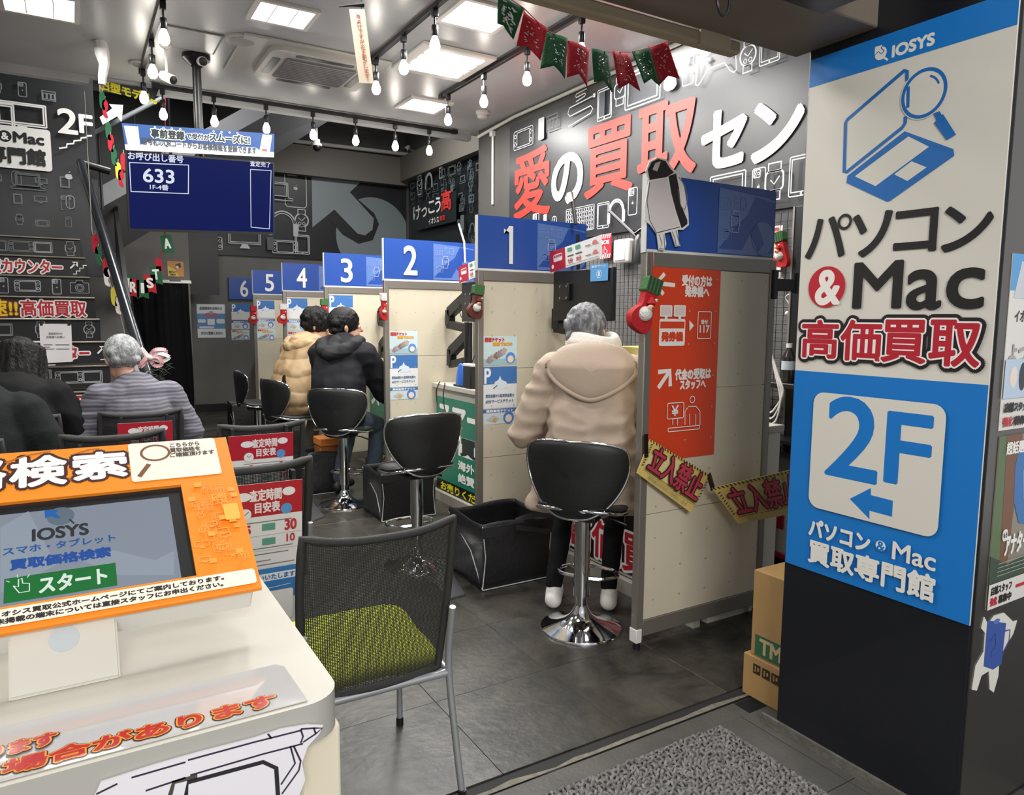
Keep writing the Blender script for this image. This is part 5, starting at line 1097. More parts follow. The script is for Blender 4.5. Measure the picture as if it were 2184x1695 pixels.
# ================================================================ booth equipment
M_ARM = mat('arm_black', '1a1a1c', .5)
def arm_set(dy, lab, base=True):
    XA = 2.66
    V = lambda y, z, x=XA: Vector((x, y+dy, z))
    T = thing('jointed_stand', lab, 'stand', V(5.08, .963), 'jointed stands on the counters')
    MB().bar(V(5.02, 1.69), V(5.40, 1.535), .06, .09, M_ARM, up=(0, 0, 1)).build('upper_arm', T, bevel=.006)
    MB().bar(V(5.40, 1.56), V(5.40, 1.43), .06, .075, M_ARM, up=(0, 1, 0)).cyl(V(5.40, 1.42), V(5.40, 1.45), .035, M_ARM, 14).build('elbow', T, bevel=.005)
    MB().bar(V(5.42, 1.44), V(5.06, 1.41), .055, .065, M_ARM).build('lower_arm', T, bevel=.005)
    MB().cyl(V(5.08, .962), V(5.08, 1.46), .032, M_ARM, 16).build('pole', T)
    MB().bar(V(5.08, 1.36), V(5.37, 1.215), .06, .088, M_ARM).build('second_arm', T, bevel=.006)
    MB().bar(V(5.37, 1.24), V(5.38, 1.10), .06, .07, M_ARM, up=(0, 1, 0)).bar(V(5.39, 1.11), V(5.10, 1.16), .05, .055, M_ARM).build('second_elbow', T, bevel=.005)
    MB().box(V(4.99, .963, XA-.06), V(5.17, .99, XA+.06), M_ARM).build('clamp', T, bevel=.004)
    MB().tube(spline([V(5.2, 1.62, XA-.035), V(5.1, 1.5, XA-.05), V(5.02, 1.45, XA-.03), V(5.06, 1.2, XA-.03)], 6), .004, M_BLACK, 5).build('cable', T)
    MB().cyl(V(5.02, 1.70), V(4.95, 1.70), .028, M_ARM, 14).build('tilt_joint', T)
arm_set(0, 'black jointed monitor stand in the booth behind the header numbered two')
arm_set(-1.56, 'black jointed monitor arm beside the grey-haired man in the beige coat')
arm_set(1.57, 'black jointed monitor arm behind the hooded man, next to the header numbered three')
def monitor(y0, y1, z0, z1, lab, lab2):
    x = 2.575
    T = thing('booth_monitor', lab, 'monitor', (x, (y0+y1)/2, z0), 'booth monitors')
    MB().box((x, y0, z0), (x+.03, y1, z1), M_BLACK).build('screen_body', T, bevel=.006)
    MB().box((x+.03, y0+.01, z0+.012), (x+.0315, y1-.01, z1-.01), mat('monitor_glass', '0c0d10', .1)).build('screen_glass', T, smooth=0)
    ym = y1-.14; zm = (z0+z1)/2+.02
    MB().box((x-.02, ym-.05, zm-.05), (x-.0005, ym+.05, zm+.05), M_BLACKM).build('mount_plate', T, bevel=.004)
    for a in (-.035, .035):
        for b in (-.035, .035): MB().cyl((x-.024, ym+a, zm+b), (x-.019, ym+a, zm+b), .007, M_STEEL, 10).build('screw', T)
    S = thing('monitor_sign', lab2, 'sign', (x, (y0+y1)/2, z1), 'signs on the booth monitors')
    F = Frame((x-.006, y1+.02, z1-.005), (0, -1, .12), (0, .10, 1)); w = y1-y0-.06
    MB().prism(rrect(0, 0, w, .125), F, 0, .003, ink('e0dedb')).build('sign_panel', S, smooth=0); p = Print(F, .0035, .0004)
    p.rect(0, 0, w*.32, .125, 'b01c2e'); p.rect(w*.08, .055, w*.26, .1, 'e6dadb', .01); p.circ(w*.06, .03, .013, 'e9e6e2'); p.text('査定時間', (w*.09, .08), (w*.25, .095), 'b01c2e', .0005)
    for k, xx in enumerate((.37, .53)): p.rect(w*xx, .09, w*(xx+.09), .112, '4f9a84'); p.rect(w*xx, .06, w*(xx+.12), .068, '555150'); p.text(('5分', '30分')[k], (w*xx+.005, .02), (w*(xx+.1), .048), 'b01c2e', .001)
    for b in (.03, .085): p.poly([(w*.84, b), (w*.95, b), (w*.92, b+.022), (w*.87, b+.022)], 'c9776c'); p.rect(w*.72, b, w*.82, b+.007, '8a8683')
    p.line([(w*.35, .01), (w*.95, .01)], .003, '777472'); p.build('sign_print', S)
    G_ = thing('booth_tag', 'small light-blue tag hanging '+lab2.split(' on ')[-1].join(('at the corner of ', '')), 'tag', (x-.004, y0+.1, z1-.09)); F2 = FX(x-.006)
    MB().prism(rrect(-(y0+.19), z1-.075, -(y0+.03), z1+.02), F2, 0, .002, ink('5da0d8')).build('tag_sheet', G_, smooth=0); p = Print(F2, .0025, .0003); p.ring(-(y0+.11), z1-.035, .022, .003, 'e6eef4'); p.text('1' if y0 < 4 else '2', (-(y0+.117), z1-.048), (-(y0+.103), z1-.022), 'e6eef4', .001); p.text('査定ブース', (-(y0+.18), z1+.002), (-(y0+.05), z1+.014), 'e6eef4', .0004); p.build('tag_print', G_)
monitor(3.20, 3.78, 1.485, 1.785, 'black monitor seen from behind, above the grey-haired man in the beige coat', 'red and white time sign on the nearest monitor')
monitor(4.47, 5.03, 1.465, 1.765, 'black monitor half hidden by the partition numbered one', 'red and white time sign on the second monitor')
MB_ = lambda: MB()
bb = thing('blue_dispenser', 'small rounded blue dispenser on the counter behind the partition numbered one', 'dispenser', (2.565, 5.02, .963)); MB().grid(lambda u, v: Vector((2.565+.03*math.cos(6.2832*u)*(1-.55*v**2.2), 5.02+.07*math.sin(6.2832*u)*(1-.45*v**2), .963+.165*v)), 20, 9, mat('dispenser_blue', '2f63b8', .35), True).build('body', bb); MB().box((2.535, 4.945, .963), (2.595, 5.095, .978), M_BLACK).build('base', bb, bevel=.004); MB().ball((2.565, 5.02, 1.125), (.015, .036, .02), mat('dispenser_blue', '2f63b8')).build('top_cap', bb)
kb = thing('black_canister', 'black box with a white lid beside the blue dispenser', 'box', (2.565, 4.86, .963)); MB().box((2.535, 4.80, .963), (2.595, 4.93, 1.13), M_BLACK).build('body', kb, bevel=.006); MB().box((2.533, 4.798, 1.13), (2.597, 4.932, 1.15), M_WHITEP).build('lid', kb, bevel=.004)
for k, pts in enumerate(([(2.515, 5.30, .98), (2.50, 5.33, .9), (2.505, 5.32, .8), (2.52, 5.25, .74)], [(2.515, 5.2, .98), (2.50, 5.2, .88), (2.51, 5.19, .76), (2.53, 5.14, .70)])): 
    t = thing('power_cable', 'thin black cable hanging over the counter edge by the green poster, %s one' % ('longer', 'shorter')[k], 'cable', pts[0]); MB().tube(spline(pts, 5), .004, M_BLACK, 6).build('cable', t)
cb_ = thing('charger_box', 'black charger block with tangled cables on the second booth counter', 'charger', (2.82, 5.25, .963)); MB().box((2.76, 5.12, .963), (2.88, 5.37, 1.08), M_BLACK).build('block', cb_, bevel=.006); MB().tube(spline([(2.80, 5.3, 1.08), (2.79, 5.25, 1.15), (2.78, 5.15, 1.2), (2.78, 5.05, 1.12), (2.77, 4.95, 1.25), (2.77, 4.85, 1.33)], 6), .004, M_BLACK, 5).build('cable', cb_)
yb = thing('yellow_box', 'pale yellow carton standing on the counter beside the beige coat', 'box', (2.84, 3.25, .963)); MB().box((2.80, 3.12, .963), (2.98, 3.40, 1.33), mat('carton_yellow', 'd3bf62', .5)).build('carton', yb, bevel=.003); MB().box((2.797, 3.11, 1.20), (2.985, 3.41, 1.335), mat('carton_yellow2', 'dccb7c', .5)).build('lid', yb, bevel=.003)
# wall grid with small hanging goods
GB = thing('grid_backing', 'pale grey backing board behind the black wire grid', 'board', (3.74, 3.9, .7)); MB().box((3.725, 2.36, .72), (3.755, 5.6, 2.05), mat('backing_grey', '6d6c6a', .6, var=.06, vs=5)).build('board', GB, smooth=0)
WG = thing('wall_grid', 'black wire display grid on the right wall behind the booths', 'rack', (3.71, 3.6, .7))
mb = MB()
for i in range(66): y = 2.35+.05*i; mb.box((3.70, y-.0015, .75), (3.703, y+.0015, 2.14), M_BLACKM)
o = mb.build('upright_wire', WG, smooth=0); o['kind'] = 'stuff'
mb = MB()
for i in range(28): z_ = .75+.0515*i; mb.box((3.703, 2.35, z_-.0015), (3.706, 5.6, z_+.0015), M_BLACKM)
o = mb.build('cross_wire', WG, smooth=0); o['kind'] = 'stuff'
MB().box((3.695, 2.33, .74), (3.712, 2.35, 2.15), M_BLACKM).box((3.695, 5.6, .74), (3.712, 5.62, 2.15), M_BLACKM).build('frame', WG, smooth=0)
WP2 = thing('wall_panel', 'tall black panel fixed upright on the right wall behind the stocking', 'panel', (3.68, 2.5, .9)); c0, c1 = onx(1690, 600, 3.68), onx(1724, 600, 3.68)
MB().box((3.66, c1.y-.12, .7), (3.69, c0.y, 2.16), M_BLACKM).build('panel', WP2, bevel=.003); MB().box((3.655, c0.y-.012, .7), (3.66, c0.y, 2.16), M_ALU).build('edge', WP2, smooth=0)
SO = thing('sos_sign', 'red and white striped SOS sign on the wire grid', 'sign', (3.69, 4.7, 1.95)); FS_ = FX(3.692); a, b = FS_.q(1280, 552), FS_.q(1305, 497); MB().prism(rrect(*a, *b), FS_, 0, .003, ink('c22334')).build('sign_panel', SO, smooth=0); p = Print(FS_, .0035, .0005); w, h = b[0]-a[0], b[1]-a[1]
for k in range(5):
    for z_ in (.0, .82):
        x_ = a[0]+w*(.2*k); p.poly([(x_, a[1]+h*z_), (x_+w*.1, a[1]+h*z_), (x_+w*.2, a[1]+h*(z_+.17)), (x_+w*.1, a[1]+h*(z_+.17))], 'ece8e4')
p.text('SOS', (a[0]+w*.15, a[1]+h*.58), (a[0]+w*.85, a[1]+h*.74), 'ece8e4', .002); p.line([(a[0]+w*.4, a[1]+h*.3), (a[0]+w*.45, a[1]+h*.5), (a[0]+w*.55, a[1]+h*.38), (a[0]+w*.72, a[1]+h*.3), (a[0]+w*.62, a[1]+h*.2), (a[0]+w*.42, a[1]+h*.22)], .004, 'ece8e4', True); p.build('sign_print', SO)
ra, rb = onx(1306, 562, 3.63), onx(1340, 507, 3.63)
RT = thing('wall_dispenser', 'white plastic wall box beside the SOS sign', 'dispenser', (3.68, 4.5, ra.z)); MB().box((3.63, rb.y, ra.z), (3.70, ra.y, rb.z), M_WHITEP).build('box_body', RT, bevel=.02, seg=3); MB().box((3.622, rb.y+.03, ra.z+.02), (3.632, ra.y-.03, ra.z+.12), M_WHITEP).build('front_cover', RT, bevel=.003)
LM = thing('arm_lamp', 'black jointed lamp arm reaching over the first booth in front of the big sign', 'lamp', onx(1345, 500, 3.66)); L_ = lambda px, py: onx(px, py, 3.4)
MB().tube([L_(1352, 500), L_(1358, 497)+Vector((.34, 0, 0))], .012, M_BLACKM, 8).tube([L_(1300, 450), L_(1352, 500), L_(1375, 520)], .012, M_BLACKM, 8).build('arm', LM); MB().tube([L_(1352, 500), L_(1380, 480)], .010, M_BLACKM, 8).build('arm', LM); MB().lathe([(.02, 0), (.05, -.05), (.055, -.2), (.001, -.2)], L_(1365, 500), M_BLACKM).build('shade', LM)
AN = thing('thin_pole', 'thin black pole with a white tip leaning up behind the header numbered one', 'pole', onx(1228, 480, 2.8)); MB().tube([onx(1228, 478, 2.8), onx(1218, 410, 2.8)], .012, M_BLACKM, 8).tube([onx(1232, 500, 2.8), onx(1234, 620, 2.8)], .012, M_BLACKM, 8).build('pole', AN); MB().tube([onx(1218, 432, 2.79), onx(1214, 412, 2.79)], .018, M_WHITEP, 8).build('tip', AN)
AN2 = thing('thin_pole', 'thin white pole leaning up behind the header numbered two', 'pole', onx(990, 520, 2.8)); MB().tube([onx(992, 560, 2.8), onx(990, 516, 2.8), onx(978, 476, 2.8)], .008, M_WHITEP, 8).build('pole', AN2); MB().lathe([(.001, 0), (.014, 0), (.014, .03), (.001, .03)], onx(978, 476, 2.8), M_BLACKM, 10).build('tip', AN2)
# staff shelf at the far right with goods
SH = thing('staff_shelf', 'black staff desk behind the end partition by the pillar', 'desk', (3.55, 2.75, 0)); zs_ = onx(1665, 815, 3.5).z
MB().box((3.45, 2.45, zs_-.03), (3.65, 3.15, zs_), M_BLACK).build('desk_top', SH, bevel=.004)
for z_ in (zs_-.35, zs_-.65): MB().box((3.46, 2.47, z_), (3.65, 3.13, z_+.02), M_BLACKM).build('shelf', SH, smooth=0)
for x_ in (3.46, 3.61):
    for y_ in (2.47, 3.10): MB().box((x_, y_, 0), (x_+.03, y_+.03, zs_-.03), M_BLACKM).build('leg', SH, smooth=0)
bt = thing('tea_bottle', 'clear plastic bottle of dark tea with a white cap on the staff desk', 'bottle', (3.52, 2.66, zs_)); c = onx(1681, 790, 3.52); bx_, by_ = 3.52, max(2.5, c.y)
MB().lathe([(.001, 0), (.036, 0), (.038, .01), (.038, .13), (.036, .15), (.015, .19), (.014, .2), (.001, .2)], (bx_, by_, zs_), mat('tea_dark', '2a2622', .15), 20).build('bottle_body', bt); MB().lathe([(.0385, .075), (.0385, .125)], (bx_, by_, zs_), mat('label_pale', 'b9c8cf', .5), 20).build('label', bt); MB().cyl((bx_, by_, zs_+.2), (bx_, by_, zs_+.225), .017, M_WHITEP, 16).build('cap', bt)
for k in range(3):
    t = thing('charging_cable', 'white charging cable looping down beside the end partition, %s' % ('longest loop', 'middle loop', 'shortest loop')[k], 'cable', onx(1640, 720, 3.12))
    MB().tube(spline([onx(1638+2*k, 720+12*k, 3.12), onx(1652+4*k, 790+5*k, 3.11), onx(1664+3*k, 850-6*k, 3.1), onx(1655-3*k, 895-10*k, 3.1), onx(1636, 905-14*k, 3.1), onx(1622, 890-14*k, 3.12)], 7), .0045, M_WHITEP, 6).build('cable', t)
ep = thing('earphones', 'tangle of white earphones hanging on the wire grid', 'earphones', onx(1685, 600, 3.68)); rnd = random.Random(2)
MB().tube(spline([onx(1685+rnd.uniform(-10, 10), 600+5*k+rnd.uniform(-6, 6), 3.675+rnd.uniform(-.015, .015)) for k in range(15)], 5), .004, M_WHITEP, 5).build('cord', ep)
for px, py in ((1686, 678), (1679, 668)): MB().ball(onx(px, py, 3.68), .014, M_WHITEP, 10, 8).build('earbud', ep)
kr = thing('key_ring', 'white clip ring hanging beside the end partition', 'ring', onx(1665, 605, 3.68)); c = onx(1664, 605, 3.68); MB().tube([c+Vector((0, .03*math.cos(a*.5236), .035*math.sin(a*.5236))) for a in range(12)], .006, M_WHITEP, 6, True).build('ring', kr); MB().tube([c+Vector((0, 0, .035)), c+Vector((0, 0, .07))], .01, M_WHITEP, 8).build('clip', kr)
bk = thing('wall_bracket', 'black bracket clamped on the outer post of the end partition', 'bracket', (2.95, 2.41, 1.6)); MB().box((2.915, 2.385, 1.60), (2.945, 2.398, 1.74), M_BLACK).box((2.946, 2.40, 1.64), (3.1, 2.42, 1.70), M_BLACK).build('bracket', bk, bevel=.004); MB().cyl((3.1, 2.41, 1.63), (3.1, 2.41, 1.73), .018, M_BLACK).build('joint', bk)
fl_ = thing('price_flyer', 'white and orange price flyer on the wall panel behind the small stocking', 'flyer', onx(1660, 590, 3.65)); Fx = FX(3.699); a, b = Fx.q(1642, 577), Fx.q(1670, 480); MB().prism(rrect(*a, *b), Fx, 0, .002, ink('dcd8d2')).build('flyer_sheet', fl_, smooth=0); p = Print(Fx, .0025, .0005); w, h = b[0]-a[0], b[1]-a[1]
p.rect(a[0], a[1]+h*.4, b[0], b[1]-h*.12, 'd9a64e'); p.rect(a[0], a[1]+h*.2, b[0], a[1]+h*.3, 'd9a64e')
for k in range(5): p.rect(a[0]+.01, a[1]+h*(.45+.08*k), b[0]-.01, a[1]+h*(.48+.08*k), 'e9e0c8')
p.rect(a[0], b[1]-h*.1, b[0]-w*.3, b[1]-h*.04, 'b03040'); p.build('flyer_print', fl_)
# stockings on the partition posts
M_FELT = mat('stocking_red', 'b3191f', .85, bump=.5, bs=180); M_FGREEN = mat('stocking_green', '3f6b3a', .85, bump=.5, bs=180); M_FWH = mat('fleece_white', 'e0ded8', .9, bump=1, bs=120); M_FBR = mat('felt_brown', '5e2f22', .85, bump=.4, bs=150)
def stocking(F, top, w, h, lab, body, cuff, santa, tilt=-.25, string=.1):
    t = thing('christmas_stocking', lab, 'stocking', F.P(*top), 'Christmas stockings on the booths')
    ct, st = math.cos(tilt), math.sin(tilt)
    def m(a, b): a *= w; b *= h; return (top[0]+a*ct-b*st, top[1]+a*st+b*ct)
    boot = smooth_loop([m(*e) for e in ((-.30, -.05), (.30, -.05), (.30, -.3), (.34, -.6), (.40, -.85), (.25, -1.0), (-.1, -1.0), (-.55, -.93), (-.72, -.75), (-.55, -.6), (-.33, -.5), (-.30, -.3))], 4)
    MB().prism(boot, F, .004, .040, body).build('boot', t, bevel=.008, seg=2, smooth=60)
    cf = [m(*e) for e in ((-.40, -.24), (.38, -.24), (.40, .06), (-.38, .06))]; MB().prism(cf, F, 0, .046, cuff).build('cuff', t, bevel=.008)
    if santa:
        for k in range(4): mb = MB().prism([m(-.34+.19*k, -.23), m(-.25+.19*k, -.23), m(-.25+.19*k, .05), m(-.34+.19*k, .05)], F, .046, .0475, mat('stripe_dark', '27402a', .85)).build('cuff_stripe', t, smooth=0)
    fc = m(-.12, -.66); MB().ball(F.P(fc[0], fc[1], .045), w*.30, M_FWH, 14, 10).build('beard', t)
    fc2 = m(-.08, -.54); MB().ball(F.P(fc2[0], fc2[1], .045+w*.2), (w*.17, w*.12, w*.13), mat('felt_skin', 'd9a98c', .8), 12, 8).build('face', t); MB().ball(F.P(fc2[0], fc2[1]-.0, .05+w*.3), w*.055, mat('felt_nose', 'a8323a', .8), 8, 6).build('nose', t)
    hc = m(-.02, -.42); MB().lathe([(w*.2, 0), (w*.15, w*.12), (w*.05, w*.25), (.001, w*.28)], F.P(hc[0], hc[1]-w*.05, .055), body, 14, F.v).build('hat', t); pc_ = m(.14, -.36); MB().ball(F.P(*pc_, .06), w*.07, M_FWH, 10, 8).build('pompom', t)
    MB().tube([F.P(*m(0, .05), .02), F.P(top[0], top[1]+string, .012)], .002, mat('red_string', 'a02030'), 5).build('hanging_loop', t)
a = FY(2.385).q(1384, 600); stocking(FY(2.385), a, .105, .225, 'large red Santa stocking with a green striped cuff on the end partition post', M_FELT, M_FGREEN, True, -.30, .12)
a = FY(3.895).q(1016, 612); stocking(FY(3.895), a, .085, .19, 'brown stocking with a white snowman face on the post numbered one', M_FBR, M_FGREEN, False, -.08, .06)
a = FY(5.445).q(815, 628); stocking(FY(5.445), a, .055, .2, 'narrow red stocking hanging on the post numbered two', M_FELT, M_FWH, False, .05, .08)
a = FY(7.03).q(690, 640); stocking(FY(7.03), a, .09, .2, 'red and green stocking on the post numbered three', M_FELT, M_FGREEN, False, .0, .06)
a = FY(8.67).q(603, 650); stocking(FY(8.67), a, .10, .22, 'red stocking on the post numbered four', M_FELT, M_FWH, False, .0, .06)
a = FY(10.31).q(540, 655); stocking(FY(10.31), a, .10, .22, 'red stocking on the post numbered five', M_FELT, M_FELT, False, .0, .06)
a = FX(3.66).q(1668, 500); stocking(FX(3.66), a, .085, .20, 'small red and green stocking hanging in front of the orange price flyer', M_FELT, M_FGREEN, True, .25, .06)
# keep-out boards on a chain
def keepout(F, quad, lab):
    t = thing('keep_out_board', lab, 'sign', F.P(*quad[0]), 'keep-out boards'); MB().prism(quad[::-1], F, 0, .003, ink('d9bd6c')).build('board_sheet', t, smooth=0)
    tl_, tr_, br_, bl_ = (Vector(e) for e in quad); L_ = lambda u, v: tuple(bl_.lerp(br_, u).lerp(tl_.lerp(tr_, u), v)); p = Print(F, .0036, .0004)
    p.poly([L_(.06, .3), L_(.5, .25), L_(.94, .35), L_(.9, .8), L_(.5, .9), L_(.1, .75)], 'e3d196')
    for k in range(22):
        u = k/22; p.poly([L_(u, 1), L_(u+.018, 1), L_(u+.034, .94), L_(u+.016, .94)], '3a3428')
    for k in range(9):
        v = .25+k*.075
        for u in (0.005, .965): p.poly([L_(u, v), L_(u+.03, v+.03), L_(u+.03, v+.055), L_(u, v+.025)], '3a3428')
    def warp(body, u0, u1, v0, v1, c, outs):
        vs, fs, mx, my, w, h = glyphs(body)
        for r, cc in outs+[(0, c)]:
            n = 10
            for i in range(n):
                rr = r+.0028; dx, dy = rr*math.cos(6.2832*i/n), rr*math.sin(6.2832*i/n)
                pp = []
                for x_, y_ in vs:
                    a_, b_ = L_(u0+(u1-u0)*(x_-mx)/w, v0+(v1-v0)*(y_-my)/h); pp.append(F.P(a_+dx, b_+dy, p.t+i*p.eps))
                p.mb.add(pp, fs, ink(cc))
            p.t += p.step*1.5
    warp('立入禁止', .08, .94, .25, .92, 'b53b4a', [(.006, '3a1a1c')]); p.line([L_(.04, .2), L_(.96, .2)], .002, '3a3428')
    vs, fs, mx, my, w, h = glyphs('関係者以外の立入を禁止します')
    p.mb.add([F.P(*L_(.15+.7*(x_-mx)/w, .04+.11*(y_-my)/h), p.t) for x_, y_ in vs], fs, ink('8f8a78')); p.build('board_print', t)
Fk = Frame((2.13, 2.372, 0), (1, -.06, 0), (0, 0, 1)); k1 = [Fk.q(*e) for e in ((1386, 936), (1511, 1012), (1473, 1093), (1357, 1008))]; keepout(Fk, k1, 'yellow keep-out board tilted down across the foot of the red notice')
Fk2 = Frame((2.5, 2.30, 0), (1, -.12, 0), (0, 0, 1)); k2 = [Fk2.q(*e) for e in ((1518, 1040), (1700, 998), (1706, 1092), (1573, 1116))]; keepout(Fk2, k2, 'yellow keep-out board running behind the pillar, its last character hidden')
ck = thing('keep_out_strap', 'black strap and clip carrying the keep-out boards', 'strap', Fk.P(*Fk.q(1378, 925))); MB().bar(Fk.P(*Fk.q(1376, 925), .006), Fk.P(*Fk.q(1377, 975), .004), .005, .02, M_BLACK, up=(1, 0, 0)).build('clip', ck); MB().bar(Fk.P(*Fk.q(1511, 1012), .002), Fk2.P(*Fk2.q(1520, 1042), .002), .005, .04, M_BLACK).build('strap', ck)
# cloak cut-out on the end header
GC = thing('cloak_cutout', 'white cut-out of a little cloaked figure with bare legs on the numberless header', 'cutout', (2.2, 2.39, 1.8)); Fg_ = FY(2.388); q = Fg_.q
hull = [q(*e) for e in ((1374, 470), (1374, 440), (1383, 385), (1376, 365), (1384, 345), (1400, 336), (1420, 340), (1432, 358), (1448, 372), (1458, 400), (1467, 455), (1468, 480), (1456, 490), (1444, 490), (1446, 510), (1450, 524), (1440, 526), (1430, 494), (1416, 498), (1420, 520), (1416, 534), (1404, 532), (1400, 500), (1386, 480))]
MB().prism(hull[::-1], Fg_, 0, .004, ink('e6e2dd')).build('cutout_board', GC, smooth=0); p = Print(Fg_, .0045, .0004)
p.poly([q(*e) for e in ((1380, 362), (1388, 346), (1402, 339), (1418, 344), (1428, 360), (1436, 368), (1420, 378), (1384, 384))][::-1], '2a2626'); p.poly([q(*e) for e in ((1390, 362), (1396, 348), (1408, 344), (1400, 366))][::-1], 'c9c4c0')
p.poly([q(*e) for e in ((1384, 388), (1420, 380), (1428, 410), (1438, 450), (1446, 480), (1398, 497), (1388, 470), (1380, 430))][::-1], 'd6cfcd'); p.poly([q(*e) for e in ((1424, 376), (1440, 370), (1446, 400), (1450, 435), (1464, 470), (1464, 478), (1452, 487), (1440, 450), (1430, 412))][::-1], '262324')
p.line([q(*e) for e in ((1446, 378), (1458, 395), (1465, 425), (1458, 448), (1450, 440), (1444, 405))], .004, '7d7672'); p.line([q(*e) for e in ((1384, 388), (1378, 430), (1384, 470), (1398, 497), (1448, 484))], .003, '332e2e')
for e in (((1404, 500), (1410, 520), (1405, 530), (1416, 531), (1414, 500)), ((1432, 494), (1438, 510), (1440, 524), (1448, 522), (1440, 492))): p.line([q(*c_) for c_ in e], .0025, '332e2e')
p.build('cutout_drawing', GC)
# cartons by the pillar
M_CARD = mat('cardboard', 'b08b58', .8, var=.06, vs=6)
def carton(x0, x1, y0, y1, z0, z1, lab, fn):
    t = thing('cardboard_box', lab, 'box', ((x0+x1)/2, (y0+y1)/2, z0), 'cardboard boxes by the pillar'); MB().box((x0, y0, z0), (x1, y1, z1), M_CARD).build('carton', t, bevel=.003); MB().box((x0+.02, (y0+y1)/2-.03, z1-.001), (x1-.0, (y0+y1)/2+.03, z1+.001), mat('box_tape', 'b9985f', .3)).build('tape', t, smooth=0); p = Print(FX(x0), .001); fn(p, -y1, z0, -y0, z1); p.build('carton_print', t)
def tm(p, a, z0, b, z1): p.rect(a+.02, z0+.005, b, z0+.09, '33684a'); p.text('TM', (a+.045, z0+.02), (a+.145, z0+.078), 'cbb083', .003)
def sy(p, a, z0, b, z1):
    for k in range(4): x_ = a+.05+.045*k; p.rect(x_, z1-.065, x_+.036, z1-.025, '3a2a1c'); p.rect(x_+.008, z1-.057, x_+.014, z1-.033, 'a8834f'); p.rect(x_+.021, z1-.05, x_+.03, z1-.036, 'a8834f')
zl = onx(1593, 1393, 2.25).z
carton(2.25, 2.7, 1.68, 1.905, 0, zl, 'lower cardboard box with handling marks at the pillar foot', sy)
zu = onx(1610, 1214, 2.262).z; carton(2.262, 2.68, 1.685, onx(1601, 1385, 2.262).y, zl+.001, zu, 'upper cardboard box with a green TM print beside the pillar', tm)
p = Print(Frame((0, 0, zu+.0015), (1, 0, 0), (0, 1, 0)), .0005); p.rect(2.29, 1.74, 2.36, 1.84, '33684a')
RC = thing('red_container', 'clear storage box with red edges on the floor behind the end partition', 'container', (3.2, 2.8, 0)); c = onx(1640, 1150, 3.16); zc = max(.02, onx(1650, 1178, 3.16).z)
MB().box((3.16, 2.42, zc), (3.4, 2.86, zc+.26), mat('clear_plastic', 'c3bfba', .25)).build('box_body', RC, bevel=.02); MB().box((3.155, 2.415, zc-.02), (3.405, 2.865, zc+.01), mat('red_plastic', 'a01c28', .35)).build('red_rim', RC, bevel=.006); MB().box((3.15, 2.45, zc+.14), (3.16, 2.49, zc+.27), mat('red_plastic', 'a01c28')).build('latch', RC, bevel=.004)
if zc > .03: MB().box((3.18, 2.44, 0), (3.38, 2.84, zc-.02), M_BLACK).build('foot_block', RC, smooth=0)
# ================================================================ stair side
BN = thing('banister', 'thick black round banister rising along the stair', 'banister', (.45, 5.98, 0)); b0_, b1_ = Vector((.452, 5.95, 1.05)), Vector((.152, 8.6, 3.0))
MB().cyl(b0_, b1_, .040, mat('banister_paint', '202327', .22), 20).build('rail', BN); MB().cyl(b0_+Vector((0, 0, -1.05)), b0_+Vector((0, 0, .0)), .042, M_BLACKM, 20).build('newel_post', BN); MB().cyl(b1_, b1_+Vector((.25, .02, -.05)), .04, M_BLACKM, 16).build('top_turn', BN); MB().ball(b1_, .041, M_BLACKM).build('joint', BN); MB().ball(b0_, .043, M_BLACKM).build('joint', BN)
RB = thing('ribbon_bow', 'pink and white ribbon bow tied on the foot of the banister', 'ribbon', b0_); c = ony(318, 762, 5.9); MP = mat('ribbon_pink', 'd3a0a4', .6); MW = mat('ribbon_white', 'ded6d4', .6)
for k, (dx, dz, m_) in enumerate(((.11, .05, MP), (-.05, .06, MW), (.08, -.05, MP), (-.06, -.05, MP), (.13, .0, MW))):
    pts = spline([c, c+Vector((dx*.5-dz*.3, -.03, dz*.5+.03)), c+Vector((dx, -.02, dz)), c+Vector((dx*.6+dz*.3, -.01, dz*.6-.03)), c], 5); mb = MB()
    for a_, b_ in zip(pts, pts[1:]): mb.bar(a_, b_, .028, .003, m_, up=(0, -1, .4))
    mb.build('bow_loop', RB)
MB().ball(c+Vector((0, -.02, 0)), .022, MW).build('knot', RB)
PN = thing('pine_sprig', 'dark artificial pine sprig under the ribbon bow', 'decoration', c+Vector((.05, 0, -.12))); rnd = random.Random(9); mb = MB()
for k in range(60): a_ = c+Vector((.06, 0, -.13))+Vector((rnd.gauss(0, .03), rnd.gauss(0, .02), rnd.gauss(0, .045))); mb.tube([a_, a_+Vector((rnd.uniform(-.05, .05), rnd.uniform(-.03, .03), rnd.uniform(-.05, .03)))], [.003, .001], mat('pine_dark', '1f2a1f', .7), 4)
mb.build('needles', PN, smooth=0)['kind'] = 'stuff'
CU = thing('black_curtain', 'long black curtain over the doorway under the stair', 'curtain', (.9, 10.05, 0)); ca, cb2 = ony(284, 600, 10.05), ony(402, 600, 10.05)
def cur(u, v): return Vector((ca.x+(cb2.x-ca.x)*u+.01*math.sin(v*5), 10.08+.016*math.sin(u*19+2*math.sin(u*5))+.005*math.sin(u*53+1)-.05, .02+(ca.z-.03)*v))
o = MB().grid(cur, 70, 8, mat('curtain_black', '0a0b0d', .8, spec=.1, bump=.2, bs=60)).build('cloth', CU); s_ = o.modifiers.new('s', 'SOLIDIFY'); s_.thickness = .006
MB().cyl((ca.x-.03, 10.03, ca.z+.0), (cb2.x+.03, 10.03, ca.z+.0), .012, M_WHITEP, 10).build('rod', CU)
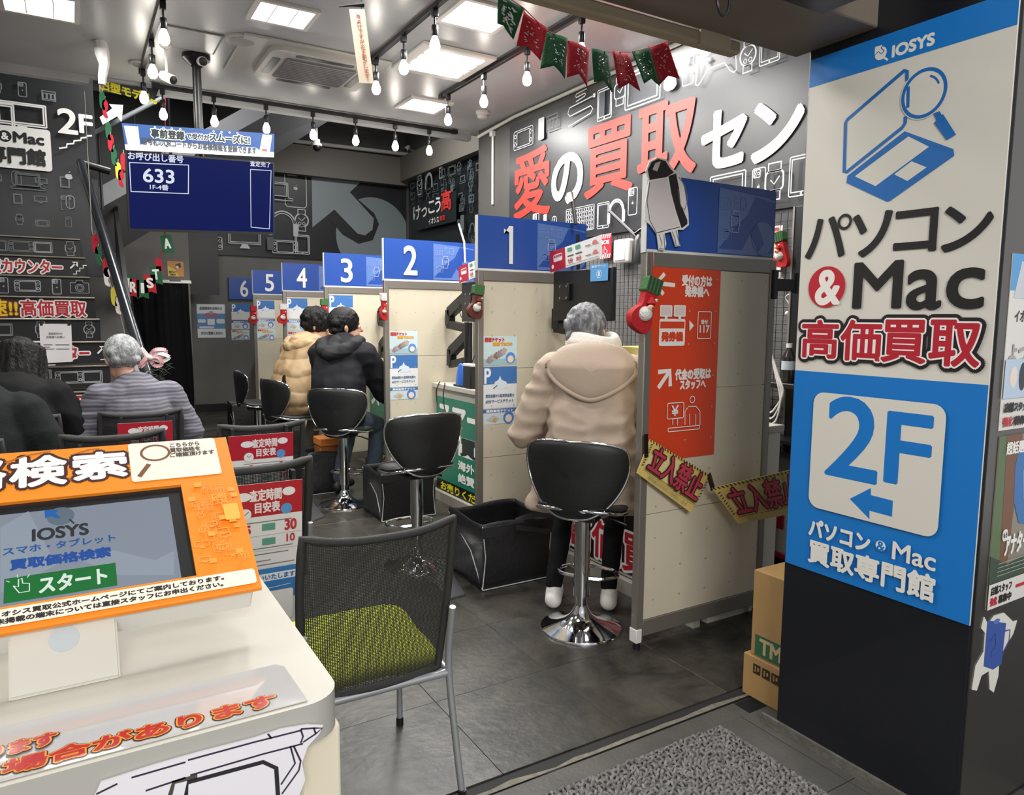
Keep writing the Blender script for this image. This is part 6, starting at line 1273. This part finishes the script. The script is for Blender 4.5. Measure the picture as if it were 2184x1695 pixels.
for t_ in (.45, .85): MB().box((ca.x+(cb2.x-ca.x)*t_, 10.02, ca.z-.01), (ca.x+(cb2.x-ca.x)*t_+.12, 10.04, ca.z+.03), M_WHITEP).build('rod_bracket', CU, bevel=.004)
CS = thing('camera_notice', 'small yellow and orange security camera notice on the grey wall', 'notice', ony(375, 573, 10.19)); Fc = FY(10.2); a, b = Fc.q(358, 589), Fc.q(391, 558); MB().prism(rrect(*a, *b), Fc, 0, .003, ink('c98a3c')).build('notice_panel', CS, smooth=0); p = Print(Fc, .004, .0006); w, h = b[0]-a[0], b[1]-a[1]
p.poly([(a[0], a[1]), (b[0]-w*.3, a[1]), (b[0]-w*.5, a[1]+h*.45), (a[0], a[1]+h*.7)], 'd8bc4a'); p.poly([(a[0]+w*.5, a[1]+h*.5), (a[0]+w*.85, a[1]+h*.62), (a[0]+w*.8, b[1]-h*.08), (a[0]+w*.5, b[1]-h*.2)], '26221e'); p.circ(a[0]+w*.6, a[1]+h*.62, w*.1, 'd9d2c4'); p.text('防犯カメラ', (a[0]+w*.08, a[1]+h*.22), (a[0]+w*.55, a[1]+h*.36), '4a3a1c', .001); p.text('作動中', (a[0]+w*.12, a[1]+h*.06), (a[0]+w*.5, a[1]+h*.18), '4a3a1c', .001); p.build('notice_print', CS)
PAP = thing('paper_notice', 'white paper with two black clips hung in front of the stair risers', 'notice', ony(118, 775, 7.2)); Fp = FY(7.19); q = Fp.q; MB().prism([q(83, 690), q(89, 775), q(155, 771), q(152, 692)], Fp, 0, .002, ink('d9d7d8')).build('paper_sheet', PAP, smooth=0); p = Print(Fp, .003, .0005)
p.text('階段使用中の', *box4(Fp, 104, 133, 709, 714), '8a8688', .0008); p.text('お客様へお願い', *box4(Fp, 99, 138, 716, 721), '8a7a80', .0008)
for y_, a_, b_ in ((735, 93, 112), (735, 118, 148), (740, 93, 106), (744, 93, 116), (744, 120, 148)): p.line([q(a_, y_), q(b_, y_)], .007, '77757a')
p.build('paper_print', PAP)
for px in (88, 147): MB().box(ony(px-3, 694, 7.185), ony(px+3, 684, 7.20), M_BLACK).build('clip', PAP, smooth=0)
# letter garland by the curtain and decorations down the stair
lg = [('H', 'g', 268, 606), ('R', 'r', 284, 615), ('I', 'g', 304, 617), ('S', 'r', 320, 606), ('T', 'g', 333, 588), ('', 'r', 339, 566), ('A', 'g', 357, 522)]
st_ = thing('letter_garland_string', 'string carrying the letter flags by the curtain', 'string', ony(268, 590, 9.6)); MB().tube([ony(a_, b_-15, 9.6) for _, _, a_, b_ in lg]+[ony(352, 500, 9.6), ony(350, 480, 9.0), Vector((.95, 8.2, 4.59))], .006, mat('red_string', 'a02030'), 5).build('string', st_)
Fl = FY(9.59)
for ch, c_, px, py in lg:
    t = thing('letter_flag', ('%s felt flag with the white letter %s by the curtain' % ({'g': 'green', 'r': 'red'}[c_], ch)) if ch else 'narrow red felt flag between the letters T and A', 'flag', ony(px, py-15, 9.59), 'letter flags')
    w_, h_ = (.062, .22) if ch else (.035, .16); x_, z_ = Fl.q(px, py); an = (px-304)/304*.8
    pts = [(-w_, h_*.5), (w_, h_*.5), (w_, -h_*.5), (0, -h_*.38), (-w_, -h_*.5)]; R2 = lambda a_, b_: (x_+a_*math.cos(an)-b_*math.sin(an), z_+a_*math.sin(an)+b_*math.cos(an))
    MB().prism([R2(*e) for e in pts][::-1], Fl, 0, .006, FLG[c_]).build('cloth', t, smooth=0)
    if ch: p = Print(Frame(Fl.P(x_, z_), (math.cos(an), 0, math.sin(an)), (-math.sin(an), 0, math.cos(an))), .0065, .001); p.text(ch, (-w_*(.5 if ch != 'I' else .2), -.04), (w_*(.5 if ch != 'I' else .2), .07), 'dcdcd4', .006); p.build('letter', t)
sd = [(203, 520, 'r'), (210, 545, 'g'), (226, 570, 'r'), (228, 590, 'w'), (243, 632, 'y'), (252, 650, 'w'), (218, 215, 'g'), (224, 232, 'r'), (231, 280, 'g'), (236, 305, 'r'), (243, 335, 'g'), (252, 365, 'y'), (258, 380, 'r'), (263, 345, 'r')]
CM = {'r': FLG['r'], 'g': FLG['g'], 'w': M_FWH, 'y': mat('felt_yellow', 'c9b93a', .8)}; NM = {'r': 'red', 'g': 'green', 'w': 'white', 'y': 'yellow'}
orde = ['topmost', 'second', 'third', 'fourth', 'fifth', 'lowest', 'topmost', 'second', 'third', 'fourth', 'fifth', 'sixth', 'seventh', 'highest']
for k, (px, py, c_) in enumerate(sd):
    yy = 7.6 if k < 6 else 6.6
    t = thing('felt_ornament', '%s felt ornament, %s on the string %s' % (NM[c_], orde[k], 'along the banister' if k < 6 else 'dangling left of the queue screen' if k < 13 else 'nearest the edge of the queue screen'), 'ornament', ony(px, py, yy), 'felt ornaments on strings')
    F = FY(yy); x_, z_ = F.q(px, py); rr = random.Random(k); s2 = .045 if k < 6 else .035
    MB().prism(smooth_loop([(x_+s2*a_*.7, z_+s2*b_*1.6) for a_, b_ in ((-.6, 1), (.5, 1.1), (.9, .2), (.3, -.4), (.7, -1.2), (-.5, -1), (-.8, 0))], 3)[::-1], F, 0, .012, CM[c_]).build('felt', t, bevel=.003); MB().tube([F.P(x_, z_+s2*1.6, .006), F.P(x_+.005, z_+s2*2.6, .006)], .002, M_FWH, 4).build('loop', t)
for lab, pts, yy in (('thin string of ornaments dangling left of the queue screen', [(213, 195), (222, 230), (232, 280), (242, 330), (255, 375), (262, 350), (266, 325)], 6.61), ('thin string of ornaments along the underside of the banister', [(196, 490), (210, 540), (226, 575), (240, 620), (252, 655), (268, 718)], 7.61)):
    t = thing('ornament_string', lab, 'string', ony(*pts[0], yy)); MB().tube(spline([ony(*e, yy) for e in pts], 4)[::-1]+[Vector((ony(*pts[0], yy).x, yy, CEIL-.01))], .003, mat('string_pale', 'a9a59a', .8), 5).build('string', t)
HR = thing('upper_handrail', 'pale slanting handrail of the upper stair flight', 'handrail', ony(201, 284, 9.0)); a_, b_ = ony(201, 284, 9.0), ony(367, 198, 9.0); MB().cyl(a_, b_+(b_-a_)*.6, .025, mat('rail_grey', '7d8286', .4), 10).build('rail', HR)
for t_ in (.05, .5, .95): c = a_.lerp(b_, t_); MB().cyl(c, (c.x, c.y, c.z-.8), .014, M_BLACKM, 8).build('baluster', HR)
# ================================================================ people
_b = bmesh.new(); bmesh.ops.create_icosphere(_b, subdivisions=2, radius=1); ICO = [v.co.copy() for v in _b.verts]; _b.free()
def shell(name, prims, mat_, parent, vox=.011, smooth=4, disp=None, sub=0):
    # one continuous surface grown around tapered limbs: ('c', a, b, ra, rb) or ('e', centre, radii, matrix)
    bm = bmesh.new()
    for p in prims:
        if p[0] == 'c':
            a, b, ra, rb = Vector(p[1]), Vector(p[2]), p[3], p[4]
            vs = [bm.verts.new(c+q*r) for c, r in ((a, ra), (b, rb)) for q in ICO]
            bmesh.ops.convex_hull(bm, input=vs)
        else:
            M = Matrix.Translation(p[1]) @ (p[3].to_4x4() if len(p) > 3 else Matrix()) @ Matrix.Diagonal((*p[2], 1))
            bmesh.ops.create_icosphere(bm, subdivisions=3, radius=1, matrix=M)
    me = bpy.data.meshes.new(name); bm.to_mesh(me); bm.free()
    o = bpy.data.objects.new(name, me); COL.objects.link(o)
    r = o.modifiers.new('r', 'REMESH'); r.mode = 'VOXEL'; r.voxel_size = vox
    s = o.modifiers.new('s', 'SMOOTH'); s.iterations = smooth; s.factor = .5
    bpy.context.view_layer.update()
    me2 = bpy.data.meshes.new_from_object(o.evaluated_get(bpy.context.evaluated_depsgraph_get()))
    o.modifiers.clear(); o.data = me2; bpy.data.meshes.remove(me)
    if disp:
        ns = [v.normal.copy() for v in me2.vertices]
        for v, n in zip(me2.vertices, ns): v.co = v.co+n*disp(v.co, n)
        me2.update()
    me2.materials.clear(); me2.materials.append(mat_); me2.shade_smooth(); me2.name = name
    o.parent = parent; return o
def fold(amp, sc, st=(1, 1, 2.2), seed=0):
    def f(co, n):
        q = Vector((co.x*st[0], co.y*st[1], co.z*st[2]))*sc+Vector((seed, seed*2, 0)); a = noise.noise(q); b = noise.noise(q*2.1+Vector((9, 0, 0)))
        return amp*((1-abs(a)*2.2)*.7+b*.4)
    return f
def puff(amp, pitch, base):
    def f(co, n):
        w = noise.noise(co*5)*.25; t = abs(math.sin(math.pi*(co.z/pitch+w))); return amp*(t**.45-.7)+base(co, n)
    return f
def rot(x=0, y=0, z=0): return (Matrix.Rotation(z, 3, 'Z') @ Matrix.Rotation(y, 3, 'Y') @ Matrix.Rotation(x, 3, 'X'))
SKIN = mat('skin', 'c99c84', .55, var=.05, vs=12, bump=.08, bs=200)
EYE = mat('eye_white', 'e4dfd8', .25); PUP = mat('eye_dark', '1d1714', .2)
def hand(wrist, d, n, s):            # palm, thumb and four unequal curled fingers; d points along the hand, n out of the palm's back
    w, d, n = Vector(wrist), Vector(d).normalized(), Vector(n).normalized(); u = d.cross(n)*s; P = [('c', w, w+d*.07, .024, .030)]
    for k in (-1, 0, 1): P.append(('c', w+d*.02+u*.014*k, w+d*.085+u*.024*k, .018, .014))
    for k, L in enumerate((.07, .08, .075, .06)):
        b0 = w+d*.085+u*(.033-.022*k); b1 = b0+d*L*.5-n*L*.16; b2 = b1+d*L*.32-n*L*.36; P += [('c', b0, b1, .0105, .0095), ('c', b1, b2, .0095, .008)]
    t0 = w+d*.025+u*.026; t1 = t0+d*.035+u*.028-n*.008; t2 = t1+d*.032+u*.004-n*.014; return P+[('c', t0, t1, .013, .011), ('c', t1, t2, .011, .009)]
def person(lab, loc, rz, seat=.64, hip_w=.10, lean=.25, sh_w=.19, torso=.50, head_off=(0, .06, .20), head_rot=(0, 0, 0), elbows=None, hands=None, knees=None, feet=None, top=None, trousers=None, shoes=None, hair=None, hood=None, th=1.0, hem=None, neck_c=None, bulk=0, jdisp=None, hs=1.0, extra=None):
    T = thing('person', lab, 'person', loc, None, rz)
    hip = Vector((0, 0, seat+.10)); ch = hip+Vector((0, torso*math.sin(lean), torso*math.cos(lean))); mid = hip.lerp(ch, .5)+Vector((0, -.03, 0))
    H_ = ch+Vector(head_off); Rm = rot(*head_rot); hp = lambda x, y, z: H_+Rm @ (Vector((x, y, z))*hs)
    S = [ch+Vector((s*sh_w, -.01, -.035)) for s in (-1, 1)]; E_ = [Vector(e) for e in elbows]; W_ = [Vector(e) for e in hands]; K = [Vector(e) for e in knees]; A = [Vector(e) for e in feet]
    hj = [hip+Vector((s*hip_w, .02, -.01)) for s in (-1, 1)]
    B = [('e', hp(0, -.008, .03), (.076*hs, .096*hs, .092*hs), Rm), ('e', hp(0, .025, -.045), (.058*hs, .068*hs, .068*hs), Rm), ('c', hp(0, .068, -.088), hp(0, .04, -.08), .022, .03),
         ('c', hp(0, .090, .015), hp(0, .108, -.018), .010, .0155), ('c', hp(-.018, .094, -.055), hp(.018, .094, -.055), .0085, .0085), ('c', hp(-.035, .076, .034), hp(.035, .076, .034), .016, .016),
         ('c', ch+Vector((0, .0, -.02)), hp(0, -.02, -.06), .062, .052), ('c', ch, mid, .10, .12), ('c', mid, hip, .12, .13)]
    for s in (-1, 1):
        B += [('e', hp(s*.078, -.012, -.005), (.010, .020, .032), Rm @ rot(0, s*.2, s*.35)), ('c', hp(s*.076, -.012, .018), hp(s*.074, -.008, -.03), .012, .009)]
    for i in (0, 1):
        B += [('c', ch+Vector((0, 0, -.03)), S[i], .07, .058), ('c', S[i], E_[i], .052, .040), ('c', E_[i], W_[i], .040, .027), ('c', hip, hj[i], .12, .09), ('c', hj[i], K[i], .085, .056), ('c', K[i], K[i].lerp(A[i], .3), .054, .056), ('c', K[i].lerp(A[i], .3), A[i]+Vector((0, 0, .08)), .056, .036)]
        B += hand(W_[i], W_[i]-E_[i], (0, 0, 1), (1, -1)[i]); B += [('c', A[i]+Vector((0, -.03, .05)), A[i]+Vector((0, .14, .035)), .035, .028)]
    shell('body', B, SKIN, T, .0085, 3)
    for s in (-1, 1):
        e_ = MB(); wmT = wm(T); e_.ball(wmT @ hp(s*.032, .079, .008), .0125, EYE, 12, 8); e_.ball(wmT @ hp(s*.032, .087, .008), .0065, PUP, 8, 6); e_.build('eye', T)
    # jacket or shirt
    J = [('c', ch+Vector((0, .0, -.03)), mid, .135+bulk, .155+bulk), ('c', mid, hip+Vector((0, -.01, .02)), .155+bulk, .165+bulk), ('c', ch+Vector((0, .0, .005)), ch+Vector((0, .0, .045)), .078, .07)]
    for s in (-1, 1): J += [('c', ch+Vector((s*.06, -.02, -.05)), mid+Vector((s*.075, -.015, 0)), .115+bulk, .12+bulk), ('c', mid+Vector((s*.075, -.015, 0)), hip+Vector((s*.07, -.02, .03)), .12+bulk, .13+bulk)]
    ab = bulk*.9
    for i in (0, 1): J += [('c', ch+Vector((0, -.005, -.02)), S[i], .085, .075+ab*.5), ('c', S[i], E_[i], .075+ab, .062+ab), ('c', E_[i], W_[i], .062+ab, .046+ab*.6)]
    if hem: J += hem(hip, ch)
    shell('jacket', J, top, T, .011, 14, jdisp or fold(.007, 6.5))
    L_ = [('c', hip, hip+Vector((0, .02, .06)), .15, .14)]
    for i in (0, 1): L_ += [('c', hip, hj[i], .135, .105*th), ('c', hj[i], K[i], .10*th, .074*th), ('c', K[i], A[i]+Vector((0, -.01, .12)), .074*th, .056*th)]
    shell('trousers', L_, trousers, T, .011, 3, fold(.005, 9, (1, 1, 1), 3))
    for i in (0, 1):
        d = Vector((.02*(-1, 1)[i], 1, 0)).normalized(); a = A[i]
        sh = shell('shoe', [('c', a+Vector((0, -.045, .042)), a+d*.05+Vector((0, 0, .05)), .047, .048), ('c', a+d*.05+Vector((0, 0, .046)), a+d*.17+Vector((0, 0, .038)), .048, .037), ('c', a+Vector((0, -.05, .02)), a+d*.17+Vector((0, 0, .02)), .020, .020), ('c', a+Vector((0, -.02, .06)), a+Vector((0, -.02, .085)), .047, .043)], shoes, T, .008, 3)
    hair(T, hp, Rm, hs)
    if hood: hood(T, ch, H_)
    if extra: extra(T, ch, hip, H_, S)
    return T
def strands(amp, st, seed=0):
    def f(co, n): return amp*(noise.noise(Vector((co.x*st[0], co.y*st[1], co.z*st[2]))+Vector((seed, 0, 0)))+.5*noise.noise(Vector((co.x*st[0], co.y*st[1], co.z*st[2]))*2.3))
    return f
def short_hair(m, amp=.006, st=(55, 55, 25), low=-.05, big=1.0, front=.04):
    def f(T, hp, Rm, hs):
        P = [('e', hp(0, -.016, .040), (.086*hs*big, .103*hs*big, .096*hs*big), Rm), ('c', hp(-.045, -.075, low+.02), hp(.045, -.075, low+.02), .036, .036), ('c', hp(-.05, -.07, .03), hp(.05, -.07, .03), .045, .045), ('c', hp(-.045, front, .088), hp(.045, front, .088), .026, .026)]
        for s in (-1, 1): P += [('c', hp(s*.07, -.03, .045), hp(s*.068, -.045, low+.02), .02, .016), ('c', hp(s*.072, .02, .06), hp(s*.074, .018, .02), .014, .009)]
        shell('hair', P, m, T, .007, 2, strands(amp, st))
    return f
def hair_mat(name, c, c2): return mat(name, c, .5, spec=.3, col2=c2, vs=45, bump=.7, bs=140, stretch=(1, 1, .35))
H_BLK = hair_mat('hair_black', '080808', '141313'); H_GREY = hair_mat('hair_grey', '4a4b4e', '8a8b8d'); H_PALE = hair_mat('hair_pale_grey', '77797b', 'abadae')
def loc3(px, py, y): return ony(px, py, y)
# man in the beige coat on the front stool
M_BEIGE = mat('coat_beige', 'a89685', .7, var=.03, vs=5, bump=.12, bs=240); M_TROU = mat('trousers_black', '101012', .85, spec=.2, bump=.2, bs=120); M_SHOEW = mat('shoe_white', 'd2cfca', .5)
def beige_hem(hip, ch):
    P = []
    for k in range(25):
        a = math.pi*(.0+1.0*k/24)+math.pi; fl = abs(math.cos(a)); P.append(('c', hip+Vector((.17*math.cos(a), .0+.11*math.sin(a), .12)), hip+Vector(((.25+.05*fl)*math.cos(a), .02+.135*math.sin(a), -.085-.02*fl)), .05, .02))
    return P
def beige_hood(T, ch, H_):
    m_ = wm(T); lp = smooth_loop([(-.075, .08), (0, .085), (.075, .08), (.15, .055), (.215, -.02), (.19, -.085), (.11, -.145), (0, -.185), (-.11, -.145), (-.19, -.085), (-.215, -.02), (-.15, .055)], 6)
    def f(a, b, t): return m_ @ (ch+Vector((a, -.205+1.9*a*a+.55*max(0, b+.03)-t, b+.03)))
    mb = pad(MB(), lp, (0, -.05), .055, f, M_BEIGE, 8); low = [e for e in lp if e[1] < .0]; low.sort()
    mb.tube([f(a*.97, b*.97, .012) for a, b in low], .013, M_BEIGE, 8); o = mb.build('hood', T, smooth=60)
    Q = []
    pts = [ch+Vector((.105*math.cos(a), .0+.09*math.sin(a), .095+.012*math.sin(a*2))) for a in [math.pi*(.75+1.5*k/10) for k in range(11)]]
    for a, b in zip(pts, pts[1:]): Q.append(('c', a, b, .036, .036)); Q.append(('c', a+Vector((0, .005, .03)), b+Vector((0, .005, .03)), .026, .026))
    shell('fleece_collar', Q, M_FWH2, T, .010, 4, fold(.003, 20))
M_FWH2 = mat('fleece_cream', 'd9d4cb', .9, bump=.6, bs=160)
person('person in a beige hooded coat with grey hair, seated on the front stool, back turned', (2.115, 2.765, 0), R(-40), .585, lean=.14, sh_w=.195, torso=.595, hs=1.12, head_off=(-.04, .06, .145), head_rot=(-.22, 0, -.12), elbows=[(-.335, .06, .93), (.32, .10, .93)], hands=[(-.20, .32, .985), (.20, .33, .985)],
       knees=[(-.13, .36, .60), (.13, .36, .60)], feet=[(-.185, .20, .0), (.10, .22, .0)], top=M_BEIGE, trousers=M_TROU, shoes=M_SHOEW, hair=short_hair(H_GREY, .008, (50, 50, 28), low=-.045, big=1.03), hood=beige_hood, th=.8, hem=beige_hem, bulk=.018, jdisp=fold(.013, 6.5, (1, 1, 2.0)))
# man in the black hooded jacket
M_JBLK = mat('jacket_black', '1a1a1e', .8, spec=.25, bump=.18, bs=160); M_JEAN = mat('jeans_blue', '3a4452', .85, var=.15, vs=9, bump=.2, bs=200); M_SHOEB = mat('shoe_black', '18181a', .5)
def dark_hood(T, ch, H_):
    P = []
    for s in (-1, 1):
        pts = [ch+Vector((s*.06, .09, .05)), ch+Vector((s*.13, .02, .06)), ch+Vector((s*.14, -.08, .04)), ch+Vector((s*.085, -.15, -.005)), ch+Vector((0, -.18, -.03))]
        for a, b in zip(pts, pts[1:]): P.append(('c', a, b, .058, .058))
    P.append(('c', ch+Vector((0, -.09, .05)), ch+Vector((0, -.16, -.03)), .07, .06)); shell('hood', P, mat('hood_black', '18181b', .8, bump=.2, bs=150), T, .010, 4, fold(.008, 9))
def strap(T, ch, hip, H_, S):
    pts = [S[0]+Vector((.03, .08, .06)), S[0]+Vector((.05, -.06, .085)), ch+Vector((-.06, -.165, -.12)), ch.lerp(hip, .5)+Vector((.04, -.205, .0)), hip+Vector((.14, -.15, .08)), hip+Vector((.2, 0, .06))]
    mb = MB(); m_ = wm(T); sp = [m_ @ p for p in spline(pts, 5)]
    for a, b in zip(sp, sp[1:]): mb.bar(a, b, .04, .008, M_BLACK, up=(m_ @ Vector((0, -1, .3))-m_ @ Vector((0, 0, 0))))
    mb.build('bag_strap', T)
c = loc3(725, 700, 5.78)
person('person in a black hooded jacket with short black hair, seated at the third booth', (1.80, 5.68, 0), R(-50), .60, lean=.16, sh_w=.20, torso=.54, hs=1.24, head_off=(-.02, .07, .175), head_rot=(-.02, 0, -.8), elbows=[(-.28, .24, .88), (.27, .27, .88)], hands=[(-.14, .48, .97), (.14, .48, .97)],
       knees=[(-.13, .38, .58), (.14, .38, .58)], feet=[(-.15, .24, .02), (.16, .26, .02)], top=M_JBLK, trousers=M_JEAN, shoes=M_SHOEB, hair=short_hair(H_BLK, .003, (40, 40, 40), low=-.04, big=1.04), hood=dark_hood, bulk=.035, extra=strap, jdisp=fold(.014, 5.5, (1, 1, 1.5), 7))
# man in the tan puffer
M_TAN = mat('puffer_tan', 'a88d68', .55, var=.04, vs=6, bump=.1, bs=120); M_GREYT = mat('trousers_brown', '6b5f56', .8, bump=.2, bs=100)
def tan_hood(T, ch, H_):
    P = []
    for s in (-1, 1):
        pts = [ch+Vector((s*.05, .08, .06)), ch+Vector((s*.115, .01, .06)), ch+Vector((s*.12, -.08, .035)), ch+Vector((s*.07, -.13, .0)), ch+Vector((0, -.15, -.02))]
        for a, b in zip(pts, pts[1:]): P.append(('c', a, b, .055, .055))
    P.append(('c', ch+Vector((0, -.09, .04)), ch+Vector((0, -.13, -.04)), .07, .06)); shell('hood', P, M_TAN, T, .010, 4, fold(.008, 10))
person('person in a tan puffer jacket bending over the counter of the fourth booth', (1.665, 6.57, 0), R(-66), .62, lean=.30, sh_w=.19, torso=.53, hs=1.26, head_off=(.0, .12, .18), head_rot=(-.4, 0, -.6), elbows=[(-.30, .30, .93), (.33, .22, .90)], hands=[(-.12, .50, .99), (.13, .46, .99)],
       knees=[(-.13, .38, .60), (.14, .38, .60)], feet=[(-.15, .24, .02), (.16, .26, .02)], top=M_TAN, trousers=M_GREYT, shoes=M_SHOEB, hair=short_hair(H_BLK, .010, (30, 30, 20), low=-.04, big=1.1, front=.05), hood=tan_hood, bulk=.032, extra=strap, jdisp=puff(.011, .14, fold(.010, 8, (1, 1, 1))))
# seated waiting people
def stripe_mat():
    m = bpy.data.materials.new('striped_shirt'); m.use_nodes = True; nt = m.node_tree; b = nt.nodes['Principled BSDF']; b.inputs['Roughness'].default_value = .8
    tc = nt.nodes.new('ShaderNodeTexCoord'); w = nt.nodes.new('ShaderNodeTexWave'); w.bands_direction = 'Z'; w.inputs['Scale'].default_value = 13; w.inputs['Distortion'].default_value = 4.5; w.inputs['Detail'].default_value = 3; w.inputs['Detail Scale'].default_value = .6
    nt.links.new(tc.outputs['Object'], w.inputs['Vector']); r = nt.nodes.new('ShaderNodeValToRGB'); nt.links.new(w.outputs['Fac'], r.inputs[0])
    e = r.color_ramp.elements; e[0].color = (*lin('4f4e58'), 1); e[1].color = (*lin('6f6e77'), 1); e[0].position = .2; e[1].position = .9; nt.links.new(r.outputs[0], b.inputs['Base Color']); return m
M_STRIPE = stripe_mat()
def collar(T, ch, H_):
    Q = []; pts = [ch+Vector((.082*math.cos(a), .01+.075*math.sin(a), .045)) for a in [math.pi*(.6+1.8*k/10) for k in range(11)]]
    for a, b in zip(pts, pts[1:]): Q.append(('c', a, b, .022, .022)); Q.append(('c', a+Vector((0, 0, .025)), b+Vector((0, 0, .025)), .016, .016))
    shell('collar', Q, mat('collar_grey', '4a4a52', .8), T, .009, 3)
sit = dict(knees=[(-.13, .40, .47), (.13, .40, .47)], feet=[(-.15, .38, 0), (.15, .38, 0)])
person('grey-haired person in a striped grey shirt seated on a waiting chair, back turned', (.335, 5.31, 0), R(3), .455, lean=.16, sh_w=.195, torso=.45, hs=1.24, head_off=(-.06, .06, .20), head_rot=(-.25, 0, .12), elbows=[(-.33, .06, .70), (.33, .06, .70)], hands=[(-.17, .28, .68), (.17, .28, .68)],
       top=M_STRIPE, trousers=M_TROU, shoes=M_SHOEB, hair=short_hair(H_PALE, .003, (60, 60, 40), low=-.03, big=1.04), hood=collar, bulk=.03, jdisp=fold(.011, 5, (.7, .7, 3)), **sit)
def long_hair(T, hp, Rm, hs):
    P = [('e', hp(0, -.016, .040), (.094, .108, .10), Rm)]
    for k in range(9):
        a = math.pi*(1.0+k/8); x, y = .075*math.cos(a), -.01+.085*math.sin(a); P.append(('c', hp(x, y, .05), hp(x*1.3, y*1.05+.02, -.17-.05*math.sin(k*2.1)), .040, .022))
    P += [('c', hp(.075, .02, .06), hp(.12, .05, -.2), .034, .026), ('c', hp(-.075, .02, .06), hp(-.10, .04, -.2), .034, .026)]
    shell('hair', P, H_BLK, T, .008, 2, strands(.0045, (50, 50, 9)))
M_DKJ = mat('jacket_charcoal', '121213', .8, spec=.2, bump=.2, bs=140)
person('long-haired person in a black jacket seated at the left edge, head bowed', (-.33, 5.31, 0), R(-4), .465, lean=.16, sh_w=.20, torso=.46, hs=1.22, head_off=(.03, .10, .19), head_rot=(-.4, 0, -.3), elbows=[(-.33, .06, .74), (.34, .08, .74)], hands=[(-.15, .28, .68), (.15, .28, .68)],
       top=M_DKJ, trousers=M_TROU, shoes=M_SHOEB, hair=long_hair, hood=None, bulk=.045, jdisp=fold(.012, 4, (1, 1, 1.4), 2), **sit)
def reflect(T, ch, hip, H_, S):
    m_ = wm(T); mb = MB(); mb.bar(m_ @ (S[1]+Vector((.055, -.09, -.19))), m_ @ (S[1]+Vector((.115, -.075, -.13))), .018, .006, mat('reflective_stripe', 'd8cfc4', .3), up=m_ @ Vector((0, -1, 0))-m_ @ Vector((0, 0, 0))); mb.build('reflective_stripe', T)
M_DKG = mat('jacket_dark_green', '151819', .8, spec=.2, bump=.25, bs=120)
person('person in a dark jacket with a reflective stripe, seated in the nearer chair row', (-.46, 4.45, 0), R(-8), .465, lean=.22, sh_w=.20, torso=.47, head_off=(-.05, .12, .14), head_rot=(-.6, 0, .2), elbows=[(-.33, .08, .72), (.33, .08, .72)], hands=[(-.15, .28, .68), (.15, .28, .68)],
       top=M_DKG, trousers=M_TROU, shoes=M_SHOEB, hair=short_hair(H_BLK), hood=None, bulk=.045, extra=reflect, jdisp=fold(.012, 4, (1, 1, 1.4), 5), **sit)
